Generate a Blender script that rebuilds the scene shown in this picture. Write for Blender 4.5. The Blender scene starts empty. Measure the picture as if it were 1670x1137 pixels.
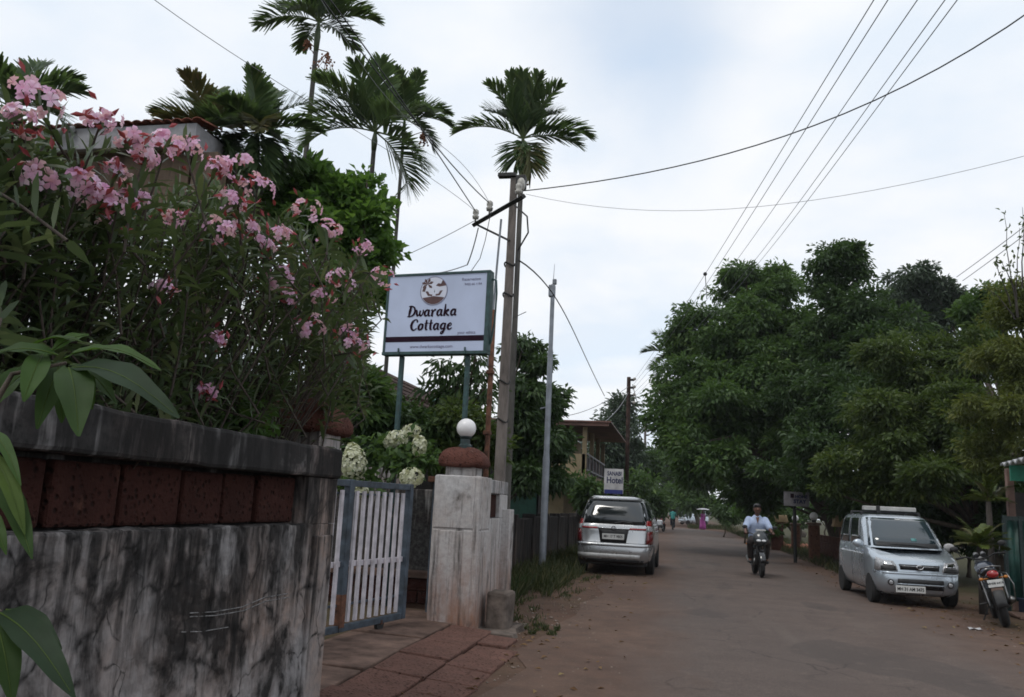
import bpy, math, random
import numpy as np
from mathutils import Vector, Matrix

R_ = math.radians
scene = bpy.context.scene
col = scene.collection

# ------------------------------------------------------------------ camera
IMG_W, IMG_H, FOC = 1670, 1137, 1350.0
CAM = np.array([0.0, 0.0, 1.5])
_yaw, _pitch, _roll = R_(11.5), R_(10.6), R_(2.7)
FW = np.array([-math.sin(_yaw) * math.cos(_pitch), math.cos(_yaw) * math.cos(_pitch), math.sin(_pitch)])
_r0 = np.array([math.cos(_yaw), math.sin(_yaw), 0.0])
_u0 = np.cross(_r0, FW)
RT = math.cos(_roll) * _r0 + math.sin(_roll) * _u0
UP = math.cos(_roll) * _u0 - math.sin(_roll) * _r0
cam = bpy.data.cameras.new('camera')
cam.sensor_width = 36.0
cam.lens = FOC / IMG_W * 36.0
cam.clip_start = 0.05
cam.clip_end = 3000
cam_ob = bpy.data.objects.new('camera', cam)
col.objects.link(cam_ob)
cam_ob.matrix_world = Matrix(((RT[0], UP[0], -FW[0], CAM[0]), (RT[1], UP[1], -FW[1], CAM[1]), (RT[2], UP[2], -FW[2], CAM[2]), (0, 0, 0, 1)))
scene.camera = cam_ob

# ------------------------------------------------------------------ light
SUN_EL, SUN_AZ = R_(62), R_(-150)      # azimuth measured from +Y towards +X
SKY_GAIN = (1.75, 2.35, 2.3)      # the blue seen through thin cloud is brighter than a clear sky's
world = bpy.data.worlds.new('World')
scene.world = world
world.use_nodes = True
wt = world.node_tree
wt.nodes.clear()
def wn(t, **k):
    n = wt.nodes.new(t)
    for a, b in k.items():
        setattr(n, a, b)
    return n
w_out = wn('ShaderNodeOutputWorld'); w_bg = wn('ShaderNodeBackground')
w_sky = wn('ShaderNodeTexSky', sky_type='NISHITA')
w_sky.sun_disc = False
w_sky.sun_elevation = SUN_EL
w_sky.sun_rotation = SUN_AZ
w_sky.air_density = 1.0; w_sky.dust_density = 0.4; w_sky.ozone_density = 2.0
w_tc = wn('ShaderNodeTexCoord')
w_sep = wn('ShaderNodeSeparateXYZ'); wt.links.new(w_tc.outputs['Generated'], w_sep.inputs[0])
# clouds on a flat layer: direction divided by its height
w_h = wn('ShaderNodeMath', operation='MAXIMUM'); w_h.inputs[1].default_value = 0.0
wt.links.new(w_sep.outputs['Z'], w_h.inputs[0])
w_h2 = wn('ShaderNodeMath', operation='ADD'); w_h2.inputs[1].default_value = 0.22
wt.links.new(w_h.outputs[0], w_h2.inputs[0])
w_div = wn('ShaderNodeVectorMath', operation='DIVIDE')
w_cmb = wn('ShaderNodeCombineXYZ')
for i in range(3):
    wt.links.new(w_h2.outputs[0], w_cmb.inputs[i])
wt.links.new(w_tc.outputs['Generated'], w_div.inputs[0]); wt.links.new(w_cmb.outputs[0], w_div.inputs[1])
w_map = wn('ShaderNodeMapping'); w_map.inputs['Location'].default_value = (0.0, 0.0, 0.0)
wt.links.new(w_div.outputs[0], w_map.inputs[0])
w_n1 = wn('ShaderNodeTexNoise'); w_n1.inputs['Scale'].default_value = 1.15; w_n1.inputs['Detail'].default_value = 6; w_n1.inputs['Roughness'].default_value = 0.5; w_n1.inputs['Distortion'].default_value = 0.35
wt.links.new(w_map.outputs[0], w_n1.inputs['Vector'])
w_r1 = wn('ShaderNodeValToRGB')
w_r1.color_ramp.elements[0].position = 0.28; w_r1.color_ramp.elements[0].color = (0.93, 0.93, 0.93, 1)
w_r1.color_ramp.elements[1].position = 0.50; w_r1.color_ramp.elements[1].color = (1, 1, 1, 1)
wt.links.new(w_n1.outputs['Fac'], w_r1.inputs[0])
w_n2 = wn('ShaderNodeTexNoise'); w_n2.inputs['Scale'].default_value = 2.3; w_n2.inputs['Detail'].default_value = 5; w_n2.inputs['Roughness'].default_value = 0.48
wt.links.new(w_map.outputs[0], w_n2.inputs['Vector'])
w_r2 = wn('ShaderNodeValToRGB')
w_r2.color_ramp.elements[0].position = 0.40; w_r2.color_ramp.elements[0].color = (8.15, 8.95, 9.95, 1)
w_r2.color_ramp.elements[1].position = 0.60; w_r2.color_ramp.elements[1].color = (9.75, 9.95, 10.25, 1)
wt.links.new(w_n2.outputs['Fac'], w_r2.inputs[0])
# a thin place in the cloud deck, high over the road, where the blue comes through
_gap = FW + RT * (1075 - IMG_W / 2) / FOC - UP * (78 - IMG_H / 2) / FOC
_gap = _gap / np.linalg.norm(_gap)
w_nd = wn('ShaderNodeTexNoise'); w_nd.inputs['Scale'].default_value = 5.0; w_nd.inputs['Detail'].default_value = 5
wt.links.new(w_tc.outputs['Generated'], w_nd.inputs['Vector'])
w_wob = wn('ShaderNodeVectorMath', operation='MULTIPLY_ADD'); w_wob.inputs[1].default_value = (0.2, 0.2, 0.2)
w_off = wn('ShaderNodeVectorMath', operation='ADD'); w_off.inputs[1].default_value = (-0.1, -0.1, -0.1)
wt.links.new(w_tc.outputs['Generated'], w_off.inputs[0])
wt.links.new(w_nd.outputs['Color'], w_wob.inputs[0]); wt.links.new(w_off.outputs[0], w_wob.inputs[2])
w_dst = wn('ShaderNodeVectorMath', operation='DISTANCE'); w_dst.inputs[1].default_value = [float(v) for v in _gap]
wt.links.new(w_wob.outputs[0], w_dst.inputs[0])
w_gr = wn('ShaderNodeMapRange', interpolation_type='SMOOTHSTEP'); w_gr.inputs['From Min'].default_value = 0.02; w_gr.inputs['From Max'].default_value = 0.20
w_gr.inputs['To Min'].default_value = 0.62; w_gr.inputs['To Max'].default_value = 1.0
wt.links.new(w_dst.outputs['Value'], w_gr.inputs[0])
w_cov = wn('ShaderNodeMath', operation='MULTIPLY'); wt.links.new(w_r1.outputs[0], w_cov.inputs[0]); wt.links.new(w_gr.outputs[0], w_cov.inputs[1])
w_mix = wn('ShaderNodeMix', data_type='RGBA')
wt.links.new(w_cov.outputs[0], w_mix.inputs[0])
w_gain = wn('ShaderNodeVectorMath', operation='MULTIPLY'); w_gain.inputs[1].default_value = SKY_GAIN
wt.links.new(w_sky.outputs[0], w_gain.inputs[0]); wt.links.new(w_gain.outputs[0], w_mix.inputs[6]); wt.links.new(w_r2.outputs[0], w_mix.inputs[7])
wt.links.new(w_mix.outputs[2], w_bg.inputs['Color'])
w_bg.inputs['Strength'].default_value = 0.1
wt.links.new(w_bg.outputs[0], w_out.inputs[0])

sun = bpy.data.lights.new('sun', 'SUN')
sun.energy = 1.0; sun.angle = R_(16); sun.color = (1.0, 0.96, 0.9)
sun_ob = bpy.data.objects.new('sun', sun); col.objects.link(sun_ob)
sd = Vector((math.sin(SUN_AZ) * math.cos(SUN_EL), math.cos(SUN_AZ) * math.cos(SUN_EL), math.sin(SUN_EL)))
sun_ob.rotation_euler = sd.to_track_quat('Z', 'Y').to_euler()
sun_ob.location = (0, 0, 30)
scene.view_settings.view_transform = 'Standard'
scene.view_settings.look = 'None'
scene.view_settings.exposure = 0.0
scene.view_settings.gamma = 1.0
scene.view_settings.use_curve_mapping = False
scene.render.engine = 'CYCLES'
scene.cycles.max_bounces = 6
scene.cycles.transparent_max_bounces = 6
scene.cycles.filter_width = 1.7

# ------------------------------------------------------------------ where things stand (photo ray -> place)
def _ray(x, y):
    return FW + RT * (x - IMG_W / 2) / FOC - UP * (y - IMG_H / 2) / FOC
def at(x, y, Y):
    d = _ray(x, y); return CAM + d * Y / d[1]
def atX(x, y, X):
    d = _ray(x, y); return CAM + d * X / d[0]
def gnd(x, y, z=0.0):
    d = _ray(x, y); return CAM + d * (z - CAM[2]) / d[2]
def mpp(p):                                  # metres per photo pixel at a place
    return float(np.dot(np.asarray(p) - CAM, FW)) / FOC

# ------------------------------------------------------------------ object helpers
def tag(o, label=None, cat=None, group=None, kind=None):
    if label: o['label'] = label
    if cat: o['category'] = cat
    if group: o['group'] = group
    if kind: o['kind'] = kind
    return o
def thing(name, label, cat, loc=(0, 0, 0), rotz=0.0, group=None):
    o = bpy.data.objects.new(name, None)
    o.empty_display_size = 0.2
    col.objects.link(o)
    o.location = [float(v) for v in loc]; o.rotation_euler = (0, 0, rotz)
    return tag(o, label, cat, group)
def copy_tree(o, parent=None):
    c = o.copy(); col.objects.link(c); c.parent = parent
    for ch in list(o.children):
        copy_tree(ch, c)
    return c

class MB:
    """collects shapes, builds ONE mesh object"""
    def __init__(s):
        s.v = []; s.f = []; s.m = []; s.n = 0; s.mi = 0
    def add(s, verts, faces, M=None):
        verts = np.asarray(verts, float).reshape(-1, 3)
        if M is not None:
            M = np.array(M); verts = verts @ M[:3, :3].T + M[:3, 3]
        s.v.append(verts)
        for f in faces:
            s.f.append([i + s.n for i in f]); s.m.append(s.mi)
        s.n += len(verts)
        return s
    def box(s, c, d, rz=0.0, M=None):
        x, y, z = [k / 2 for k in d]
        v = np.array([[-x, -y, -z], [x, -y, -z], [x, y, -z], [-x, y, -z], [-x, -y, z], [x, -y, z], [x, y, z], [-x, y, z]])
        if rz:
            a, b = math.cos(rz), math.sin(rz); v = v @ np.array([[a, b, 0], [-b, a, 0], [0, 0, 1]])
        v = v + np.array(c)
        return s.add(v, [(0, 3, 2, 1), (4, 5, 6, 7), (0, 1, 5, 4), (1, 2, 6, 5), (2, 3, 7, 6), (3, 0, 4, 7)], M)
    def box2(s, a, b, M=None):
        a, b = np.minimum(a, b), np.maximum(a, b)
        return s.box((a + b) / 2, b - a, 0, M)
    def tube(s, pts, r, n=8, cap=True, M=None):
        pts = np.asarray(pts, float); k = len(pts)
        r = np.full(k, r) if np.isscalar(r) else np.asarray(r, float)
        t = np.gradient(pts, axis=0); t /= np.linalg.norm(t, axis=1)[:, None] + 1e-12
        ref = np.array([0, 0, 1.0]) if abs(t[0][2]) < 0.9 else np.array([1.0, 0, 0])
        u = np.cross(t[0], ref); u /= np.linalg.norm(u)
        ang = np.arange(n) * 2 * math.pi / n
        V = []
        for i in range(k):
            u = u - t[i] * np.dot(u, t[i]); u /= np.linalg.norm(u) + 1e-12
            w = np.cross(t[i], u)
            V.append(pts[i] + r[i] * (np.cos(ang)[:, None] * u + np.sin(ang)[:, None] * w))
        F = [(i * n + j, i * n + (j + 1) % n, (i + 1) * n + (j + 1) % n, (i + 1) * n + j) for i in range(k - 1) for j in range(n)]
        if cap:
            F += [tuple(range(n - 1, -1, -1)), tuple((k - 1) * n + j for j in range(n))]
        return s.add(np.vstack(V), F, M)
    def cyl(s, a, b, r0, r1=None, n=12, M=None):
        return s.tube([a, b], [r0, r0 if r1 is None else r1], n, True, M)
    def lathe(s, prof, n=20, c=(0, 0, 0), axis='Z', M=None):
        ang = np.arange(n) * 2 * math.pi / n; V = []
        for r, z in prof:
            ring = np.stack([np.cos(ang) * r, np.sin(ang) * r, np.full(n, z)], 1)
            V.append(ring)
        V = np.vstack(V)
        if axis == 'X': V = V[:, [2, 0, 1]]
        if axis == 'Y': V = V[:, [1, 2, 0]]
        k = len(prof)
        F = [(i * n + j, i * n + (j + 1) % n, (i + 1) * n + (j + 1) % n, (i + 1) * n + j) for i in range(k - 1) for j in range(n)]
        if prof[0][0] > 1e-6: F.append(tuple(range(n - 1, -1, -1)))
        if prof[-1][0] > 1e-6: F.append(tuple((k - 1) * n + j for j in range(n)))
        return s.add(V + np.array(c), F, M)
    def sphere(s, c, r, n=16, M=None):
        r = np.ones(3) * r
        prof = [(math.sin(a), -math.cos(a)) for a in np.linspace(0.0, math.pi, n // 2 + 1)]
        T = np.diag([r[0], r[1], r[2], 1.0]); T[:3, 3] = c
        if M is not None: T = np.array(M) @ T
        return s.lathe([(max(p[0], 1e-5), p[1]) for p in prof], n, (0, 0, 0), 'Z', T)
    def prism(s, poly, z0, z1, M=None):
        n = len(poly)
        V = [(x, y, z0) for x, y in poly] + [(x, y, z1) for x, y in poly]
        F = [tuple(range(n - 1, -1, -1)), tuple(range(n, 2 * n))] + [(i, (i + 1) % n, n + (i + 1) % n, n + i) for i in range(n)]
        return s.add(V, F, M)
    def loft(s, rings, cap=True, M=None, closed=True):
        n = len(rings[0]); k = len(rings)
        m = n if closed else n - 1
        F = [(i * n + j, i * n + (j + 1) % n, (i + 1) * n + (j + 1) % n, (i + 1) * n + j) for i in range(k - 1) for j in range(m)]
        if cap: F += [tuple(range(n - 1, -1, -1)), tuple((k - 1) * n + j for j in range(n))]
        return s.add(np.vstack(rings), F, M)
    def grid(s, P, M=None):
        P = np.asarray(P); a, b = P.shape[:2]
        F = [(i * b + j, i * b + j + 1, (i + 1) * b + j + 1, (i + 1) * b + j) for i in range(a - 1) for j in range(b - 1)]
        return s.add(P.reshape(-1, 3), F, M)
    def build(s, name, mat, parent=None, loc=None, smooth=False, bevel=0.0, subsurf=0, solid=0.0, seg=2, world=False, auto=None):
        me = bpy.data.meshes.new(name)
        V = np.vstack(s.v)
        off = np.zeros(3)
        if world and parent is not None:
            off = np.array(parent['_wloc']) if '_wloc' in parent else np.array(parent.location)
        elif loc is not None:
            off = np.array(loc, float)
        V = V - off
        me.from_pydata(V.tolist(), [], s.f)
        mats = mat if isinstance(mat, (list, tuple)) else [mat]
        for m in mats: me.materials.append(m)
        if len(mats) > 1: me.polygons.foreach_set('material_index', s.m)
        if smooth: me.polygons.foreach_set('use_smooth', [True] * len(me.polygons))
        me.validate(); me.update()
        o = bpy.data.objects.new(name, me); col.objects.link(o)
        if parent is not None: o.parent = parent
        elif loc is not None: o.location = [float(v) for v in loc]
        if auto and smooth:
            me.set_sharp_from_angle(angle=R_(auto))
        if solid:
            md = o.modifiers.new('s', 'SOLIDIFY'); md.thickness = solid; md.offset = 1
        if bevel:
            md = o.modifiers.new('b', 'BEVEL'); md.width = bevel; md.segments = seg; md.limit_method = 'ANGLE'; md.angle_limit = R_(35)
        if subsurf:
            md = o.modifiers.new('u', 'SUBSURF'); md.levels = subsurf; md.render_levels = subsurf
        return o

def np_mesh(name, V, F, mat, parent=None, rnd=None, loc=None, smooth=False):
    """fast mesh from arrays; F is (n,k) with equal k"""
    me = bpy.data.meshes.new(name)
    V = np.asarray(V, np.float32)
    if loc is not None: V = V - np.asarray(loc, np.float32)
    F = np.asarray(F, np.int32); n, k = F.shape
    me.vertices.add(len(V)); me.vertices.foreach_set('co', V.ravel())
    me.loops.add(n * k); me.loops.foreach_set('vertex_index', F.ravel())
    me.polygons.add(n); me.polygons.foreach_set('loop_start', np.arange(0, n * k, k, dtype=np.int32))
    if smooth: me.polygons.foreach_set('use_smooth', np.ones(n, bool))
    me.update(calc_edges=True)
    if rnd is not None:
        a = me.attributes.new('rnd', 'FLOAT', 'POINT'); a.data.foreach_set('value', np.asarray(rnd, np.float32))
    me.materials.append(mat)
    o = bpy.data.objects.new(name, me); col.objects.link(o)
    if parent is not None: o.parent = parent
    elif loc is not None: o.location = [float(v) for v in loc]
    return o

_DTEX = {}
def weather(o, strength=.01, size=.12, levels=4):
    """worn, uneven faces and edges"""
    if size not in _DTEX:
        tx = bpy.data.textures.new('wear', 'CLOUDS'); tx.noise_scale = size; tx.noise_depth = 4; _DTEX[size] = tx
    md = o.modifiers.new('sub', 'SUBSURF'); md.subdivision_type = 'SIMPLE'; md.levels = levels; md.render_levels = levels
    md = o.modifiers.new('wear', 'DISPLACE'); md.texture = _DTEX[size]; md.strength = strength; md.mid_level = .5; md.texture_coords = 'LOCAL'
    return o
def bake(o, name=None):
    """replace an object's mesh by its evaluated mesh (applies modifiers)"""
    dg = bpy.context.evaluated_depsgraph_get(); dg.update()
    me = bpy.data.meshes.new_from_object(o.evaluated_get(dg))
    o.modifiers.clear(); o.data = me
    return o
def cut(o, cutters):
    for c in cutters:
        md = o.modifiers.new('c', 'BOOLEAN'); md.operation = 'DIFFERENCE'; md.object = c; md.solver = 'EXACT'
    bake(o)
    for c in cutters:
        bpy.data.objects.remove(c)
    return o

# ------------------------------------------------------------------ materials
_M = {}
class NT:
    def __init__(s, name):
        s.mat = bpy.data.materials.new(name); s.mat.use_nodes = True
        s.t = s.mat.node_tree; s.b = s.t.nodes['Principled BSDF']; s.out = s.t.nodes['Material Output']
        s.tc = s.t.nodes.new('ShaderNodeTexCoord')
    def n(s, t, **k):
        n = s.t.nodes.new(t)
        for a, b in k.items(): setattr(n, a, b)
        return n
    def l(s, a, b): s.t.links.new(a, b)
    def noise(s, scale, detail=4, rough=0.55, stretch=None, dist=0.0, vec=None):
        n = s.n('ShaderNodeTexNoise'); n.inputs['Scale'].default_value = scale; n.inputs['Detail'].default_value = detail
        n.inputs['Roughness'].default_value = rough; n.inputs['Distortion'].default_value = dist
        v = vec or s.tc.outputs['Object']
        if stretch:
            m = s.n('ShaderNodeMapping'); m.inputs['Scale'].default_value = stretch; s.l(v, m.inputs[0]); v = m.outputs[0]
        s.l(v, n.inputs['Vector'])
        return n.outputs['Fac']
    def ramp(s, fac, stops):
        r = s.n('ShaderNodeValToRGB'); e = r.color_ramp.elements
        while len(e) < len(stops): e.new(0.5)
        for q, (p, c) in zip(e, stops):
            q.position = p; q.color = (c, c, c, 1) if np.isscalar(c) else (*c[:3], 1)
        s.l(fac, r.inputs[0]); return r.outputs[0]
    def mix(s, fac, a, b, mode='MIX'):
        m = s.n('ShaderNodeMix', data_type='RGBA', blend_type=mode)
        for i, x in ((0, fac), (6, a), (7, b)):
            if hasattr(x, 'is_linked') or hasattr(x, 'links'): s.l(x, m.inputs[i])
            elif i == 0: m.inputs[0].default_value = x
            else: m.inputs[i].default_value = (*x[:3], 1)
        return m.outputs[2]
    def math(s, op, a, b=None):
        m = s.n('ShaderNodeMath', operation=op)
        for i, x in ((0, a), (1, b)):
            if x is None: continue
            if np.isscalar(x): m.inputs[i].default_value = x
            else: s.l(x, m.inputs[i])
        return m.outputs[0]
    def sep(s, which='Object'):
        q = s.n('ShaderNodeSeparateXYZ'); s.l(s.tc.outputs[which], q.inputs[0]); return q.outputs
    def bump(s, h, strength=0.3, dist=0.01):
        b = s.n('ShaderNodeBump'); b.inputs['Strength'].default_value = strength; b.inputs['Distance'].default_value = dist
        s.l(h, b.inputs['Height']); s.l(b.outputs[0], s.b.inputs['Normal'])
    def color(s, c):
        if hasattr(c, 'links'): s.l(c, s.b.inputs['Base Color'])
        else: s.b.inputs['Base Color'].default_value = (*c[:3], 1)
    def set(s, **k):
        for a, v in k.items(): s.b.inputs[a.replace('_', ' ')].default_value = v
        return s

def plain(name, c, rough=0.6, metal=0.0, var=0.12, scale=12, bump=0.0, spec=0.5, coat=0.0):
    """a colour with slight uneven wear"""
    if name in _M: return _M[name]
    t = NT(name)
    f = t.noise(scale, 5, 0.6)
    d = [max(0, x * (1 - 2.2 * var)) for x in c]; b = [x * (1 + var) for x in c]
    t.color(t.ramp(f, [(0.3, d), (0.7, b)]))
    t.set(Roughness=rough, Metallic=metal)
    t.b.inputs['Specular IOR Level'].default_value = spec
    if coat: t.b.inputs['Coat Weight'].default_value = coat; t.b.inputs['Coat Roughness'].default_value = 0.05
    if bump: t.bump(t.noise(scale * 4, 4), bump, 0.01)
    _M[name] = t.mat; return t.mat

def leafmat(name, c1, c2, trans=0.3, rough=0.45, c3=None, spec=0.35):
    t = NT(name)
    a = t.n('ShaderNodeAttribute', attribute_name='rnd')
    st = [(0.0, c1), (0.75, c2)]
    st.append((1.0, c3 if c3 else [x * 1.25 for x in c2]))
    cc = t.ramp(a.outputs['Fac'], st)
    t.color(cc); t.set(Roughness=rough); t.b.inputs['Specular IOR Level'].default_value = spec
    tr = t.n('ShaderNodeBsdfTranslucent')
    t.l(t.mix(0.5, cc, (c2[0] * 1.6, c2[1] * 1.6, c2[2] * 0.7)), tr.inputs['Color'])
    m = t.n('ShaderNodeMixShader'); m.inputs[0].default_value = trans
    t.l(t.b.outputs[0], m.inputs[1]); t.l(tr.outputs[0], m.inputs[2]); t.l(m.outputs[0], t.out.inputs[0])
    return t.mat

def bark(name, c, scale=6.0):
    t = NT(name)
    f = t.noise(scale, 6, 0.65, (3, 3, 0.7))
    t.color(t.ramp(f, [(0.3, [x * 0.45 for x in c]), (0.55, c), (0.8, [x * 1.4 for x in c])]))
    t.set(Roughness=0.9); t.bump(f, 0.6, 0.02)
    return t.mat

def weathered(name, light, pink, dark=(0.012, 0.011, 0.011), algae_top=1.3, algae_soft=0.5, streak=0.52, cracks=True, rust=None, zscale=1.0, mould=0):
    """old lime plaster: streaks of black algae running down, crack veins, damp patches"""
    t = NT(name)
    o = t.sep()
    big = t.noise(1.6, 5, 0.6)
    c = t.mix(t.ramp(big, [(0.42, 0.0), (0.66, 1.0)]), light, pink)
    fine = t.noise(22, 6, 0.65)
    c = t.mix(t.ramp(fine, [(0.35, 0.55), (0.6, 0.0)]), c, [x * 0.55 for x in light])
    if rust:
        rm = t.math('MULTIPLY', t.ramp(t.math('DIVIDE', o[2], rust[1]), [(0.0, 1.0), (1.0, 0.0)]), t.ramp(t.noise(5, 5, 0.6, (1.6, 1.6, 0.6)), [(0.3, 0.2), (0.62, 1.0)]))
        c = t.mix(rm, c, rust[0])
    st = t.noise(2.2, 6, 0.62, (4.5, 4.5, 0.35))
    st2 = t.noise(9.0, 5, 0.6, (3.2, 3.2, 0.25))
    hgt = t.math('MULTIPLY', t.math('SUBTRACT', o[2], algae_top), algae_soft)
    s = t.math('ADD', t.math('ADD', t.math('MULTIPLY', st, 0.7), t.math('MULTIPLY', st2, 0.3)), hgt)
    m = t.ramp(s, [(streak - 0.05, 0.0), (streak + 0.09, 1.0)])
    m = t.math('MULTIPLY', m, t.ramp(fine, [(0.25, 1.0), (0.8, 0.72)]))
    c = t.mix(m, c, dark)
    if mould:
        mm = t.math('ADD', t.math('MULTIPLY', t.noise(2.1, 6, 0.66, (1, 1, 0.7), 0.6), 0.75), t.math('MULTIPLY', t.noise(11, 5, 0.65), 0.25))
        mk = t.ramp(mm, [(mould - 0.04, 0.0), (mould + 0.07, 0.92)])
        c = t.mix(mk, c, [x * 1.6 for x in dark])
    if cracks:
        wv = t.n('ShaderNodeMixRGB') if False else None
        d = t.n('ShaderNodeTexNoise'); d.inputs['Scale'].default_value = 5; d.inputs['Detail'].default_value = 3
        t.l(t.tc.outputs['Object'], d.inputs['Vector'])
        ad = t.n('ShaderNodeVectorMath', operation='MULTIPLY_ADD')
        t.l(d.outputs['Color'], ad.inputs[0]); ad.inputs[1].default_value = (0.22, 0.22, 0.22); t.l(t.tc.outputs['Object'], ad.inputs[2])
        mp = t.n('ShaderNodeMapping'); mp.inputs['Scale'].default_value = (1.0, 1.0, 0.62); t.l(ad.outputs[0], mp.inputs[0])
        vo = t.n('ShaderNodeTexVoronoi', feature='DISTANCE_TO_EDGE'); vo.inputs['Scale'].default_value = 5.2
        t.l(mp.outputs[0], vo.inputs['Vector'])
        w = t.math('MULTIPLY', t.ramp(t.noise(2.6, 4), [(0.36, 0.0), (0.56, 1.0)]), 0.12)
        w = t.math('ADD', w, 0.004)
        k = t.math('DIVIDE', vo.outputs['Distance'], w)
        km = t.ramp(k, [(0.1, 0.92), (0.4, 0.55), (1.4, 0.0)])
        km = t.math('MULTIPLY', km, t.ramp(t.noise(7, 5, 0.7), [(0.40, 0.12), (0.6, 1.0)]))
        c = t.mix(km, c, dark)
    t.color(c); t.set(Roughness=0.92); t.b.inputs['Specular IOR Level'].default_value = 0.2
    t.bump(t.math('ADD', t.math('MULTIPLY', fine, 0.5), t.math('MULTIPLY', st2, 0.5)), 0.5, 0.012)
    return t.mat

def laterite(name, c=(0.16, 0.05, 0.03), hole=(0.03, 0.012, 0.008), pale=(0.3, 0.15, 0.1), scale=26, dusty=0.0):
    t = NT(name)
    v = t.n('ShaderNodeTexVoronoi'); v.inputs['Scale'].default_value = scale; t.l(t.tc.outputs['Object'], v.inputs['Vector'])
    f = t.noise(scale * 0.6, 6, 0.7)
    m = t.math('MULTIPLY', t.ramp(v.outputs['Distance'], [(0.1, 1.0), (0.45, 0.0)]), t.ramp(f, [(0.4, 0.0), (0.6, 1.0)]))
    cc = t.mix(t.ramp(t.noise(5, 5), [(0.35, 0.0), (0.7, 1.0)]), c, [x * 1.5 for x in c])
    cc = t.mix(t.ramp(t.noise(11, 5), [(0.62, 0.0), (0.75, 0.7)]), cc, pale)
    if dusty: cc = t.mix(dusty, cc, pale)
    t.color(t.mix(m, cc, hole)); t.set(Roughness=0.95); t.b.inputs['Specular IOR Level'].default_value = 0.15
    t.bump(t.math('SUBTRACT', f, m), 0.9, 0.02)
    return t.mat

def glossy_paint(name, c, metal=0.6, rough=0.32, coat=0.6):
    t = NT(name)
    o = t.noise(3, 5, 0.6)
    t.color(t.ramp(o, [(0.3, [x * 0.94 for x in c]), (0.7, c)]))
    t.set(Metallic=metal); t.l(t.ramp(t.noise(2.5, 4), [(0.3, rough * 0.92), (0.7, rough * 1.15)]), t.b.inputs['Roughness'])
    t.b.inputs['Coat Weight'].default_value = coat; t.b.inputs['Coat Roughness'].default_value = 0.08
    return t.mat

def glassmat(name, c=(0.012, 0.016, 0.018), rough=0.04, spec=0.7):
    t = NT(name); t.color(c); t.set(Roughness=rough); t.b.inputs['Specular IOR Level'].default_value = spec
    t.b.inputs['Coat Weight'].default_value = 0.6; t.b.inputs['Coat Roughness'].default_value = 0.02
    t.l(t.ramp(t.noise(6, 5), [(0.35, rough), (0.8, rough + 0.12)]), t.b.inputs['Roughness'])
    return t.mat

# ------------------------------------------------------------------ lettering
def text_mesh(s, size, mat, parent, M, name='lettering', align='CENTER', bold=0.0, sx=1.0):
    cu = bpy.data.curves.new(name, 'FONT'); cu.body = s; cu.size = size; cu.align_x = align; cu.align_y = 'CENTER'
    cu.extrude = 0.0015; cu.offset = bold; cu.resolution_u = 3
    tmp = bpy.data.objects.new('tmp', cu); col.objects.link(tmp)
    dg = bpy.context.evaluated_depsgraph_get(); dg.update()
    me = bpy.data.meshes.new_from_object(tmp.evaluated_get(dg))
    bpy.data.objects.remove(tmp); bpy.data.curves.remove(cu)
    me.transform(Matrix.Diagonal((sx, 1, 1, 1))); me.transform(Matrix(M)); me.materials.clear(); me.materials.append(mat)
    me.name = name
    o = bpy.data.objects.new(name, me); col.objects.link(o); o.parent = parent
    return o
# text planes: facing -Y (towards the camera), and others
FACE_MY = Matrix(((1, 0, 0, 0), (0, 0, -1, 0), (0, 1, 0, 0), (0, 0, 0, 1)))
def face_my(x, y, z): return Matrix.Translation((x, y, z)) @ FACE_MY

# ------------------------------------------------------------------ leaves
def _norm(a): return a / (np.linalg.norm(a, axis=1)[:, None] + 1e-9)
def leaf_arrays(C, D, L, W, rng, fold=0.25, nref=None):
    """rhombic leaves folded on the midrib: base C, axis D, length L, width W"""
    n = len(C); L = np.broadcast_to(L, (n,))[:, None]; W = np.broadcast_to(W, (n,))[:, None]
    D = _norm(D)
    ref = rng.normal(size=(n, 3)) * 0.6 + np.array([0, 0, 1.0]) if nref is None else nref
    S = _norm(np.cross(D, ref)); N = np.cross(S, D)
    mid = C + D * L * 0.45
    V = np.empty((n, 4, 3))
    V[:, 0] = C
    V[:, 1] = mid + S * W * 0.5 + N * W * fold
    V[:, 2] = C + D * L - N * L * 0.12
    V[:, 3] = mid - S * W * 0.5 + N * W * fold
    b = (np.arange(n) * 4)[:, None]
    F = np.concatenate([b + np.array([[0, 1, 2]]), b + np.array([[0, 2, 3]])], 0)
    return V.reshape(-1, 3), F
def rnd_attr(r, k=4): return np.repeat(r, k)

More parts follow.
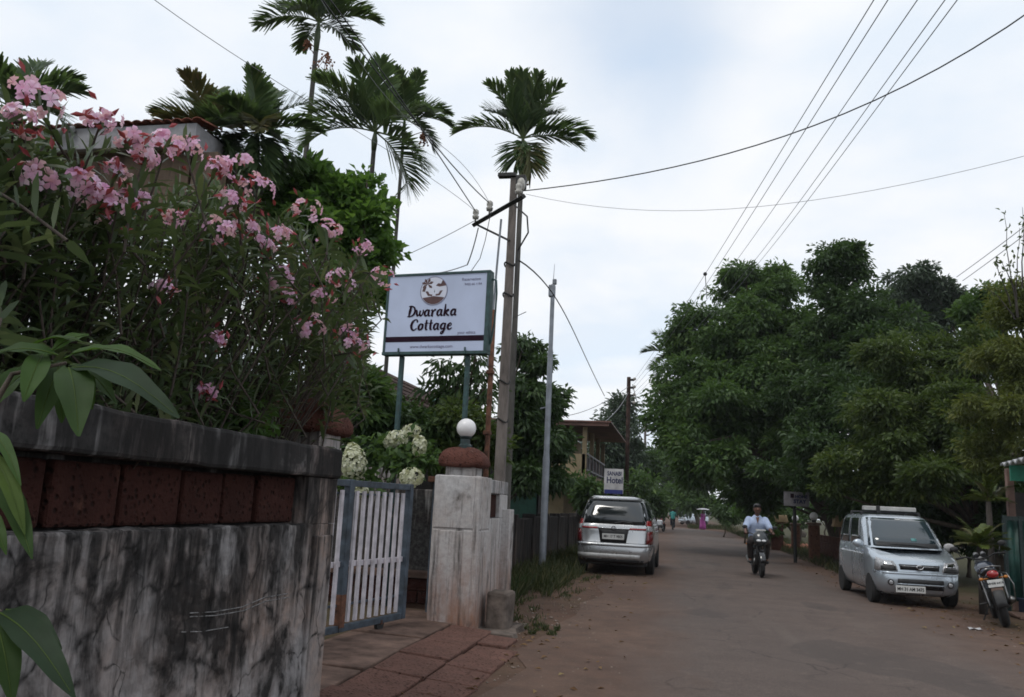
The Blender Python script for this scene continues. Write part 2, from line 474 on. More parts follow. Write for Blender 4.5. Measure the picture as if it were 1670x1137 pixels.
def crown_points(blobs, n, rng, inner=0.55):
    """clump centres spread through the outer volume of a union of ellipsoids"""
    B = np.array(blobs, float)
    w = (B[:, 3] * B[:, 4] + B[:, 4] * B[:, 5] + B[:, 3] * B[:, 5]); w /= w.sum()
    k = rng.choice(len(B), n, p=w)
    d = _norm(rng.normal(size=(n, 3)))
    r = inner + (1.06 - inner) * rng.random(n) ** 0.6
    return B[k, :3] + d * r[:, None] * B[k, 3:6], d, k
def foliage(name, blobs, n_clumps, per, leaf, clump_r, mat, parent, seed, loc, aspect=0.42, droop=0.35, inner=0.55, flat=0.7, kind=None, lump=0):
    rng = np.random.default_rng(seed)
    if lump:
        sub = []
        for (cx, cy, cz, ax, ay, az) in blobs:
            sub.append((cx, cy, cz, ax * .55, ay * .55, az * .55))
            for _ in range(lump):
                u = rng.normal(size=3); u /= np.linalg.norm(u); f = rng.uniform(.17, .42); r = rng.uniform(.60, .96)
                if rng.random() < .3: f *= .7; r += .22
                sub.append((cx + u[0] * ax * r, cy + u[1] * ay * r, cz + u[2] * az * r, ax * f, ay * f, az * f))
        blobs = sub
    P, d, k = crown_points(blobs, n_clumps, rng, inner)
    sz = clump_r * (0.6 + 0.8 * rng.random(n_clumps))
    idx = np.repeat(np.arange(n_clumps), per)
    off = rng.normal(size=(len(idx), 3)) * np.array([1, 1, flat])
    off = _norm(off) * (rng.random(len(idx)) ** 0.5)[:, None] * np.array([1, 1, flat])
    C = P[idx] + off * sz[idx][:, None]
    D = off * 1.0 + d[idx] * 0.5 + rng.normal(size=C.shape) * 0.5
    D[:, 2] -= droop
    L = leaf * (0.65 + 0.7 * rng.random(len(idx)))
    V, F = leaf_arrays(C, D, L, L * aspect, rng)
    cr = rng.random(n_clumps)
    r = np.clip(0.55 * cr[idx] + 0.45 * rng.random(len(idx)), 0, 1)
    o = np_mesh(name, V, F, mat, parent, rnd_attr(r), loc)
    if kind: o['kind'] = kind
    return o, P
def limbs(name, base, top, tips, r0, mat, parent, loc, seed, n=7, rt=0.02):
    """a tapered, slightly crooked trunk with limbs that reach the given points"""
    rng = np.random.default_rng(seed); m = MB()
    base = np.array(base, float); top = np.array(top, float)
    k = 8; t = np.linspace(0, 1, k)
    pts = base + (top - base) * t[:, None]
    L = np.linalg.norm(top - base)
    wob = np.cumsum(rng.normal(size=(k, 3)) * 0.025 * L, 0) * np.sin(t * math.pi)[:, None]; wob[:, 2] *= 0.2
    pts = pts + wob
    rad = r0 * (1 - 0.55 * t); rad[0] *= 1.35
    m.tube(pts, rad, n + 2)
    for q in tips:
        s = 0.45 + 0.55 * rng.random(); i = min(k - 2, int(s * (k - 1))); a = pts[i]
        q = np.array(q, float); tt = np.linspace(0, 1, 6)[:, None]
        mid = (a + q) / 2 + rng.normal(size=3) * 0.08 * np.linalg.norm(q - a) + np.array([0, 0, 0.1 * np.linalg.norm(q - a)])
        c = (1 - tt) ** 2 * a + 2 * tt * (1 - tt) * mid + tt ** 2 * q
        m.tube(c, np.linspace(rad[i] * 0.55, rt, 6), n - 1, False)
    return m.build(name, mat, parent, loc, smooth=True, world=False) if parent is None else _local(m, name, mat, parent, loc)
def _local(m, name, mat, parent, loc):
    m.v = [v - np.array(loc, float) for v in m.v]
    return m.build(name, mat, parent, smooth=True)
# ------------------------------------------------------------------ ground, road, driveway
def dirt_nodes(t):
    a = t.noise(0.35, 6, 0.6); b = t.noise(3.2, 6, 0.65); c = t.noise(40, 5, 0.7)
    k = t.mix(t.ramp(a, [(0.35, 0.0), (0.68, 1.0)]), (0.088, 0.050, 0.036), (0.138, 0.086, 0.062))
    k = t.mix(t.ramp(b, [(0.4, 0.0), (0.75, 0.65)]), k, (0.05, 0.034, 0.026))
    k = t.mix(t.ramp(c, [(0.58, 0.0), (0.72, 0.6)]), k, (0.2, 0.155, 0.12))
    return k, c, b
def make_ground_mat():
    t = NT('dirt_ground'); k, c, b = dirt_nodes(t)
    o = t.sep()
    ax = t.math('ABSOLUTE', t.math('SUBTRACT', o[0], 1.4))
    g = t.math('ADD', t.math('MULTIPLY', t.noise(0.5, 5, 0.6), 3.2), t.math('MULTIPLY', ax, 0.42))
    gm = t.ramp(g, [(0.52, 0.0), (0.66, 1.0)])
    m = t.n('ShaderNodeMapRange'); m.inputs['From Min'].default_value = 2.9; m.inputs['From Max'].default_value = 4.2; t.l(g, m.inputs[0])
    k = t.mix(m.outputs[0], k, t.mix(t.noise(9, 4), (0.03, 0.035, 0.014), (0.07, 0.06, 0.03)))
    t.color(k); t.set(Roughness=0.95); t.b.inputs['Specular IOR Level'].default_value = 0.15
    t.bump(t.math('ADD', t.math('MULTIPLY', c, 0.4), b), 0.7, 0.03)
    return t.mat
def make_road_mat():
    t = NT('worn_asphalt'); k, c, b = dirt_nodes(t)
    o = t.sep()
    f = t.noise(90, 4, 0.7); mid = t.noise(1.3, 6, 0.62); big = t.noise(0.22, 4, 0.5, (1.6, 0.5, 1))
    trk = t.noise(0.9, 5, 0.6, (1.8, 0.14, 1))
    a = t.mix(t.ramp(mid, [(0.3, 0.0), (0.7, 1.0)]), (0.086, 0.061, 0.051), (0.131, 0.096, 0.08))
    a = t.mix(t.ramp(big, [(0.4, 0.0), (0.62, 0.7)]), a, (0.09, 0.071, 0.063))
    a = t.mix(t.ramp(trk, [(0.55, 0.0), (0.7, 0.5)]), a, (0.14, 0.112, 0.094))
    a = t.mix(t.ramp(f, [(0.32, 0.7), (0.5, 0.0)]), a, (0.03, 0.026, 0.024))
    a = t.mix(t.ramp(f, [(0.58, 0.0), (0.72, 0.65)]), a, (0.25, 0.215, 0.19))
    a = t.mix(t.ramp(t.noise(28, 4, 0.75), [(0.56, 0.0), (0.68, 0.5)]), a, (0.05, 0.04, 0.036))
    # hairline cracks, a few tarred patches
    dn = t.n('ShaderNodeTexNoise'); dn.inputs['Scale'].default_value = 2.0; dn.inputs['Detail'].default_value = 4; t.l(t.tc.outputs['Object'], dn.inputs['Vector'])
    dv = t.n('ShaderNodeVectorMath', operation='MULTIPLY_ADD'); t.l(dn.outputs['Color'], dv.inputs[0]); dv.inputs[1].default_value = (.5, .5, .5); t.l(t.tc.outputs['Object'], dv.inputs[2])
    vo = t.n('ShaderNodeTexVoronoi', feature='DISTANCE_TO_EDGE'); vo.inputs['Scale'].default_value = .8; t.l(dv.outputs[0], vo.inputs['Vector'])
    ck = t.math('MULTIPLY', t.ramp(vo.outputs['Distance'], [(0.004, 1.0), (0.016, 0.0)]), t.ramp(t.noise(.6, 3), [(0.48, 0.0), (0.6, 0.75)]))
    a = t.mix(ck, a, (0.035, 0.028, 0.025))
    pt = t.noise(0.7, 3, 0.4, (1.0, 0.45, 1), 1.2)
    a = t.mix(t.ramp(pt, [(0.60, 0.0), (0.635, 0.55)]), a, (0.06, 0.048, 0.043))
    a = t.mix(t.ramp(t.noise(5.5, 5, 0.7), [(0.55, 0.0), (0.72, 0.4)]), a, (0.16, 0.12, 0.1))
    # dust washed in from the shoulders
    l = t.math('SUBTRACT', -0.3, o[0]); r = t.math('SUBTRACT', o[0], 3.75)
    e = t.math('MAXIMUM', l, r)
    e = t.math('ADD', e, t.math('MULTIPLY', t.math('SUBTRACT', t.noise(0.8, 6, 0.65, (1.4, 0.45, 1)), 0.5), 1.9))
    e = t.math('ADD', e, t.math('MULTIPLY', t.math('SUBTRACT', b, 0.5), 0.5))
    mr = t.n('ShaderNodeMapRange'); mr.inputs['From Min'].default_value = -0.55; mr.inputs['From Max'].default_value = 0.3; t.l(e, mr.inputs[0])
    cc = t.mix(mr.outputs[0], a, k)
    t.color(cc); t.set(Roughness=0.88); t.b.inputs['Specular IOR Level'].default_value = 0.3
    t.bump(t.math('ADD', t.math('MULTIPLY', f, 0.5), t.math('MULTIPLY', c, 0.5)), 0.55, 0.012)
    return t.mat
M_GROUND = make_ground_mat(); M_ROAD = make_road_mat()

g = MB()
xs = [-300, -120, -40, -20, -10, -5, 0, 5, 10, 20, 40, 120, 300]; ys = [-60, -10, 0, 10, 20, 30, 40, 60, 80, 100, 150, 300, 700]
g.grid([[(x, y, 0.0) for x in xs] for y in ys][::-1])
tag(g.build('ground', M_GROUND), 'reddish brown dirt ground beside the road', None, kind='structure')
rr = np.random.default_rng(5)
m = MB(); P = []
for y in np.concatenate([np.arange(-8, 60, 0.8), np.arange(60, 130, 3)]):
    bend = 0.0 if y < 62 else -0.012 * (y - 62) ** 2
    jl, jr = rr.normal() * 0.09, rr.normal() * 0.09
    P.append([(-1.45 + jl + bend, y, 0.006), (1.4 + bend, y, 0.022), (4.5 + jr + bend, y, 0.006)])
m.grid(np.array(P)[:, ::1])
tag(m.build('road', M_ROAD), 'worn brownish asphalt village road with dusty edges', None, kind='structure')

# driveway apron: threshold strip and rows of laterite slabs
M_SLAB = laterite('laterite_slab', (0.095, 0.047, 0.037), (0.03, 0.016, 0.012), (0.16, 0.105, 0.085), 30, 0.2)
M_CONC = plain('old_concrete', (0.135, 0.088, 0.07), 0.92, 0, 0.28, 4, 0.5, 0.2)
def apron_z(x): return 0.012 + 0.108 * min(1.0, max(0.0, (-1.55 - x) / 1.35))
bed = MB()
P = [[(x, y, apron_z(x) - 0.045 if x > -3.3 else 0.1) for x in (-1.5, -1.8, -2.1, -2.4, -2.9, -3.3, -9.0)] for y in (4.8, 7.5, 9.6, 10.8)]
bed.grid(P)
bed_o = tag(bed.build('driveway', M_GROUND), 'sloping driveway of laterite slabs in front of the gate', None, kind='structure')
rs = random.Random(3)
def slab(x0, x1, y0, y1, mat, name, th=0.05):
    mm = MB(); j = lambda: rs.uniform(-0.018, 0.018)
    dz = rs.uniform(-0.012, 0.012)
    top = [(x0 + j(), y0 + j(), apron_z(x0) + dz + j() * 0.4), (x1 + j(), y0 + j(), apron_z(x1) + dz + j() * 0.4), (x1 + j(), y1 + j(), apron_z(x1) + dz + j() * 0.4), (x0 + j(), y1 + j(), apron_z(x0) + dz + j() * 0.4)]
    bot = [(p[0], p[1], p[2] - th) for p in top]
    mm.add(bot + top, [(0, 3, 2, 1), (4, 5, 6, 7), (0, 1, 5, 4), (1, 2, 6, 5), (2, 3, 7, 6), (3, 0, 4, 7)])
    return mm.build(name, mat, bed_o, bevel=0.012)
y = 4.9
for y0, y1 in ((4.9, 6.9), (6.93, 8.6), (8.63, 10.5)):
    slab(-3.35, -2.56, y0, y1, M_CONC, 'threshold_slab', 0.06)
for x0, x1, st, w in ((-2.53, -2.05, 4.95, 0.62), (-2.02, -1.58, 5.1, 0.5)):
    y = st
    while y < (9.55 if x0 < -2.3 else 8.7):
        ww = w * rs.uniform(0.8, 1.25)
        slab(x0, x1, y, y + ww - 0.03, M_SLAB, 'paving_slab'); y += ww
# broken slab corner reaching to the pillar's foot
slab(-2.02, -1.72, 8.9, 9.5, M_SLAB, 'paving_slab')

# ------------------------------------------------------------------ near boundary wall
M_WALL = weathered('weathered_plaster', (0.275, 0.262, 0.262), (0.265, 0.2, 0.172), dark=(0.008, 0.0075, 0.0075), algae_top=0.95, algae_soft=0.18, streak=0.522, mould=0.525)
M_WALLTOP = weathered('mossy_shaded_coping', (0.25, 0.24, 0.24), (0.27, 0.19, 0.165), dark=(0.009, 0.0085, 0.0085), algae_top=0.0, algae_soft=0.0, streak=0.435, cracks=False, mould=0.44)  # black algae, made heavier to carry the oleander's shade as well
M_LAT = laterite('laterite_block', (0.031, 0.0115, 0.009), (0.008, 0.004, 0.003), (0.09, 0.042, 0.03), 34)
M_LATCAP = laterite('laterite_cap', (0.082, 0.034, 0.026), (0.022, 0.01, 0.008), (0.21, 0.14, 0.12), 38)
wall = thing('boundary_wall', 'black-streaked plaster boundary wall with a recessed band of red stone, under the oleander', 'wall', (-2.12, 1.8, 0))
X0, X1 = -2.27, -2.0
def rough_box(mm, a, b, nx=6, amp=0.006, seed=1):
    """box with slightly uneven long edges"""
    a = np.array(a, float); b = np.array(b, float); rng = np.random.default_rng(seed)
    k = max(2, int((b[1] - a[1]) / 0.12)); rings = []
    for y in np.linspace(a[1], b[1], k):
        j = rng.normal(size=(4, 2)) * amp
        rings.append(np.array([(a[0] + j[0, 0], y, a[2]), (b[0] + j[1, 0], y, a[2] + j[1, 1]), (b[0] + j[2, 0], y, b[2] + j[2, 1]), (a[0] + j[3, 0], y, b[2] + j[3, 1])]))
    mm.loft(rings[::-1]); return mm
weather(rough_box(MB(), (X0, -1.6, 0), (X1, 4.76, 1.335), amp=0.003).build('wall_panel', M_WALL, wall, world=True, bevel=0.008), .016, .09, 3)
MB().box2((X0, -1.6, 1.335), (X1 - 0.12, 4.36, 1.595)).build('recess_back', M_WALLTOP, wall, world=True)
MB().box2((X0, 4.36, 1.337), (X1 - 0.002, 4.758, 1.594)).build('end_post', M_WALL, wall, world=True)
rough_box(MB(), (X0, -1.6, 1.596), (X1 + 0.016, 4.772, 1.77), amp=0.003, seed=3).build('coping', M_WALLTOP, wall, world=True, bevel=0.018)
weather(wall.children[-1], .02, .07, 3)
MB().box2((X1 - 0.01, 4.47, 0), (X1 + 0.014, 4.73, 1.27)).build('pilaster_panel', M_WALL, wall, world=True, bevel=0.008)
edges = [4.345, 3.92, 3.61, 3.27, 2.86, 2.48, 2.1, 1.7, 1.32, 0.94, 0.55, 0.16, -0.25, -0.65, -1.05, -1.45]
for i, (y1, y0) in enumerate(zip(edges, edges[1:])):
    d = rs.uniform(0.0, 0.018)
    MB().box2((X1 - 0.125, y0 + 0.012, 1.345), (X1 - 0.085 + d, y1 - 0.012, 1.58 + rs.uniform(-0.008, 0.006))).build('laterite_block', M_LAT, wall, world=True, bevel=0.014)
# a pale line scratched in the plaster, as on the photograph
M_SCR = plain('pale_scratch', (0.2, 0.195, 0.195), 0.9, 0, 0.42, 25)
for pts in (((310, 1000), (350, 998), (395, 990), (430, 975), (470, 968)), ((310, 1006), (352, 1004), (398, 996), (432, 981), (472, 974)), ((296, 1031), (330, 1030), (372, 1023))):
    mm = MB(); mm.tube([atX(x, y, X1 + 0.0005) for x, y in pts], 0.0026, 5); mm.build('scratch_mark', M_SCR, wall, world=True)

# ------------------------------------------------------------------ gate pillars
def sq_ring(w, z, c, n=6, rnd=0.25):
    """rounded square outline"""
    a = np.arange(4 * n) * 2 * math.pi / (4 * n) + math.pi / 4
    e = 2 + 6 * (1 - rnd)
    x = np.sign(np.cos(a)) * np.abs(np.cos(a)) ** (2 / e); y = np.sign(np.sin(a)) * np.abs(np.sin(a)) ** (2 / e)
    return np.stack([c[0] + x * w / 2, c[1] + y * w / 2, np.full(len(a), z)], 1)
M_PIL = weathered('limewashed_pillar', (0.48, 0.465, 0.46), (0.37, 0.315, 0.285), dark=(0.05, 0.044, 0.04), algae_top=1.0, algae_soft=0.0, streak=0.57, cracks=False, rust=((0.25, 0.125, 0.08), 1.2), mould=0.575)
M_PIL2 = weathered('grey_pillar', (0.42, 0.41, 0.41), (0.35, 0.28, 0.25), algae_top=1.0, algae_soft=0.1, streak=0.56, cracks=False)
def cap_mesh(c, w, z0, h, seed, mat, parent):
    rng = np.random.default_rng(seed); rings = []
    for f, k, rn in ((0.80, 0.0, 0.2), (0.97, 0.06, 0.2), (1.0, 0.22, 0.25), (0.98, 0.42, 0.3), (0.84, 0.68, 0.4), (0.64, 0.88, 0.5), (0.4, 0.98, 0.6), (0.12, 1.0, 0.7)):
        r = sq_ring(w * f, z0 + h * k, c, 7, rn); r += rng.normal(size=r.shape) * 0.011 * (1 if f < 0.99 else 0.8); rings.append(r)
    mm = MB(); mm.loft(rings)
    return mm.build('pillar_cap', mat, parent, world=True, smooth=True, subsurf=1)
pr = thing('gate_pillar', 'whitewashed square gate pillar with grooved panel, red stone cap and globe lamp on top', 'pillar', (-2.57, 10.02, 0))
x0, x1, y0, y1 = -2.87, -2.27, 9.72, 10.32
MB().box2((x0 + .012, y0 + .012, 0), (x1 - .012, y1 - .012, 1.805)).build('shaft', M_PIL, pr, world=True, bevel=0.03)
weather(pr.children[-1], .012, .1, 4)
def plate(a, b, nm='face_plate', bev=0.012): return weather(MB().box2(a, b).build(nm, M_PIL, pr, world=True, bevel=bev), .008, .07, 3)
# plates leave a fine groove round a long panel on the road-end face
plate((x0 + .03, y0, 1.18), (x1 - .075, y0 + .03, 1.80))
plate((x0 + .03, y0, 0.0), (x0 + .11, y0 + .03, 1.165))
plate((x0 + .122, y0, 0.0), (x1 - .2, y0 + .03, 1.155), 'long_panel')
plate((x1 - .188, y0, 0.0), (x1 - .075, y0 + .03, 1.165))
plate((x1 - .03, y0 + .06, 0.0), (x1, y1 - .03, 1.16))
plate((x1 - .03, y0 + .06, 1.175), (x1, y1 - .03, 1.80))
MB().box2((-2.755, 9.835, 1.80), (-2.385, 10.205, 1.915)).build('neck', M_PIL, pr, world=True, bevel=0.012)
cap_mesh((-2.57, 10.02), 0.58, 1.905, 0.255, 4, M_LATCAP, pr)
pl = thing('gate_pillar', 'dark weathered gate pillar with red stone cap, behind the end of the streaked wall', 'pillar', (-2.7, 5.6, 0))
MB().box2((-2.96, 5.34, 0), (-2.46, 5.86, 1.80)).build('shaft', M_PIL2, pl, world=True, bevel=0.02)
MB().box2((-2.92, 5.4, 1.8), (-2.44, 5.8, 1.94)).build('neck', M_PIL2, pl, world=True, bevel=0.012)
cap_mesh((-2.69, 5.6), 0.66, 1.925, 0.25, 9, M_LATCAP, pl)
# globe lamp
M_GLOBE = plain('opal_globe', (0.78, 0.76, 0.76), 0.25, 0, 0.05, 5)
M_DKGREEN = plain('dark_green_metal', (0.012, 0.03, 0.03), 0.5, 0, 0.3, 20)
gl = thing('globe_lamp', 'white globe lamp on dark base atop the whitewashed gate pillar', 'lamp', (-2.57, 10.02, 2.15))
m = MB(); m.lathe([(0.085, -0.01), (0.085, 0.03), (0.06, 0.05), (0.055, 0.11), (0.075, 0.13), (0.075, 0.145)], 18, (0, 0, 0)); m.build('lamp_base', M_DKGREEN, gl, smooth=True, auto=40)
m = MB(); m.sphere((0, 0, 0.245), 0.122, 24); m.build('globe', M_GLOBE, gl, smooth=True)

# ------------------------------------------------------------------ wing wall, stone block, inner garden wall
wing = thing('wing_wall', 'short whitewashed wall with small red stone recess, behind the whitewashed gate pillar', 'wall', (-2.4, 10.95, 0))
MB().box2((-2.5, 10.3, 0), (-2.31, 11.56, 1.30)).build('lower_wall', M_PIL, wing, world=True, bevel=0.01)
MB().box2((-2.5, 10.3, 1.615), (-2.31, 11.56, 1.79)).build('beam', M_PIL2, wing, world=True, bevel=0.012)
MB().box2((-2.5, 11.05, 1.302), (-2.312, 11.558, 1.613)).build('end_post', M_PIL, wing, world=True, bevel=0.01)
MB().box2((-2.5, 10.302, 1.302), (-2.40, 11.05, 1.613)).build('recess_back', M_PIL2, wing, world=True)
for a, b in ((10.33, 10.68), (10.70, 11.03)):
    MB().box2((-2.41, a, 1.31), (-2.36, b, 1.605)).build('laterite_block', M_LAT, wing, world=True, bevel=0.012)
MB().box2((-2.33, 11.22, 0), (-2.2, 11.5, 1.42)).build('white_post', M_PIL, wing, world=True, bevel=0.01)
M_STONE = plain('grey_stone', (0.13, 0.105, 0.09), 0.95, 0, 0.3, 6, 0.8, 0.2)
blk = MB(); rough_box(blk, (-2.18, 9.98, 0), (-1.92, 10.36, 0.45), amp=0.02, seed=8)
tag(blk.build('stone_block', M_STONE, None, (-2.04, 10.2, 0), bevel=0.04), 'rough grey stone block at the foot of the whitewashed pillar', 'stone')
blk = MB(); rough_box(blk, (-2.3, 9.62, 0), (-1.8, 10.5, 0.055), amp=0.03, seed=11)
tag(blk.build('stone_slab', M_STONE, None, (-2.04, 10.0, 0), bevel=0.015), 'thin flat stone slab under the stone block by the pillar', 'stone')
iw = thing('garden_wall', 'mossy grey garden wall on a red stone plinth, seen through the gate', 'wall', (-5.2, 11.4, 0.1))
M_MOSS = weathered('mossy_wall', (0.36, 0.35, 0.34), (0.28, 0.22, 0.2), algae_top=1.5, algae_soft=-0.25, streak=0.46, cracks=False)
MB().box2((-9, 11.42, 0), (-3.08, 11.62, 1.64)).build('wall_panel', M_MOSS, iw, world=True, bevel=0.015)
MB().box2((-4.75, 11.40, 1.641), (-3.85, 11.63, 1.92)).build('raised_wall', M_PIL2, iw, world=True, bevel=0.015)
MB().box2((-9, 11.2, 0.44), (-3.06, 11.44, 0.53)).build('ledge', M_CONC, iw, world=True, bevel=0.012)
MB().box2((-9, 11.30, 0.0), (-3.1, 11.43, 0.439)).build('plinth_core', M_GROUND, iw, world=True)
for row in range(2):
    x = -3.1 - row * 0.17
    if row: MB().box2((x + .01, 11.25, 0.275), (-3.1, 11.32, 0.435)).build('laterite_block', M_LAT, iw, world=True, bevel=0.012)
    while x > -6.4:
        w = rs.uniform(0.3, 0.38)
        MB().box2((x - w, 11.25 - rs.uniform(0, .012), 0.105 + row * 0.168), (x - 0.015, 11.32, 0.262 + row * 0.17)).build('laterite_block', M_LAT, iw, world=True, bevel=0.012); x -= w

# ------------------------------------------------------------------ gate
M_BLUE = plain('blue_grey_paint', (0.048, 0.066, 0.088), 0.55, 0, 0.3, 9, 0.15)
M_WHITE = plain('white_picket_paint', (0.52, 0.485, 0.52), 0.55, 0, 0.16, 8)
M_RUST = plain('rust', (0.12, 0.05, 0.028), 0.9, 0, 0.35, 14, 0.5)
M_BLACK = plain('black_rubber', (0.012, 0.012, 0.012), 0.75, 0, 0.3, 20)
h0, h1 = np.array([-3.62, 6.1]), np.array([-3.0, 9.3])
ang = math.atan2(h1[1] - h0[1], h1[0] - h0[0]); GL = float(np.linalg.norm(h1 - h0))
gate = thing('gate_leaf', 'blue-framed metal gate with white pickets, standing ajar beside the whitewashed pillar', 'gate', (h0[0], h0[1], 0.12), ang)
def gbox(nm, a, b, mt, bev=0.006): return MB().box2(a, b).build(nm, mt, gate, bevel=bev)
for s0, s1 in ((0.0, 0.07), (1.93, 2.02), (GL - 0.075, GL)):
    gbox('stile', (s0, -0.035, 0.06), (s1, 0.035, 1.545), M_BLUE)
for z in (0.06, 1.475):
    for s0, s1 in ((0.072, 1.928), (2.022, GL - 0.077)):
        gbox('rail', (s0, -0.03, z), (s1, 0.03, z + 0.065), M_BLUE)
for s0, s1 in ((0.072, 1.928), (2.022, GL - 0.077)):
    gbox('cross_bar', (s0, 0.008, 0.68), (s1, 0.028, 0.735), M_WHITE, 0.003)
    gbox('cross_bar', (s0, 0.010, 0.30), (s1, 0.026, 0.325), M_BLUE, 0.003)
    gbox('cross_bar', (s0, 0.010, 1.395), (s1, 0.026, 1.415), M_BLUE, 0.003)
s = 0.19
while s < GL - 0.12:
    if abs(s - 1.975) > 0.085:
        a = rs.uniform(-0.008, 0.008)
        gbox('picket', (s - 0.024, -0.022, 0.145), (s + 0.024, 0.004, 1.44 + a), M_WHITE, 0.003)
    s += 0.137
gbox('rust_patch', (1.928, -0.0365, 0.1), (2.022, 0.0365, 0.42), M_RUST, 0.006)
m = MB(); m.lathe([(0.02, -0.02), (0.07, -0.02), (0.07, 0.02), (0.02, 0.02)], 16, (2.75, 0, 0.055), 'Y'); wl = m.build('castor_wheel', M_BLACK, gate)
gbox('castor_fork', (2.72, -0.03, 0.05), (2.78, 0.03, 0.1), M_RUST)
jb = thing('gate_post', 'slim blue gate post beside the whitewashed pillar', 'post', (-3.02, 10.42, 0.08))
MB().box((0, 0, 0.82), (0.085, 0.085, 1.64)).build('post', M_BLUE, jb, bevel=0.008)
MB().box((-0.03, -0.03, 1.68), (0.14, 0.12, 0.07)).build('latch', M_RUST, jb, bevel=0.008)
MB().box((0.06, 0.0, 1.2), (0.06, 0.05, 0.04)).build('hinge', M_RUST, jb, bevel=0.004)
MB().box((0.06, 0.0, 0.35), (0.06, 0.05, 0.04)).build('hinge', M_RUST, jb, bevel=0.004)

# ------------------------------------------------------------------ cottage sign board
M_PANEL = plain('sign_panel', (0.47, 0.53, 0.70), 0.35, 0, 0.06, 1.5)
M_TEAL = plain('teal_green_paint', (0.022, 0.062, 0.062), 0.5, 0, 0.25, 15)
M_INK = plain('dark_maroon_ink', (0.022, 0.009, 0.018), 0.9, 0, 0.1, 10, 0, .1)
M_INK2 = plain('brown_ink', (0.09, 0.04, 0.04), 0.6, 0, 0.15, 14)
M_INKG = plain('grey_ink', (0.17, 0.16, 0.25), 0.6, 0, 0.1, 10)
SA = R_(-7.5)
sc_ = at(712, 700, 10.75)
sg = thing('sign_board', 'pale blue Dwaraka Cottage sign board on two green posts', 'sign board', (-3.26, 10.75, 0), SA)
SW, Z0, Z1 = 1.52, 3.46, 4.60
MB().box((0, 0.0, (Z0 + Z1) / 2), (SW - .02, 0.12, Z1 - Z0 - .02)).build('panel', M_PANEL, sg)
for nm, c, d in (('frame_bar', (0, 0, Z1 - .01), (SW + .04, .15, .035)), ('frame_bar', (0, 0, Z0 + .01), (SW + .04, .15, .045)), ('frame_bar', (-SW / 2 + .005, 0, (Z0 + Z1) / 2), (.035, .148, Z1 - Z0 - .06)), ('frame_bar', (SW / 2 - .005, 0, (Z0 + Z1) / 2), (.055, .148, Z1 - Z0 - .06))):
    MB().box(c, d).build(nm, M_TEAL, sg, bevel=0.006)
for x in (-0.52, 0.47):
    MB().box2((x - .03, 0.02, 0.0), (x + .03, 0.08, Z0 - .015)).build('post', M_TEAL, sg, bevel=0.006)
    MB().box((x, -0.082, Z0 + .035), (0.022, 0.012, 0.09)).build('clip', M_TEAL, sg)
m = MB(); m.tube([(SW / 2 + .02, 0.02, Z1 - .1), (SW / 2 + .07, 0.03, Z1 - .12), (SW / 2 + .085, 0.03, Z1 - .3), (SW / 2 + .075, 0.03, 3.9), (SW / 2 + .03, 0.03, 3.6)], 0.014, 6); m.build('hook_rod', M_TEAL, sg)
YF = -0.0625
MB().box2((-SW / 2 + .02, YF - .002, 3.63), (SW / 2 - .035, YF + .004, 3.705)).build('dark_stripe', M_INK, sg)
def fm(x, z): return Matrix.Translation((x, YF, z)) @ FACE_MY
# hand-drawn swash letters: thick stems, thin joins. strokes of (x, y, half width)
GLY = {
 'D': (0.78, [[(.16, .0, .05), (.2, .5, .1), (.24, 1., .08)], [(.0, .02, .03), (.3, .0, .04), (.62, .16, .07), (.72, .5, .08), (.58, .86, .06), (.24, 1., .04), (.02, .94, .035)]]),
 'w': (0.82, [[(.0, .55, .03), (.1, .6, .05), (.14, .2, .08), (.24, .02, .05), (.38, .2, .035), (.44, .55, .07)], [(.4, .4, .06), (.44, .15, .07), (.54, .02, .05), (.7, .2, .04), (.74, .5, .05), (.68, .62, .04)]]),
 'a': (0.66, [[(.46, .5, .04), (.3, .62, .05), (.1, .45, .075), (.08, .18, .08), (.22, .0, .055), (.42, .2, .035)], [(.46, .62, .07), (.44, .25, .08), (.5, .03, .06), (.64, .08, .03)]]),
 'r': (0.56, [[(.0, .5, .03), (.12, .62, .05), (.16, .3, .08), (.15, .0, .08)], [(.2, .35, .03), (.34, .62, .05), (.46, .54, .075)], [(.1, .02, .03), (.26, .0, .04)]]),
 'k': (0.66, [[(.1, 1.08, .045), (.13, .5, .08), (.12, .0, .085)], [(.16, .3, .03), (.38, .6, .05), (.5, .52, .055), (.22, .32, .03)], [(.25, .32, .05), (.42, .08, .075), (.6, .03, .04)]]),
 'C': (0.74, [[(.62, .74, .07), (.58, .95, .045), (.4, 1., .04), (.14, .8, .08), (.06, .42, .1), (.2, .08, .08), (.42, .0, .05), (.66, .2, .03)]]),
 'o': (0.6, [[(.28, .62, .04), (.08, .42, .085), (.1, .12, .085), (.28, .0, .05), (.46, .2, .08), (.46, .45, .08), (.28, .62, .04), (.56, .5, .025)]]),
 't': (0.44, [[(.16, .95, .05), (.17, .4, .085), (.2, .06, .075), (.38, .06, .03)], [(.0, .6, .03), (.38, .64, .035)]]),
 'g': (0.66, [[(.46, .5, .04), (.3, .62, .05), (.1, .45, .075), (.08, .2, .08), (.24, .04, .055), (.42, .22, .035)], [(.48, .62, .07), (.46, .1, .08), (.38, -.3, .06), (.2, -.38, .045), (.14, -.22, .03), (.4, -.05, .03), (.62, .1, .025)]]),
 'e': (0.56, [[(.1, .3, .03), (.36, .36, .03), (.42, .52, .04), (.28, .63, .045), (.1, .42, .085), (.1, .14, .085), (.28, .0, .055), (.52, .18, .03)]]),
}
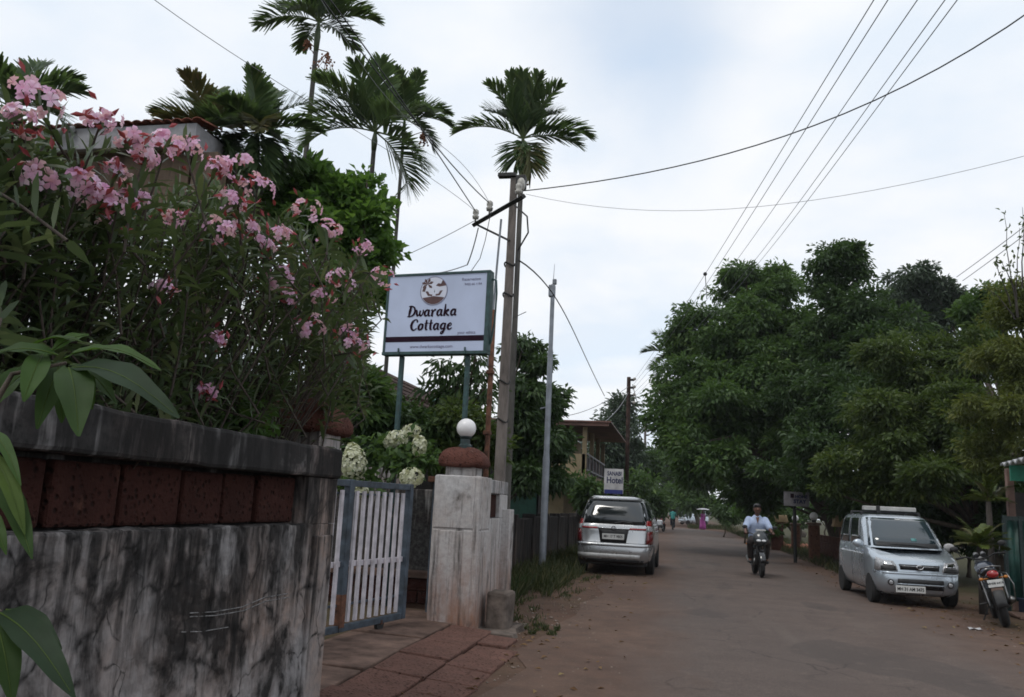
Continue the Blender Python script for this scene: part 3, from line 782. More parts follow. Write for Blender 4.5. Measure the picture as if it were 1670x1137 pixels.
def swash(word, xc, z, h, mat, parent):
    tot = sum(GLY[c][0] for c in word); x = xc - tot * h / 2
    for c in word:
        mm = MB()
        for st in GLY[c][1]:
            st = np.array(st) * np.array([1, 1, 1.3]) + np.outer(np.array(st)[:, 1], (.12, 0, 0)); t = np.linspace(0, len(st) - 1, (len(st) - 1) * 4 + 1); i = np.arange(len(st))
            q = np.stack([np.interp(t, i, st[:, k]) for k in range(3)], 1)
            for k in range(2):
                q[1:-1, :2] = (q[:-2, :2] + 2 * q[1:-1, :2] + q[2:, :2]) / 4
            d = np.gradient(q[:, :2], axis=0); d /= np.linalg.norm(d, axis=1)[:, None] + 1e-9
            nrm = np.stack([-d[:, 1], d[:, 0]], 1) * q[:, 2:3]
            a, b = q[:, :2] + nrm, q[:, :2] - nrm
            o = lambda p: np.stack([x + p[:, 0] * h, np.full(len(p), YF - .003), z + p[:, 1] * h], 1)
            mm.grid(np.stack([o(b), o(a)], 1))
        mm.build('lettering', mat, parent, solid=0.0)
        x += GLY[c][0] * h
swash('Dwaraka', -0.06, 3.985, 0.155, M_INK, sg)
swash('Cottage', -0.06, 3.79, 0.155, M_INK, sg)
text_mesh('your ethics', 0.058, M_INKG, sg, fm(0.47, 3.745))
text_mesh('SEA VIEW', 0.048, M_WHITE, sg, fm(-0.02, 3.668), bold=0.001)
text_mesh('www.dwarkacottage.com', 0.062, M_INKG, sg, fm(-0.04, 3.56), sx=1.0)
text_mesh('Reservation', 0.058, M_INKG, sg, fm(0.5, 4.49))
text_mesh('9422 60 1194', 0.046, M_INKG, sg, fm(0.53, 4.42))
# round emblem: ring, shore, palm, clouds, little boat
ec = (-0.05, 4.345); er = 0.205
def disc(poly, mat, nm, y=YF - .003): 
    mm = MB(); mm.add([(ec[0] + a * er, y, ec[1] + b * er) for a, b in poly], [tuple(range(len(poly)))]); return mm.build(nm, mat, sg)
mm = MB(); aa = np.linspace(0, 2 * math.pi, 49)
mm.grid(np.stack([np.stack([ec[0] + r * er * np.cos(aa), np.full(49, YF - .0032), ec[1] + r * er * np.sin(aa)], 1) for r in (1.0, 0.955)], 1)); mm.build('emblem_ring', M_INKG, sg)
mm = MB(); mm.add([(ec[0] + .95 * er * math.cos(t), YF - .002, ec[1] + .95 * er * math.sin(t)) for t in aa[:-1]], [tuple(range(48))[::1]]); mm.build('emblem_ground', plain('emblem_white', (0.6, 0.62, 0.72), 0.4, 0, 0.05, 5), sg)
disc([(.93 * math.cos(t), .93 * math.sin(t)) for t in np.linspace(math.pi * 1.17, math.pi * 1.83, 16)] + [(.4, -.42), (0, -.36), (-.4, -.42)], M_INK2, 'emblem_shore')
disc([(-.86, -.02), (-.76, .35), (-.56, .3), (-.66, -.05)], M_INK2, 'emblem_trunk')
for a in (20, 70, 120, 165, 215, 320):
    c, s_ = math.cos(R_(a)), math.sin(R_(a))
    disc([(-.48, .48), (-.48 + .3 * c - .1 * s_, .48 + .3 * s_ + .1 * c), (-.48 + .46 * c, .48 + .44 * s_), (-.48 + .28 * c + .1 * s_, .48 + .28 * s_ - .1 * c)], M_INK2, 'emblem_frond', YF - .0035)
disc([(.12, .36), (.3, .52), (.5, .48), (.62, .76), (.86, .46), (.9, .34), (.4, .28)], M_INK2, 'emblem_cloud')
disc([(-.62, -.02), (-.42, -.02), (-.3, -.22), (-.08, -.26), (-.1, -.36), (-.42, -.34)], M_INK2, 'emblem_bird')
disc([(.66, .02), (.46, .0), (.36, -.2), (.14, -.24), (.16, -.35), (.46, -.32)], M_INK2, 'emblem_bird')
disc([(0.02, -.12), (.09, -.1), (.06, .12)], M_TEAL, 'emblem_boat')

# ------------------------------------------------------------------ poles
M_POLE = bark('weathered_pole', (0.17, 0.145, 0.13), 3.0)
M_STEEL = plain('galvanised_steel', (0.23, 0.25, 0.28), 0.5, 0.25, 0.16, 4)
M_CERAM = plain('dull_ceramic', (0.42, 0.4, 0.36), 0.35, 0, 0.2, 10)
M_WIRE = plain('black_cable', (0.02, 0.02, 0.022), 0.6, 0, 0.1, 4)
M_WIREG = plain('grey_conductor', (0.22, 0.225, 0.24), 0.6, 0.0, 0.1, 4)
M_ORANGE = plain('orange_terracotta', (0.5, 0.12, 0.03), 0.7, 0, 0.3, 20)
M_DARKMET = plain('dark_iron', (0.03, 0.028, 0.027), 0.6, 0.3, 0.3, 12)
PX, PY = -2.64, 12.5
up = thing('utility_pole', 'tall weathered utility pole with crossarm and insulators, behind the cottage sign', 'utility pole', (PX, PY, 0))
m = MB()
m.loft([np.array([(-w, -w * .8, z), (w, -w * .8, z), (w, w * .8, z), (-w, w * .8, z)]) for z, w in ((0, .09), (2.5, .078), (4.6, .066), (6.72, .055))]); m.build('pole_shaft', M_POLE, up, bevel=0.015)
aL = at(784, 367, 13.1) - np.array([PX, PY, 0]); aR = at(866, 326, 11.85) - np.array([PX, PY, 0])
zA = (aL[2] + aR[2]) / 2; aL[2] = zA; aR[2] = zA; d = (aR - aL) / np.linalg.norm(aR - aL)
side = np.array([-d[1], d[0], 0])
def arm_pt(f, o=0.0, z=0.0): return aL + (aR - aL) * f + side * o + np.array([0, 0, z])
m = MB(); m.tube([arm_pt(0, -0.13), arm_pt(1, -0.13)], 0.045, 4); m.build('crossarm', M_DARKMET, up)
m = MB(); m.tube([arm_pt(0.06, -0.13, -.02), (0, -.12, zA - .5)], 0.018, 5); m.build('brace', M_DARKMET, up)
ins = []
for f in (0.03, 0.33, 0.9):
    p = arm_pt(f, -0.13, 0.04); ins.append(p)
    m = MB(); m.lathe([(0.015, 0), (0.015, .05), (.05, .055), (.06, .1), (.035, .12), (.055, .15), (.05, .2), (.02, .225)], 12, p); m.build('insulator', M_CERAM, up, smooth=True)
p = np.array([-.05, -.02, 6.72]); m = MB(); m.box(p + np.array([-.06, 0, .04]), (.3, .12, .07)); m.build('top_bracket', M_DARKMET, up, bevel=.01)
m = MB(); m.sphere((0.17, -.25, 6.5), (.07, .07, .12), 12); m.build('insulator', M_CERAM, up, smooth=True)
m = MB(); m.box((0.13, -.05, 6.62), (.16, .16, .22)); m.build('junction_box', M_DARKMET, up, bevel=.02)
for z in (5.25, 4.75, 3.35, 2.75):
    m = MB(); m.tube([(.088 * math.cos(a) , .078 * math.sin(a), z + .03 * math.sin(a * 2)) for a in np.linspace(0, 6.283, 17)], 0.014, 5); m.build('wire_tie', M_DARKMET, up)
m = MB(); m.tube([(-.17, -.05, 6.0), (-.2, -.06, 5.2), (-.23, -.06, 4.3), (-.26, -.05, 3.6)], .018, 6); m.build('conduit', M_STEEL, up)
m = MB(); m.tube([(.06, -.16, 6.2), (.3, -.3, 5.95), (.32, -.25, 5.7), (.14, -.12, 5.45), (.13, -.11, 4.9)], .014, 5); m.build('service_loop', M_WIRE, up)
m = MB(); m.tube([(-.3, -.2, 6.15), (-.38, -.2, 5.6), (-.45, -.2, 5.3), (-.62, -.25, 5.0)], .006, 4); m.build('loose_wire', M_WIRE, up)
m = MB(); m.tube([(.1, -.1, 4.35), (.32, -.12, 4.45)], .006, 4); m.build('wire_stub', M_WIRE, up); m = MB(); m.tube([(.1, -.1, 4.1), (.3, -.12, 3.8)], .006, 4); m.build('wire_stub', M_WIRE, up)
rp = thing('rusty_pipe', 'thin rust-red pipe standing between the cottage sign and the utility pole', 'pipe', (-2.72, 11.85, 0))
m = MB(); m.tube([(0, 0, 0), (.01, 0, 2), (.0, 0, 4.35)], .04, 8); m.build('pipe', M_RUST, rp, smooth=True)
for z in (3.4, 2.5): MB().box((0, 0, z), (.11, .11, .06)).build('clamp', M_RUST, rp, bevel=.008)
sp = thing('steel_pole', 'slim galvanised steel pole standing in the grass left of the parked van', 'pole', (-3.06, 19.8, 0))
m = MB(); m.lathe([(.085, 0), (.085, 2.6), (.07, 2.7), (.068, 5.2), (.055, 5.3), (.052, 6.9), (.05, 6.92)], 14); m.build('tube', M_STEEL, sp, smooth=True, auto=30)
m = MB(); m.box((-.02, 0, 6.75), (.16, .16, .3)); m.box((.04, -.02, 6.98), (.1, .1, .14)); m.build('pole_fitting', M_STEEL, sp, bevel=.02)
m = MB(); m.cyl((0, 0, 6.9), (.02, 0, 7.45), .01, .005, 6); m.build('spike', M_STEEL, sp)
m = MB(); m.tube([(0, 0, 3.85), (-.2, 0, 3.8)], .02, 5); m.build('step_bracket', M_STEEL, sp)
def rail_pole(px, ptop, Y, lab, mt, w=.09):
    b = at(px, 840, Y); tp = at(px + 2, ptop, Y)
    t = thing('utility_pole', lab, 'utility pole', (b[0], Y, 0), 0)
    h = float(tp[2])
    m = MB(); m.box2((-w, -.03, 0), (w, .03, h)); m.box2((-.02, -w, 0), (.02, w, h)); m.build('pole_shaft', mt, t)
    for k in range(4):
        m = MB(); m.box((w + .08, 0, h - .15 - k * .42), (.2, .08, .12)); m.build('bracket', M_DARKMET, t)
    for k in range(4):
        m = MB(); m.sphere((w + .2, 0, h - .1 - k * .42), .09, 8); m.build('insulator', M_CERAM, t)
    return np.array([b[0], Y, 0]), h
fpole, fph = rail_pole(1021, 615, 44.0, 'rusty rail pole standing behind the parked silver van', plain('dark_rust', (0.065, 0.036, 0.028), .9, 0, .35, 6), .10)
fpole2, fph2 = rail_pole(1050, 683, 72.0, 'thin distant utility pole farther down the road than the rusty one', M_POLE, .1)

# ------------------------------------------------------------------ overhead wires
def wire(pts, r, lab, sag=0.0, mt=None, name='overhead_wire', n=20, cat='wire', ext=None):
    pts = [np.array(p, float) for p in pts]
    if len(pts) == 2:
        t = np.linspace(0, 1, n)[:, None]
        q = pts[0] + (pts[1] - pts[0]) * t; q[:, 2] -= (sag * 4 * t * (1 - t))[:, 0]
    else:
        P = np.array(pts); s = np.concatenate([[0], np.cumsum(np.linalg.norm(np.diff(P, axis=0), axis=1))])
        deg = min(len(P) - 1, 3); u = np.linspace(0, s[-1], n)
        q = np.stack([np.polyval(np.polyfit(s, P[:, k], deg), u) for k in range(3)], 1)
    if ext is None and len(pts) >= 3 and n == 20: ext = 12.0 if r < .0136 else 0.0
    if ext:
        d = q[-1] - q[-2]; d /= np.linalg.norm(d); q = np.vstack([q, q[-1] + d * ext * .5 + np.array([0, 0, .02 * ext]), q[-1] + d * ext + np.array([0, 0, .06 * ext])])
    m = MB(); m.tube(q, r, 5)
    loc = q[len(q) // 2]
    o = m.build(name, mt or M_WIRE, None, loc, smooth=True)
    return tag(o, lab, cat, 'overhead wires')
ptop = np.array([PX, PY, 0])
# five line conductors from the far pole to a pole beyond the frame's right top
for k, (xt, x1p, y1p, nm) in enumerate(((1425, 1150, 447, 'outermost, nearest the open sky, of the five parallel wires over the road'), (1448, 1163, 447, 'second of the five parallel wires over the road, counted from the open sky'), (1496, 1207, 417, 'middle one of the five parallel wires over the road'), (1541, 1238, 416, 'fourth of the five parallel wires over the road, counted from the open sky'), (1561, 1248, 416, 'last of the five parallel wires over the road, nearest the tree tops'))):
    e = fpole + np.array([.3 - .05 * k, 0, fph - .1 - .3 * k])
    a = at(xt, 0, 9.0); b = at(x1p, y1p, 24.0)
    far = a + (a - b) / np.linalg.norm(a - b) * 4.0
    wire([e, b, a, far], 0.0065, nm, mt=M_WIREG)
spc = at(1150, 447, 24.0)
o = MB(); o.cyl(spc + np.array([0, 0, .04]), spc + np.array([.05, 0, -.75]), .012, .012, 6); o.sphere(spc, .06, 8)
tag(o.build('wire_spacer', M_DARKMET, None, spc), 'small spacer rod hanging from the parallel wires above the tree edge', 'spacer', 'overhead wires')
pR = ptop + arm_pt(.97, -.13, .1); pL = ptop + arm_pt(.03, -.13, .22); pM = ptop + arm_pt(.33, -.13, .22)
wire([pR, at(1110, 270, 11.3), at(1440, 158, 10.2), at(1670, 25, 9.2), at(1760, -40, 8.8)], 0.009, 'thick dark cable rising from the near pole across the road to the upper right', mt=M_WIRE)
wire([pR + np.array([.05, 0, -.05]), at(1000, 340, 12.0), at(1180, 341, 11.6), at(1400, 315, 11.2), at(1670, 255, 10.6), at(1760, 230, 10.4)], 0.0035, 'thin sagging wire crossing the road from the near pole', mt=M_WIREG)
wire([pL, at(660, 262, 10.8), at(500, 165, 9.0), at(255, 0, 6.6), at(160, -70, 5.8)], 0.004, 'lone thin wire crossing the open sky above the pink oleander', mt=M_WIREG)
wire([pL, at(690, 215, 10.3), at(535, -5, 7.6), at(470, -90, 6.8)], 0.009, 'black cable running up behind the tallest palm crown', mt=M_WIRE)
wire([pM, at(700, 225, 10.5), at(600, 100, 9.0), at(520, -10, 7.8), at(460, -90, 6.9)], 0.009, 'black cable crossing the twin palm crowns towards the near pole', mt=M_WIRE)
wire([pM, at(735, 250, 11.2), at(690, 215, 10.3), at(560, 60, 8.6)], 0.004, 'thin wire beside the black cables left of the near pole', mt=M_WIREG, ext=6)
wire([ptop + np.array([.1, 0, 5.35]), at(892, 466, 17.0), at(940, 550, 25.0), at(986, 646, 34.0)], 0.014, 'dark cable sloping from the near pole past the steel pole to the balcony house', mt=M_WIRE)
wire([pL + np.array([0, 0, -.15]), at(665, 415, 14.0), at(540, 455, 16.0)], 0.006, 'thin wire from the crossarm down to the leafy garden tree', mt=M_WIREG, ext=0)
wire([at(780, 372, 12.9), at(770, 410, 12.3), at(762, 432, 11.8)], 0.010, 'short hanging service cable above the sign board', mt=M_WIRE, n=8)
wire([at(762, 432, 11.8), at(735, 441, 11.6), at(708, 446, 11.3)], 0.008, 'grey lead-in cable touching the top of the sign board', mt=M_WIREG, n=8)
wire([at(1670, 370, 22), at(1620, 408, 24), at(1560, 452, 27)], 0.010, 'upper of two fine wires beside the bare twigs at the right edge', mt=M_WIREG, ext=0)
wire([at(1670, 384, 22), at(1625, 418, 24), at(1570, 458, 27)], 0.010, 'lower of two fine wires beside the bare twigs at the right edge', mt=M_WIREG, ext=0)
wire([fpole + np.array([0, 0, fph - .8]), at(990, 685, 40), at(935, 712, 36)], 0.02, 'looping cable from the rusty pole to the balcony house', sag=0, mt=M_WIREG)
wire([fpole + np.array([.2, 0, fph - .4]), fpole2 + np.array([.2, 0, fph2 - .3])], 0.02, 'upper wire between the two distant poles', .5, M_WIREG)
wire([fpole + np.array([.2, 0, fph - 1.2]), fpole2 + np.array([.2, 0, fph2 - 1.0])], 0.02, 'lower wire between the two distant poles', .5, M_WIREG)
wire([fpole + np.array([0, 0, fph - .5]), at(960, 668, 38), at(905, 680, 33)], 0.015, 'wire from the rusty pole passing over the balcony house roof', mt=M_WIREG)
# ------------------------------------------------------------------ foliage materials
L_DEEP = leafmat('leaf_deep', (0.027, 0.053, 0.021), (0.058, 0.104, 0.035), 0.34, c3=(0.10, 0.155, 0.047))
L_MID = leafmat('leaf_mid', (0.036, 0.072, 0.024), (0.078, 0.138, 0.042), 0.4, c3=(0.14, 0.205, 0.056))
L_OLIVE = leafmat('leaf_olive', (0.038, 0.063, 0.020), (0.082, 0.122, 0.034), 0.4, c3=(0.16, 0.185, 0.048))
L_BRIGHT = leafmat('leaf_bright', (0.050, 0.105, 0.026), (0.095, 0.185, 0.045), 0.35, c3=(0.17, 0.26, 0.06))
L_HAZED = leafmat('leaf_hazed', (0.040, 0.062, 0.042), (0.066, 0.096, 0.058), 0.25)  # pale grey-green: distance haze painted into the leaf colour
L_OLE = leafmat('leaf_oleander', (0.038, 0.060, 0.030), (0.078, 0.112, 0.052), 0.32, 0.4, c3=(0.14, 0.16, 0.075))
L_PALM = leafmat('leaf_palm', (0.044, 0.078, 0.036), (0.086, 0.135, 0.055), 0.4, 0.36, c3=(0.14, 0.18, 0.065))
L_PALMY = leafmat('leaf_palm_old', (0.06, 0.075, 0.025), (0.11, 0.105, 0.04), 0.25, 0.45, c3=(0.15, 0.11, 0.05))
L_GRASS = leafmat('grass_blade', (0.026, 0.038, 0.014), (0.055, 0.068, 0.026), 0.3, 0.6, c3=(0.17, 0.15, 0.07))
M_BARK = bark('brown_bark', (0.085, 0.066, 0.05)); M_BARKD = bark('dark_bark', (0.05, 0.042, 0.036)); M_PALMT = bark('palm_trunk', (0.085, 0.08, 0.072), 2.5)
def PB(px, py, Y, rx, ry, dep=None):
    c = at(px, py, Y); s = mpp(c)
    return (c[0], c[1], c[2], rx * s, (dep if dep else rx * s), ry * s)
def tree(label, blobs, base, r0, mat, n, per, leaf, cr, seed, group=None, bmat=None, name='leafy_tree', cat='tree', aspect=0.42, droop=0.35, inner=0.55, flat=0.7, ntips=14, trunk_name='trunk', lump=6):
    base = np.array([base[0], base[1], 0.0])
    t = thing(name, label, cat, base, 0, group)
    o, P = foliage('crown', blobs, n, per, leaf, cr, mat, t, seed, base, aspect, droop, inner, flat, lump=lump)
    B = np.array(blobs); rng = np.random.default_rng(seed + 7)
    ctr = B[:, :3].mean(0); top = np.array([base[0] * .5 + ctr[0] * .5, base[1] * .5 + ctr[1] * .5, max(0.6, ctr[2] * 0.75 if len(B) > 1 else ctr[2])])
    tips = list(B[:, :3]) + list(P[rng.choice(len(P), min(ntips, len(P)), replace=False)])
    limbs(trunk_name, base, top, tips, r0, bmat or M_BARK, t, base, seed)
    return t
# ------------------------------------------------------------------ the tree mass right of the road
G_R = 'trees along the right side of the road'
tree('huge dark spreading tree that overhangs the road behind the motorcycle rider', [PB(1235, 505, 36, 85, 62), PB(1180, 560, 35, 85, 70), PB(1288, 580, 36, 92, 78), PB(1120, 640, 33, 45, 60), PB(1190, 670, 33, 110, 85), PB(1290, 690, 33, 110, 90), PB(1118, 735, 31, 50, 45), PB(1200, 458, 37, 45, 26), PB(1262, 452, 37, 38, 26), PB(1125, 540, 36, 36, 40), PB(1160, 620, 34, 70, 50), PB(1235, 610, 35, 80, 60), PB(1105, 700, 32, 40, 50), PB(1150, 745, 31, 60, 36)],
     (6.6, 35), 0.36, L_MID, 1850, 62, 0.22, 0.42, 11, G_R, droop=0.5, lump=7)
tree('tall tree whose narrow crown rises highest above the parked silver hatchback', [PB(1362, 422, 31, 38, 28), PB(1342, 455, 31, 14, 12), PB(1390, 440, 31, 24, 26), PB(1372, 482, 31, 36, 40), PB(1350, 545, 31, 62, 50), PB(1425, 512, 30, 16, 26), PB(1420, 570, 30, 80, 80), PB(1365, 650, 29, 100, 85), PB(1340, 740, 28, 90, 55), PB(1440, 690, 28, 80, 80)],
     (8.2, 31), 0.26, L_DEEP, 950, 62, 0.19, 0.38, 12, G_R, lump=8)
tree('distant round-headed dark tree seen above the gap in the right-hand tree line', [PB(1505, 480, 48, 55, 42), PB(1470, 500, 48, 38, 34), PB(1545, 500, 48, 36, 34), PB(1450, 488, 50, 14, 22), PB(1515, 532, 48, 48, 28)],
     (17.5, 48), 0.3, L_HAZED, 420, 50, 0.26, 0.5, 13, G_R, lump=7)
tree('broad bushy olive green tree directly behind the parked silver hatchback', [PB(1500, 610, 25, 90, 62), PB(1460, 700, 24, 85, 70), PB(1560, 690, 24, 95, 80), PB(1500, 770, 23.5, 110, 50), PB(1420, 770, 24, 70, 45), PB(1590, 590, 25, 60, 50)],
     (8.6, 24.5), 0.2, L_OLIVE, 1000, 60, 0.155, 0.32, 14, G_R, lump=8)
tree('bright fresh-green tree top poking out above the right-hand tree line', [PB(1600, 478, 26, 30, 26), PB(1620, 510, 26, 36, 34), PB(1575, 515, 26, 26, 26), PB(1600, 560, 26, 44, 40)],
     (11.2, 26), 0.14, L_MID, 170, 40, 0.19, 0.3, 15, G_R)
tree('yellowish small-leaved tree at the right edge, above the cycad plants', [PB(1655, 500, 19, 46, 44), PB(1640, 575, 19, 60, 50), PB(1690, 600, 19, 60, 90), PB(1650, 670, 19, 70, 60), PB(1650, 745, 19.5, 60, 40)],
     (9.2, 19.5), 0.13, leafmat('leaf_yellowish', (0.06, 0.08, 0.022), (0.125, 0.15, 0.04), 0.42, c3=(0.22, 0.22, 0.06)), 560, 55, 0.115, 0.24, 16, G_R, aspect=0.35, lump=8)
tree('low dark tree behind the red stone wall, left of the parked hatchback', [PB(1330, 780, 34, 90, 45), PB(1250, 780, 36, 70, 45), PB(1400, 800, 33, 60, 40)],
     (7.6, 36), 0.2, L_DEEP, 230, 42, 0.26, 0.5, 17, G_R)
tree('dark dense tree filling the shade behind the hatchback and the cycads', [PB(1560, 800, 27, 110, 55), PB(1450, 815, 28, 90, 45), PB(1650, 800, 24, 60, 60)],
     (12.0, 27), 0.2, L_DEEP, 260, 42, 0.24, 0.5, 18, G_R)
for i, (px, py, Y, rx, ry, lab) in enumerate(((1305, 835, 52, 60, 22, 'shady undergrowth bush under the great tree, behind the small board'), (1400, 838, 40, 60, 26, 'dark undergrowth bush behind the red stone wall near the hatchback'), (1490, 848, 31, 60, 32, 'dark undergrowth bush hidden behind the hatchback roof'), (1575, 858, 27, 55, 38, 'dark undergrowth bush behind the low cycad'), (1655, 860, 24, 50, 46, 'dark undergrowth bush behind the green gate'), (1230, 835, 62, 50, 18, 'far undergrowth bush beyond the rider'), (1345, 815, 60, 90, 30, 'far dark bush closing the view below the great tree'))):
    b = at(px, 850, Y)
    tree(lab, [PB(px - rx * .4, py, Y, rx * .6, ry), PB(px + rx * .4, py, Y, rx * .6, ry * .9)], (b[0], Y), 0.06, L_DEEP, 120, 40, 0.2, 0.34, 201 + i, 'undergrowth below the right-hand trees', name='bush', cat='bush', trunk_name='stem', ntips=6, lump=4, inner=.3)
# bare twigs at the right edge
tw = thing('twiggy_branch', 'nearly bare twigs sticking up above the trees at the right edge', 'branch', at(1655, 560, 18.5)); tb = np.array(tw.location)
m = MB(); rg = np.random.default_rng(4); lv = []
for x0, y0, x1, y1 in ((1660, 520, 1632, 350), (1660, 520, 1668, 372), (1650, 500, 1618, 420), (1660, 480, 1640, 425), (1655, 520, 1608, 470), (1668, 470, 1662, 340)):
    a, b = at(x0, y0, 18.5), at(x1, y1, 18.3); t = np.linspace(0, 1, 7)[:, None]; q = a + (b - a) * t + np.cumsum(rg.normal(size=(7, 3)) * .02, 0)
    m.tube(q - tb, np.linspace(.018, .004, 7), 5, False)
    for k in range(2, 7):
        if rg.random() < .75: lv.append(q[k])
m.build('twigs', M_BARKD, tw, smooth=True)
lv = np.repeat(np.array(lv), 4, 0) + rg.normal(size=(len(lv) * 4, 3)) * .06
V, F = leaf_arrays(lv - tb, rg.normal(size=lv.shape), .13, .055, rg); np_mesh('leaves', V, F, L_OLIVE, tw, rnd_attr(rg.random(len(lv))))
# far end of the road
G_F = 'trees at the far end of the road'
tree('hazy far tree closing the road behind the cyclist', [PB(1095, 760, 95, 30, 45), PB(1110, 790, 95, 35, 40)], (2.5, 95), 0.3, L_HAZED, 120, 30, 0.6, 1.0, 21, G_F)
tree('dark shady tree arching over the far pedestrian with the umbrella', [PB(1150, 770, 70, 45, 40), PB(1190, 750, 66, 55, 50), PB(1220, 790, 60, 50, 40)], (9.5, 68), 0.35, L_DEEP, 260, 36, 0.45, 0.85, 22, G_F)
tree('dark tree closing the bend behind the far cyclist', [PB(1080, 800, 112, 34, 36), PB(1125, 800, 112, 36, 36), PB(1100, 770, 112, 40, 36)], (2.0, 112), .3, L_DEEP, 160, 34, .5, .9, 28, G_F)
tree('low lighter green bush beyond the cyclist at the road bend', [PB(1122, 815, 88, 26, 22), PB(1150, 822, 88, 24, 16)], (5.0, 88), 0.12, L_MID, 70, 30, 0.5, 0.8, 23, G_F)
tree('tall conical dark tree behind the rusty rail pole', [PB(1010, 670, 62, 24, 28), PB(1008, 715, 62, 34, 40), PB(1010, 760, 62, 40, 40), PB(985, 740, 60, 22, 30)], (-4.6, 62), 0.3, L_HAZED, 260, 36, 0.40, 0.8, 24, G_F)
tree('mid green roadside tree between the two distant poles', [PB(1035, 790, 58, 26, 34), PB(1060, 770, 66, 22, 36), PB(1062, 815, 60, 26, 24)], (-3.6, 60), 0.22, L_MID, 170, 36, 0.38, 0.7, 25, G_F)
tree('leafy bush growing under the balcony of the yellow house', [PB(975, 812, 33, 26, 24), PB(955, 800, 32, 22, 22), PB(1000, 800, 42, 16, 22)], (-4.0, 33), 0.1, L_MID, 110, 36, 0.24, 0.4, 26, G_F)
tree('backdrop tree far behind the yellow balcony house', [PB(930, 745, 70, 40, 40), PB(960, 770, 75, 40, 40)], (-9, 70), 0.3, L_HAZED, 120, 30, 0.5, 0.9, 27, G_F)
for i, (px, py, Y, rx, ry, lab) in enumerate(((1215, 822, 46, 26, 22, 'pale green shrub just behind the motorcycle rider'), (1180, 838, 56, 24, 16, 'low shrub between the pedestrian and the rider'), (1262, 838, 45, 30, 20, 'rounded shrub behind the small white roadside board'), (1245, 858, 40, 20, 10, 'small ground shrub beside the rider, near the rubble'))):
    b = at(px, 850, Y)
    tree(lab, [PB(px, py, Y, rx, ry), PB(px + rx * .5, py + ry * .4, Y - .5, rx * .7, ry * .6)], (b[0], Y), 0.05, (L_BRIGHT, L_DEEP, L_MID, L_MID)[i], 75, 34, 0.2, 0.3, 31 + i, 'roadside shrubs on the right', name='shrub', cat='shrub', trunk_name='stem', ntips=8)
# ------------------------------------------------------------------ garden greenery on the left
tree('dark leafy tree behind the utility pole, drooping over the wall towards the steel pole', [PB(864, 575, 22, 26, 38), PB(848, 640, 21.5, 34, 60), PB(892, 655, 23, 32, 36), PB(870, 720, 22, 42, 50), PB(908, 725, 23.5, 28, 36), PB(852, 780, 21.5, 34, 36), PB(892, 785, 23, 30, 30)],
     (-4.9, 22.2), 0.13, L_DEEP, 460, 36, 0.19, 0.32, 41, 'garden trees on the left', flat=0.6, droop=0.6, inner=0.4, lump=5)
tree('round light green tree with broad leaves between the palms and the oleander', [PB(505, 300, 12.6, 50, 40), PB(565, 315, 12.6, 45, 40), PB(600, 355, 12.6, 40, 46), PB(545, 380, 12.6, 80, 60), PB(610, 410, 12.8, 36, 36), PB(560, 470, 12.6, 70, 60), PB(480, 350, 12.6, 40, 50)],
     (-5.7, 12.6), 0.12, leafmat('leaf_round', (0.05, 0.11, 0.026), (0.115, 0.215, 0.05), 0.45, c3=(0.22, 0.33, 0.08)), 420, 26, 0.165, 0.24, 42, 'garden trees on the left', aspect=0.62, droop=-0.25, inner=0.35)
tree('sparse slender tree with drooping leaves seen against the sky under the sign', [PB(735, 615, 13.6, 40, 24), PB(775, 600, 13.6, 24, 26), PB(725, 650, 13.6, 40, 18), PB(790, 640, 13.4, 20, 30)],
     (-4.2, 13.6), 0.05, L_DEEP, 46, 18, 0.19, 0.26, 43, 'garden trees on the left', aspect=0.3, droop=0.9, inner=0.2)
hedge_specs = (('bushy garden shrub behind the weathered gate pillar cap', [PB(590, 640, 11.9, 45, 45), PB(560, 600, 12.2, 40, 40)], (-5.3, 12.0), L_MID, 150, .15),
    ('dense green hedge shrub behind the gate, below the first sign post', [PB(640, 690, 12.6, 55, 30), PB(680, 700, 12.8, 50, 34), PB(610, 740, 12.3, 50, 34)], (-4.7, 12.7), L_DEEP, 210, .13),
    ('yellow-flecked hedge shrub behind the globe lamp', [PB(745, 690, 13.0, 48, 34), PB(780, 720, 12.9, 36, 40), PB(720, 745, 12.8, 50, 32)], (-3.9, 13.0), L_OLIVE, 210, .13),
    ('light green shrub peeping over the streaked wall beside the pillar cap', [PB(365, 660, 4.35, 45, 34), PB(400, 690, 4.6, 34, 24)], (-2.72, 4.5), L_BRIGHT, 60, .075))
for i, (lab, bl, b, mt, n, lf) in enumerate(hedge_specs):
    tree(lab, bl, b, 0.04, mt, n, 30, lf, lf * 1.9, 51 + i, 'garden shrubs on the left', name='shrub', cat='shrub', trunk_name='stem', inner=0.3, ntips=10)

# white flower heads over the gate
M_WFL = leafmat('white_petal', (0.50, 0.52, 0.38), (0.66, 0.66, 0.54), 0.3, 0.6, c3=(0.74, 0.74, 0.66)); M_WFL2 = leafmat('aged_petal', (0.36, 0.26, 0.17), (0.5, 0.45, 0.33), 0.3, 0.6)
wf = thing('flowering_shrub', 'shrub with big creamy white flower heads behind the picket gate', 'shrub', (-4.15, 10.6, 0.1)); wb = np.array(wf.location)
heads = [(577, 757, 10.1, 20, 28), (575, 735, 10.15, 12, 12), (648, 715, 10.6, 17, 13), (636, 722, 10.6, 10, 10), (671, 702, 10.8, 14, 9), (684, 728, 10.5, 11, 18), (671, 779, 10.0, 19, 15), (590, 800, 10.0, 9, 12)]
rg = np.random.default_rng(61); sm = MB()
foliage('leaves', [PB(640, 740, 10.7, 34, 34), PB(670, 755, 10.5, 30, 24), PB(580, 790, 10.3, 26, 24), PB(690, 745, 10.7, 16, 24)], 46, 20, 0.12, 0.18, L_MID, wf, 62, wb, 0.55, 0.2, 0.2)
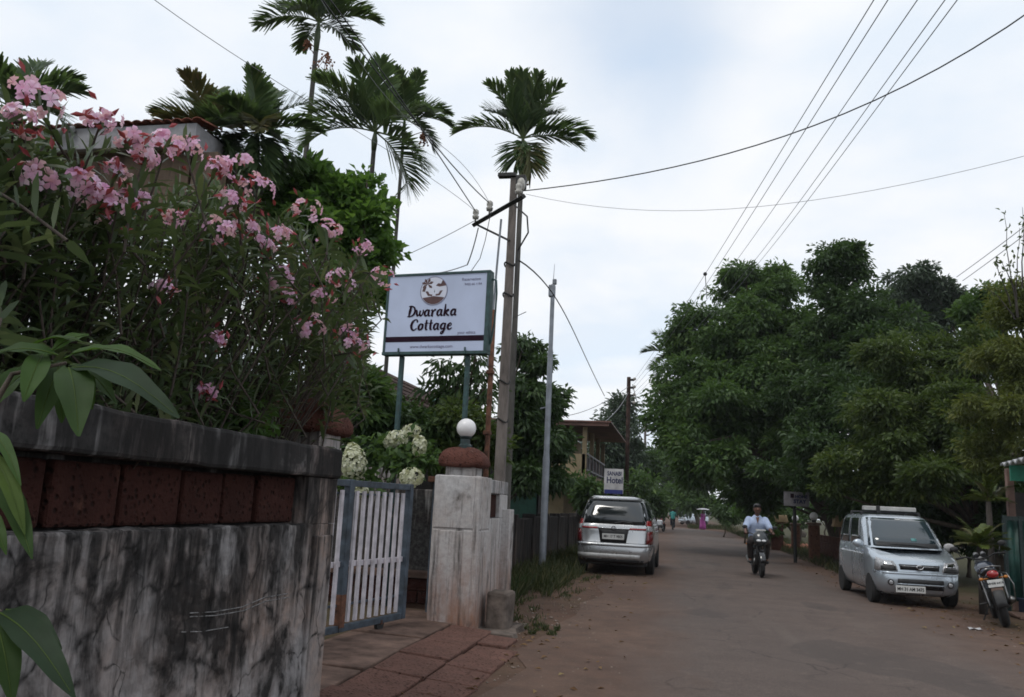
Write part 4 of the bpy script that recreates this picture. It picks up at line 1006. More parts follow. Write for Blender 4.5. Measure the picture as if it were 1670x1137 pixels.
for px, py, Y, rx, ry in heads:
    c = at(px, py, Y); s_ = mpp(c); n = int(26 + rx * ry * 0.35)
    d = _norm(rg.normal(size=(n, 3))); C = c + d * np.array([rx, rx, ry]) * s_ * (0.75 + .25 * rg.random((n, 1)))
    VV, FF, k = [], [], 0
    for q in range(4):
        u = _norm(np.cross(d, rg.normal(size=(n, 3)))); V, F = leaf_arrays(C, u + d * .5, .042, .036, rg, 0.1, d); VV.append(V); FF.append(F + k); k += len(V)
    np_mesh('flower_head', np.vstack(VV) - wb, np.vstack(FF), M_WFL, wf, np.concatenate([rnd_attr(rg.random(n)) for _ in range(4)]))
    sm.tube([c - wb, np.array([(c - wb)[0] * .5, (c - wb)[1] * .5, (c - wb)[2] * .5]), (0, 0, 0)], .008, 5, False)
sm.build('stem', M_BARK, wf)

# ------------------------------------------------------------------ palms
def frond_arrays(az, e0, L, droop, rng, wl=0.045, ll=0.5, vee=0.5, n=46):
    K = 16; s = np.linspace(0, 1, K); e = e0 - droop * s ** 1.4
    dl = L / (K - 1); dirs = np.stack([np.cos(e) * math.cos(az), np.cos(e) * math.sin(az), np.sin(e)], 1)
    pts = np.concatenate([[np.zeros(3)], np.cumsum(dirs[:-1] * dl, 0)])
    side0 = np.array([-math.sin(az), math.cos(az), 0]); tw = rng.normal() * .35
    VV, FF, RR, k = [], [], [], 0
    for sg_ in (-1, 1):
        t = np.linspace(0.16, 1.0, n) + rng.normal(size=n) * .006; t = np.clip(t, 0, 1)
        B = np.stack([np.interp(t, s, pts[:, i]) for i in range(3)], 1); T = _norm(np.stack([np.interp(t, s, dirs[:, i]) for i in range(3)], 1))
        S = np.tile(side0, (n, 1)); N = _norm(np.cross(T, S)) * np.where(np.cross(T, S)[:, 2:] < 0, -1, 1)
        S = S * math.cos(tw) + N * math.sin(tw) * 1.0
        ln = ll * (np.sin(math.pi * np.clip(.16 + .80 * t, 0, 1)) ** .55) * (.85 + .3 * rng.random(n))
        D = _norm(S * sg_ * (.8 - .35 * t[:, None]) + T * (.5 + .45 * t[:, None]) + N * vee + rng.normal(size=(n, 3)) * .09)
        W = _norm(np.cross(D, N)) * wl * (.7 + .6 * rng.random((n, 1)))
        mid = B + D * ln[:, None] * .5; g1 = np.array([0, 0, -1.0]) * (ln * .05)[:, None]; g2 = np.array([0, 0, -1.0]) * (ln * .24)[:, None]
        V = np.stack([B - W * .3, B + W * .3, mid + g1 + W, mid + g1 - W, B + D * ln[:, None] + g2 + W * .25, B + D * ln[:, None] + g2 - W * .25], 1)
        b = (np.arange(n) * 6)[:, None] + k
        FF += [b + np.array([[0, 1, 2, 3]]), b + np.array([[3, 2, 4, 5]])]; VV.append(V.reshape(-1, 3)); k += n * 6; RR.append(np.repeat(np.clip(rng.random(n) * .7 + .3 * t, 0, 1), 6))
    # rachis as a slim square tube
    r = np.linspace(.022, .004, K) * (L / 1.6); u = np.cross(dirs, side0)
    V = np.stack([pts + side0 * r[:, None], pts + u * r[:, None], pts - side0 * r[:, None], pts - u * r[:, None]], 1)
    F = [[k + i * 4 + j, k + i * 4 + (j + 1) % 4, k + (i + 1) * 4 + (j + 1) % 4, k + (i + 1) * 4 + j] for i in range(K - 1) for j in range(4)]
    VV.append(V.reshape(-1, 3)); FF.append(np.array(F)); RR.append(np.full(K * 4, .9))
    return np.vstack(VV), np.vstack(FF), np.concatenate(RR)
CAZ = _yaw            # azimuth (from +X) that points to the picture's right
def palm(label, px, py, Y, Lf, specs, seed, trunk_r=0.06, base=None, shaft=0.55, fruit=None, lean=0.0, group='areca palms', old=(), droopf=1.0, trunk=True, wl=0.026):
    c = at(px, py, Y); b = np.array([base[0], base[1], 0]) if base else np.array([c[0] + lean, c[1], 0])
    t = thing('areca_palm', label, 'palm', b, 0, group); rng = np.random.default_rng(seed); cl = c - b
    k = 10; tt = np.linspace(0, 1, k)[:, None]; q = np.zeros(3) + (cl - np.array([0, 0, shaft])) * tt; q[:, 0] += np.sin(tt[:, 0] * 3.14) * lean * .3
    m = MB(); m.tube(q, trunk_r * (1.15 - .35 * tt[:, 0]), 9); m.build('trunk', M_PALMT, t, smooth=True)
    m = MB(); m.tube([q[-1], q[-1] * .5 + cl * .5, cl], [trunk_r * .85, trunk_r * 1.15, trunk_r * .5], 9); m.build('crownshaft', plain('crownshaft_green', (0.05, 0.075, 0.03), .5, 0, .2, 6), t, smooth=True)
    for i, (a, e, f) in enumerate(specs):
        e = R_(e); V, F, Rr = frond_arrays(CAZ + R_(a), e, Lf * f, droopf * (.7 + .4 * rng.random()) * (0.42 + .75 * math.cos(e)), rng, wl, Lf * .42)
        np_mesh('frond', V + cl, F, L_PALMY if i in old else L_PALM, t, Rr)
    if fruit:
        for (fx, fy, ln) in fruit:
            p = at(fx, fy, Y) - b; m = MB()
            for _ in range(9):
                e_ = p + np.array([rng.normal() * .12, rng.normal() * .1, -ln * (.5 + .6 * rng.random())]); m.tube([cl - np.array([0, 0, shaft * .9]), p, (p + e_) / 2 + rng.normal(size=3) * .03, e_], [.012, .01, .007, .004], 4, False)
                for q_ in np.linspace(.2, 1, 5): m.sphere(p + (e_ - p) * q_ + rng.normal(size=3) * .015, .024, 6)
            m.build('fruit_bunch', plain('dry_fruit', (0.24, 0.10, 0.05), .8, 0, .3, 15), t)
    return t
ALL = [(0, 5, 1), (180, 5, 1), (40, 40, 1), (140, 40, 1), (80, 65, .9), (270, 60, .9), (220, 35, 1), (320, 35, 1), (20, 75, .9), (165, 75, .9)]
palm('tall palm at the top of the picture with hanging orange-brown fruit', 520, 36, 15.0, 1.28, [(5, 25, 1), (178, 20, 1.05), (30, 50, 1), (150, 48, 1), (90, 70, 1), (265, 50, .9), (215, 45, 1), (325, 45, 1), (60, 20, .9), (120, 15, .9), (240, 5, .8), (75, 60, 1), (110, 62, 1), (255, 72, 1), (300, 60, 1), (195, 62, 1)], 71, .062, fruit=[(535, 85, .6), (500, 65, .25)], shaft=.7)
palm('broad young palm with long arching fronds behind the light green tree', 612, 215, 14.2, 1.48, [(175, 30, 1.05), (165, 55, 1), (110, 72, 1), (70, 75, .9), (40, 55, .8), (190, 8, .95), (300, 10, .9), (330, -20, 1.0), (220, 40, 1), (10, -35, .9), (250, 60, .9), (140, 66, 1), (165, 42, 1.05), (90, 58, 1), (200, 55, 1), (280, 70, .9)], 72, .055, shaft=.4)
palm('slim dark-stemmed palm with a small crown just left of the sign board', 660, 195, 16.5, 1.1, [(0, 15, 1), (180, 20, .8), (35, 50, 1), (145, 50, .9), (90, 75, 1), (270, 50, .9), (315, 10, 1), (225, 10, 1), (0, -20, .9), (60, 65, .9), (120, 66, .9), (20, 40, 1), (160, 38, .9), (250, 70, 1), (300, 60, 1)], 73, .045, shaft=.5, fruit=[(690, 215, .3)])
palm('palm rising behind the utility pole with one frond hanging down its stem', 853, 226, 15.2, 1.26, [(2, 30, 1.1), (180, 26, 1.08), (60, 66, 1.1), (120, 66, 1.1), (95, 80, 1.05), (35, 58, 1.0), (148, 56, 1.0), (265, 70, 1.0), (300, -48, .75), (240, -55, .55), (215, 62, 1.0), (325, 62, 1.0), (350, 12, .9), (75, 70, 1.1), (105, 72, 1.1), (45, 60, 1.05), (135, 60, 1.05), (240, 72, 1), (290, 70, 1), (290, -55, .6)], 74, .06, base=(at(842, 500, 15.2)[0], 15.2), shaft=.8, old=(8,), fruit=[(848, 297, .12)])
palm('dense low palm clump right of the tiled house roof', 345, 215, 11.2, 1.05, [(175, 35, 1), (160, 60, 1), (110, 75, 1), (70, 66, 1), (200, 15, .8), (20, 40, .9), (300, 10, .8), (250, 55, .9), (330, -25, .9), (215, -25, .9), (270, -10, .9), (240, -45, .8), (300, -50, .8), (185, -20, .8), (350, -40, .8)], 75, .05, shaft=.4, old=(4, 7), wl=.030)
palm('bushy palm with upright fronds between the house roof and the tall palm', 420, 215, 11.6, 1.1, [(165, 55, 1), (115, 75, 1), (75, 74, 1), (40, 58, 1), (10, 25, .9), (190, 25, .9), (345, -15, .9), (290, 0, .9), (250, 20, .9), (220, -25, .9), (270, 65, .9), (300, -45, .9), (255, -50, .9), (330, -50, .8), (200, -40, .9), (10, -30, .8)], 76, .05, shaft=.4, old=(7, 9), wl=.030)
palm('palm crown at the upper left edge behind the topmost pink flowers', 20, 175, 8.6, 0.95, [(5, 40, 1), (30, 60, 1), (75, 75, 1), (120, 60, 1), (160, 40, 1), (350, 10, .9), (320, 25, .8), (200, 20, .9), (260, 50, .9)], 77, .05, shaft=.4)
palm('feathery palm fronds showing at the left end of the roadside tree mass', 1116, 588, 44, 2.2, [(175, 30, 1), (160, 55, 1), (120, 70, .9), (200, 10, .9), (40, 60, .9), (0, 30, .9), (270, 50, .9), (190, -10, .8)], 78, .11, base=(5.3, 45.5), shaft=.5, wl=.06)

# ------------------------------------------------------------------ pink oleander
ol = thing('oleander_bush', 'large oleander bush with pink flower clusters leaning over the streaked wall', 'bush', (-3.05, 3.6, 0)); ob = np.array(ol.location)
rg = np.random.default_rng(81)
topx = [-80, 0, 60, 100, 125, 230, 320, 355, 430, 520, 600, 650]; topy = [150, 165, 205, 245, 305, 310, 305, 295, 340, 380, 435, 500]
tips = []
while len(tips) < 720:
    x = rg.uniform(-80, 606); y0 = np.interp(x, topx, topy); y = y0 + (650 - y0) * rg.random() ** 1.15
    if x > 560 and y > 600: continue
    u = rg.random() ** 1.3
    # thinner veil where the sky shows through the bush
    if 110 < x < 330 and y < 400 and rg.random() < .35: continue
    if 120 < x < 300 and 395 < y < 470 and rg.random() < .6: continue
    if x > 440 and y < y0 + 90 and u > .4: continue
    p = atX(x, y, -2.22 - u * 1.25)
    tips.append(p)
clus = [(60, 170, 1.5), (35, 200, .8), (60, 290, 1.1), (165, 198, .9), (215, 232, .9), (270, 240, 1.2), (300, 238, .8), (130, 300, .8), (160, 325, 1.0), (190, 345, 1.2), (215, 330, .9), (355, 275, 1.0), (385, 275, 1.2), (420, 308, 1.3), (375, 330, .9), (360, 378, 1.0), (400, 375, .9), (495, 342, 1.1), (535, 378, 1.0), (455, 390, .9), (430, 400, .7), (450, 455, 1.1), (465, 485, .8), (555, 460, 1.2), (590, 405, .8), (618, 455, 1.2), (525, 490, .8), (500, 535, 1.2), (575, 565, 1.1), (565, 545, .8), (270, 470, .7), (350, 555, .7), (235, 260, .7), (190, 280, .7), (340, 640, .6), (285, 355, .6)]
for _ in range(34):      # low twigs hanging over the coping
    tips.append(atX(rg.uniform(-30, 240), rg.uniform(575, 628), -2.34 - .2 * rg.random()))
ctips = [atX(x, y, -2.16 - .12 * rg.random()) for x, y, s in clus]
m = MB(); LC, LD, LL, LN = [], [], [], []
roots = [np.array([-2.9 + rg.normal() * .25, 3.0 + rg.normal() * .5 + (k % 4) * .5, 0.2]) for k in range(16)]
for i, p in enumerate(ctips + tips):
    r_ = roots[np.argmin([np.linalg.norm((q - p) * np.array([1, 1, 0])) + rg.random() * .8 for q in roots])]
    out = p - np.array([-2.9, np.clip(p[1], 2.6, 4.4), 1.1]); out /= np.linalg.norm(out)
    tl = .34 + .2 * rg.random(); td = out * .75 + rg.normal(size=3) * .38 + np.array([0, 0, .25])
    if p[2] < 2.1: td[2] -= .35
    td /= np.linalg.norm(td); a = p - td * tl
    if i < len(ctips) or i % 2 == 0:
        t = np.linspace(0, 1, 7)[:, None]; mid = r_ * .4 + a * .6 + np.array([-.2, 0, .35])
        c = (1 - t) ** 2 * r_ + 2 * t * (1 - t) * mid + t ** 2 * a
        m.tube(c - ob, np.linspace(.009, .004, 7), 5, False)
    m.tube([a - ob, (a + p) / 2 + rg.normal(size=3) * .01 - ob, p - ob], [.006, .005, .004], 5, False)
    nl = 17 + rg.integers(0, 10)
    for k in range(nl):
        f = (k + .5) / nl; ph = k * 2.1 + rg.random() * .5; u = np.cross(td, (0, 0, 1.0)); u /= np.linalg.norm(u) + 1e-6; w = np.cross(td, u)
        rad = u * math.cos(ph) + w * math.sin(ph)
        LC.append(a + (p - a) * f); LD.append(rad * (.95 - .35 * f) + td * (.45 + .5 * f) + np.array([0, 0, -.12]) + rg.normal(size=3) * .18); LL.append((.085 + .08 * rg.random()) * (1.15 - .35 * f)); LN.append(td * 1.0 - rad * .3)
m.build('stems', bark('oleander_stem', (0.05, 0.036, 0.028), 14), ol, smooth=True)
LC, LD, LL, LN = map(np.array, (LC, LD, LL, LN)); LD = _norm(LD); n = len(LC)
S = _norm(np.cross(LD, LN)); N = np.cross(S, LD); W = (LL * .085)[:, None]; l = LL[:, None]
V = np.stack([LC, LC + LD * l * .3 + S * W + N * W * .3, LC + LD * l * .3 - S * W + N * W * .3, LC + LD * l * .68 + S * W * .9 + N * W * .2 - N * l * .02, LC + LD * l * .68 - S * W * .9 + N * W * .2 - N * l * .02, LC + LD * l - N * l * .08 - np.array([0, 0, 1.]) * l * (.02 + .16 * rg.random((n, 1)))], 1)
b = (np.arange(n) * 6)[:, None]; F = np.concatenate([b + np.array([[0, 1, 1, 2]]), ], 0)
F3 = np.concatenate([b + np.array([[0, 1, 2]]), b + np.array([[1, 3, 4]]), b + np.array([[1, 4, 2]]), b + np.array([[3, 5, 4]])], 0)
lo = np_mesh('leaves', V.reshape(-1, 3) - ob, F3, L_OLE, ol, np.repeat(rg.random(n), 6)); lo['kind'] = 'stuff'
M_PINK = leafmat('pink_petal', (0.55, 0.19, 0.41), (0.76, 0.50, 0.72), 0.38, 0.55, c3=(0.85, 0.72, 0.86)); M_BUD = leafmat('red_bud', (0.26, 0.045, 0.06), (0.42, 0.10, 0.12), 0.2, 0.5)
for (x, y, s), p in zip(clus, ctips):
    s *= .95 if x < 440 else 1.2; nf = int(5 + 6 * s); k = 0; VV, FF, RR = [], [], []
    for q in range(nf):
        d = rg.normal(size=3); d[2] += .5; d[0] += .35; d[1] -= .25; d /= np.linalg.norm(d)
        c = p + d * np.array([.088, .088, .066]) * s * (.55 + .5 * rg.random())
        nn = d + rg.normal(size=3) * .45; nn /= np.linalg.norm(nn); u = np.cross(nn, rg.normal(size=3)); u /= np.linalg.norm(u); w = np.cross(nn, u); fr = (.0235 + .008 * rg.random()); cr = rg.random()
        for j in range(5):
            a = j * 2 * math.pi / 5 + rg.normal() * .08; e = u * math.cos(a) + w * math.sin(a); sd_ = np.cross(nn, e)
            pet = np.array([c - nn * .006, c + e * fr * .55 + sd_ * fr * .36 + nn * .004, c + e * fr * 1.02 + sd_ * fr * .30 + nn * .002, c + e * fr * 1.08 - sd_ * fr * .22 - nn * .003, c + e * fr * .6 - sd_ * fr * .38 + nn * .007])
            VV.append(pet); FF += [[k, k + 1, k + 4], [k + 1, k + 2, k + 3], [k + 1, k + 3, k + 4]]; k += 5; RR += [np.clip(cr * .6 + .4 * rg.random() - .25, 0, 1)] + list(np.clip(cr * .5 + .3 + .2 * rg.random(4), 0, 1))
    np_mesh('flower_cluster', np.vstack(VV) - ob, np.array(FF), M_PINK, ol, np.array(RR))['kind'] = 'stuff'
    nb = 8; C = np.tile(p, (nb, 1)) + rg.normal(size=(nb, 3)) * .045 * s; D = rg.normal(size=(nb, 3)) + np.array([.2, -.2, .6])
    V, F = leaf_arrays(C, D, .055, .016, rg, .4); V2, F2 = leaf_arrays(C, D, .055, .016, rg, -.4)
    np_mesh('flower_buds', np.vstack([V, V2]) - ob, np.vstack([F, F2 + len(V)]), M_BUD, ol, np.tile(rnd_attr(rg.random(nb)), 2))['kind'] = 'stuff'

# ------------------------------------------------------------------ mango sapling close to the camera
L_MANG = []
for i, c in enumerate(((0.045, 0.09, 0.02), (0.03, 0.062, 0.014), (0.02, 0.04, 0.018), (0.065, 0.105, 0.02))):
    t = NT('mango_leaf_%d' % i); f = t.noise(14, 4)
    t.color(t.ramp(f, [(.3, [x * .8 for x in c]), (.7, [x * 1.15 for x in c])])); t.set(Roughness=.58); t.b.inputs['Specular IOR Level'].default_value = .25
    tr = t.n('ShaderNodeBsdfTranslucent'); tr.inputs['Color'].default_value = (c[0] * 2, c[1] * 2, c[2], 1); mx = t.n('ShaderNodeMixShader'); mx.inputs[0].default_value = .35
    t.l(t.b.outputs[0], mx.inputs[1]); t.l(tr.outputs[0], mx.inputs[2]); t.l(mx.outputs[0], t.out.inputs[0]); L_MANG.append(t.mat)
sap = thing('mango_sapling', 'broad-leaved sapling close to the camera in front of the streaked wall', 'plant', (-1.62, 1.35, 0)); sb = np.array(sap.location)
rg = np.random.default_rng(91)
def big_leaf(x0, y0, Y0, x1, y1, Y1, wpx, mi, face=0.5, curl=.12):
    a, b = at(x0, y0, Y0), at(x1, y1, Y1); L = np.linalg.norm(b - a); d = (b - a) / L; w = wpx * mpp((a + b) / 2) * .5
    view = (CAM - a); view /= np.linalg.norm(view); nn = view * face + np.array([0.1, -.1, 1.0]) * (1 - face); sd_ = np.cross(d, nn); sd_ /= np.linalg.norm(sd_); N = np.cross(sd_, d)
    P = []
    for t in np.linspace(0, 1, 13):
        ww = w * (math.sin(math.pi * min(1, t * .93 + .05)) ** .8) * (1 - .25 * t); c = a + d * L * t + N * L * curl * math.sin(math.pi * t) 
        wav = .10 * w * math.sin(t * 17 + x0)
        P.append([c - sd_ * ww + N * (ww * .28 + wav), c - sd_ * ww * .5 + N * ww * .16, c, c + sd_ * ww * .5 + N * ww * .16, c + sd_ * ww + N * (ww * .28 - wav)])
    m = MB(); m.grid(np.array(P)[:, ::-1] - sb); o = m.build('leaf', L_MANG[mi], sap, smooth=True)
    m = MB(); m.tube([a + d * L * t + N * (L * curl * math.sin(math.pi * t) + .001) - sb for t in np.linspace(0, .95, 8)], np.linspace(.0022, .0006, 8), 4, False)
    m.build('midrib', L_MANG[3], o)
B = (108, 592)
for q in ((118, 600, 1.7, 292, 682, 1.62, 58, 2, .55), (112, 600, 1.68, 128, 712, 1.55, 66, 1, .6), (70, 578, 1.7, 38, 655, 1.6, 44, 0, .55), (95, 580, 1.7, -12, 578, 1.62, 36, 1, .35), (118, 578, 1.72, 262, 604, 1.7, 34, 0, .35), (85, 572, 1.7, 145, 546, 1.75, 26, 0, .4), (125, 600, 1.72, 150, 668, 1.66, 34, 0, .5), (45, 570, 1.72, 140, 560, 1.7, 22, 1, .3),
          (100, 590, 1.74, 60, 700, 1.66, 40, 1, .5), (115, 595, 1.76, 190, 660, 1.72, 34, 1, .45), (90, 590, 1.74, 5, 640, 1.7, 34, 1, .4), (105, 585, 1.78, 200, 575, 1.8, 26, 0, .35), (100, 600, 1.78, 100, 690, 1.74, 36, 1, .5), (40, 600, 1.78, -30, 680, 1.7, 40, 1, .5),
          (-18, 735, 1.55, 40, 872, 1.5, 34, 3, .5), (-12, 780, 1.58, 52, 912, 1.5, 44, 1, .5), (-25, 700, 1.6, 34, 792, 1.5, 26, 0, .5), (-30, 830, 1.55, 10, 905, 1.5, 30, 0, .5),
          (0, 1000, 1.5, 122, 1140, 1.42, 58, 2, .6), (-10, 1005, 1.52, 20, 1150, 1.45, 54, 1, .5), (10, 995, 1.55, 100, 1060, 1.5, 40, 2, .5)):
    big_leaf(*q)
m = MB()
st = [np.array([-1.62, 1.35, 0]), at(-70, 1080, 1.5), at(-60, 880, 1.55), at(-45, 720, 1.6), at(20, 610, 1.68), at(B[0], B[1], 1.7)]
m.tube(np.array(st) - sb, [.014, .012, .01, .009, .006, .004], 6); 
m.build('stem', M_BARK, sap, smooth=True)
m = MB(); m.tube([np.array(st[3]) - sb, at(-18, 735, 1.55) - sb], .004, 5); m.build('twig', M_BARK, sap)
m = MB(); m.tube([np.array(st[1]) - sb, at(0, 995, 1.5) - sb], .004, 5); m.build('twig', M_BARK, sap)

# ------------------------------------------------------------------ cycads on the right
def cycad(label, px, py, Y, Lpx, n, seed, trunk=True):
    c = at(px, py, Y); s_ = mpp(c); b = np.array([c[0], c[1], 0.0]); t = thing('cycad_plant', label, 'plant', b, 0, 'cycads by the green gate'); rng = np.random.default_rng(seed); cl = c - b
    m = MB(); m.tube([(0, 0, 0), cl * .5, cl], [.07, .055, .05], 9); m.build('trunk', M_BARKD, t, smooth=True)
    for i in range(n):
        e = R_(12 + 70 * rng.random()); V, F, Rr = frond_arrays(i * 2.4, e, Lpx * s_ * (.8 + .3 * rng.random()), .7, rng, .020, Lpx * s_ * .26, .1, 26); np_mesh('frond', V + cl, F, L_CYC if i % 6 else L_PALMY, t, Rr)
L_CYC = leafmat('leaf_cycad', (0.045, 0.075, 0.018), (0.10, 0.135, 0.032), 0.3, 0.4, c3=(0.17, 0.18, 0.04))
cycad('cycad on a slim trunk beside the green gate, the higher of the two', 1612, 818, 17.0, 44, 17, 95)
cycad('low cycad with spreading fronds just behind the parked motorcycle', 1598, 892, 16.2, 52, 18, 96)

# ------------------------------------------------------------------ grass and pebbles
def grass(label, areas, n, h, seed, mat=None):
    rng = np.random.default_rng(seed); A = np.array([(a[1] - a[0]) * (a[3] - a[2]) for a in areas]); k = rng.choice(len(areas), n, p=A / A.sum()); ar = np.array(areas)[k]
    # tufted: points gather round random tuft centres
    nt = max(8, n // 24); tc = rng.random((nt, 2)); ti = rng.integers(0, nt, n)
    u = np.clip(tc[ti] + rng.normal(size=(n, 2)) * .035, 0, 1)
    C = np.stack([ar[:, 0] + (ar[:, 1] - ar[:, 0]) * u[:, 0], ar[:, 2] + (ar[:, 3] - ar[:, 2]) * u[:, 1], np.zeros(n)], 1)
    D = np.stack([rng.normal(size=n) * .42, rng.normal(size=n) * .42, np.ones(n)], 1); L = h * (.4 + .9 * rng.random(n)) * (.6 + .7 * rng.random(nt))[ti]
    V, F = leaf_arrays(C, D, L, .012 + .012 * rng.random(n), rng, .1)
    return tag(np_mesh('grass', V, F, mat or L_GRASS, None, rnd_attr(rng.random(n))), label, 'grass', kind='stuff')
grass('long rough grass on the left verge round the steel pole', [(-3.45, -2.35, 12.2, 24.0), (-2.9, -2.0, 14.0, 19.5), (-3.4, -2.6, 24, 34)], 6000, .28, 101)
grass('scattered grass tufts on the left dirt shoulder', [(-2.6, -1.6, 11.0, 18.5)], 700, .09, 106)
grass('small grass tuft on the dirt beside the stone block', [(-1.86, -1.35, 9.95, 10.7)], 420, .07, 102)
grass('patchy green grass along the right verge behind the hatchback', [(4.35, 5.5, 20.0, 32), (4.5, 6.5, 33, 44), (4.3, 7, 44, 75)], 9000, .22, 103)
grass('bright grass strip at the far bend of the road', [(1.2, 5.5, 78, 90), (-4, -2.6, 36, 70)], 5000, .4, 104)
grass('dark ground cover plants at the foot of the verge wall', [(-3.3, -2.55, 12.0, 15.5)], 2600, .22, 105, L_DEEP)
def litter(label, areas, n, seed, mat):
    rng = np.random.default_rng(seed); ar = np.array(areas)[rng.integers(0, len(areas), n)]
    C = np.stack([rng.uniform(ar[:, 0], ar[:, 1]), rng.uniform(ar[:, 2], ar[:, 3]), np.full(n, .02)], 1); a = rng.random(n) * 6.28
    V, F = leaf_arrays(C, np.stack([np.cos(a), np.sin(a), rng.normal(size=n) * .15], 1), .05 + .07 * rng.random(n), .025 + .02 * rng.random(n), rng, .25, np.tile([0, 0, 1.], (n, 1)) + rng.normal(size=(n, 3)) * .25)
    return tag(np_mesh('fallen_leaves', V, F, mat, None, rnd_attr(rng.random(n))), label, 'leaves', kind='stuff')
L_DRY = leafmat('dry_leaf', (0.09, 0.045, 0.02), (0.17, 0.10, 0.045), .1, .8, c3=(.22, .17, .07))
litter('dry brown leaves fallen along the left dirt shoulder', [(-2.1, -0.5, 5.5, 20), (-3.3, -1.9, 10.5, 20), (-2.6, -1.5, 6, 10)], 260, 121, L_DRY)
litter('dry brown leaves fallen along the right road edge', [(3.5, 5.6, 8, 34), (3.9, 6, 12, 20)], 260, 122, L_DRY)
def pebbles(label, area, n, r0, r1, seed, mat):
    rng = np.random.default_rng(seed); base = np.array([(1, 0, 0), (-1, 0, 0), (0, 1, 0), (0, -1, 0), (0, 0, 1), (0, 0, -1)], float); f = np.array([(0, 2, 4), (2, 1, 4), (1, 3, 4), (3, 0, 4), (2, 0, 5), (1, 2, 5), (3, 1, 5), (0, 3, 5)])
    r = r0 + (r1 - r0) * rng.random(n) ** 3; C = np.stack([rng.uniform(area[0], area[1], n), rng.uniform(area[2], area[3], n), r * .25], 1)
    V = base[None] * (r[:, None, None] * (.6 + .7 * rng.random((n, 6, 1)))) * np.array([1, 1, .55]); a = rng.random(n) * 6.28; ca, sa = np.cos(a), np.sin(a)
    X = V[:, :, 0] * ca[:, None] - V[:, :, 1] * sa[:, None]; Y = V[:, :, 0] * sa[:, None] + V[:, :, 1] * ca[:, None]; V = np.stack([X, Y, V[:, :, 2]], 2) + C[:, None]
    F = (np.arange(n) * 6)[:, None, None] + f[None]
    return tag(np_mesh('gravel', V.reshape(-1, 3), F.reshape(-1, 3), mat), label, 'gravel', kind='stuff')
M_PEB = plain('pebble_grey', (0.22, 0.175, 0.145), .95, 0, .4, 3, 0, .2); M_PEBW = plain('pebble_pale', (0.28, 0.225, 0.19), .95, 0, .3, 3, 0, .2)
pebbles('loose pale stones on the dirt shoulder past the gate pillar', (-2.2, -1.2, 10.6, 14.5), 60, .012, .045, 111, M_PEBW)
pebbles('fine gravel scattered over the left dirt shoulder', (-2.0, -0.3, 5.0, 24), 2600, .005, .022, 112, M_PEB)
pebbles('fine gravel scattered over the right dirt shoulder', (3.7, 5.4, 8.0, 34), 1900, .005, .025, 113, M_PEB)
rub = np.random.default_rng(7)
rc = gnd(1290, 893)
pebbles('heap of broken red stone and rubble at the right verge beyond the rider', (rc[0] - .9, rc[0] + .9, rc[1] - 1.2, rc[1] + 1.2), 130, .08, .32, 114, laterite('rubble_stone', (0.2, 0.09, 0.06), (0.05, 0.02, 0.015), (0.34, 0.24, 0.18), 9))
# ------------------------------------------------------------------ buildings
M_BEIGE = weathered('beige_wall_shaded', (0.15, 0.11, 0.082), (0.13, 0.09, 0.065), dark=(0.07, 0.05, 0.04), algae_top=4.0, algae_soft=0.03, streak=0.6, cracks=False)  # beige darkened so the colour carries the shade under the eave
M_FASCIA = plain('grey_white_fascia', (0.29, 0.285, 0.30), .7, 0, .15, 5)
M_TILE = laterite('roof_tile_red', (0.15, 0.055, 0.04), (0.04, 0.02, 0.015), (0.22, 0.12, 0.09), 12)
M_DTILE = laterite('roof_tile_dark', (0.055, 0.035, 0.03), (0.015, 0.012, 0.012), (0.10, 0.075, 0.065), 9)
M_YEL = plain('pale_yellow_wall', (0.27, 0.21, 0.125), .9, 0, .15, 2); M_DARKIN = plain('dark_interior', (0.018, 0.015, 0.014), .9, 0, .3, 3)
M_WWALL = plain('white_wall', (0.46, 0.45, 0.45), .9, 0, .15, 3)
Yh = 10.2
fl, fr_ = at(95, 206, Yh), at(320, 210, Yh); zt = float((fl[2] + fr_[2]) / 2) + .02
hx0, hx1 = float(fl[0]) - 1.2, float(fr_[0])
h = thing('house', 'beige two-storey house with red tiled roof edge behind the oleander', 'house', ((hx0 + hx1) / 2, Yh + 1.5, 0))
MB().box2((hx0, Yh, zt - .34), (hx1, Yh + .12, zt)).build('fascia', M_FASCIA, h, world=True, bevel=.01)
MB().box2((hx1 - .12, Yh + .122, zt - .34), (hx1 - .002, Yh + 4.0, zt - .002)).build('fascia', M_FASCIA, h, world=True, bevel=.01)
MB().box2((hx0 + .1, Yh + .25, zt - 1.55), (hx1 - .2, Yh + .45, zt - .36)).build('upper_wall', M_BEIGE, h, world=True)
MB().box2((hx0 + .1, Yh + .1, zt - .36), (hx1 - .14, Yh + 4.0, zt - .30)).build('ceiling_slab', M_BEIGE, h, world=True)
c0 = at(302, 415, Yh + .3); c1 = at(342, 415, Yh + .3)
MB().box2((c0[0], Yh + .2, 3.3), (c1[0], Yh + .5, zt - .37)).build('column', M_BEIGE, h, world=True, bevel=.01)
MB().box2((hx0, Yh + .15, 0), (hx1 - .1, Yh + 4.0, 3.3)).build('lower_wall', M_BEIGE, h, world=True)
MB().box2((hx0 - .05, Yh, 3.302), (hx1 + .05, Yh + 4.1, 3.42)).build('floor_slab', M_FASCIA, h, world=True, bevel=.01)
m = MB(); m.tube([at(70, 224, Yh - .15), at(100, 214, Yh - .1), at(122, 210, Yh - .05)], .05, 8); m.build('gutter_pipe', M_FASCIA, h, world=True, smooth=True)
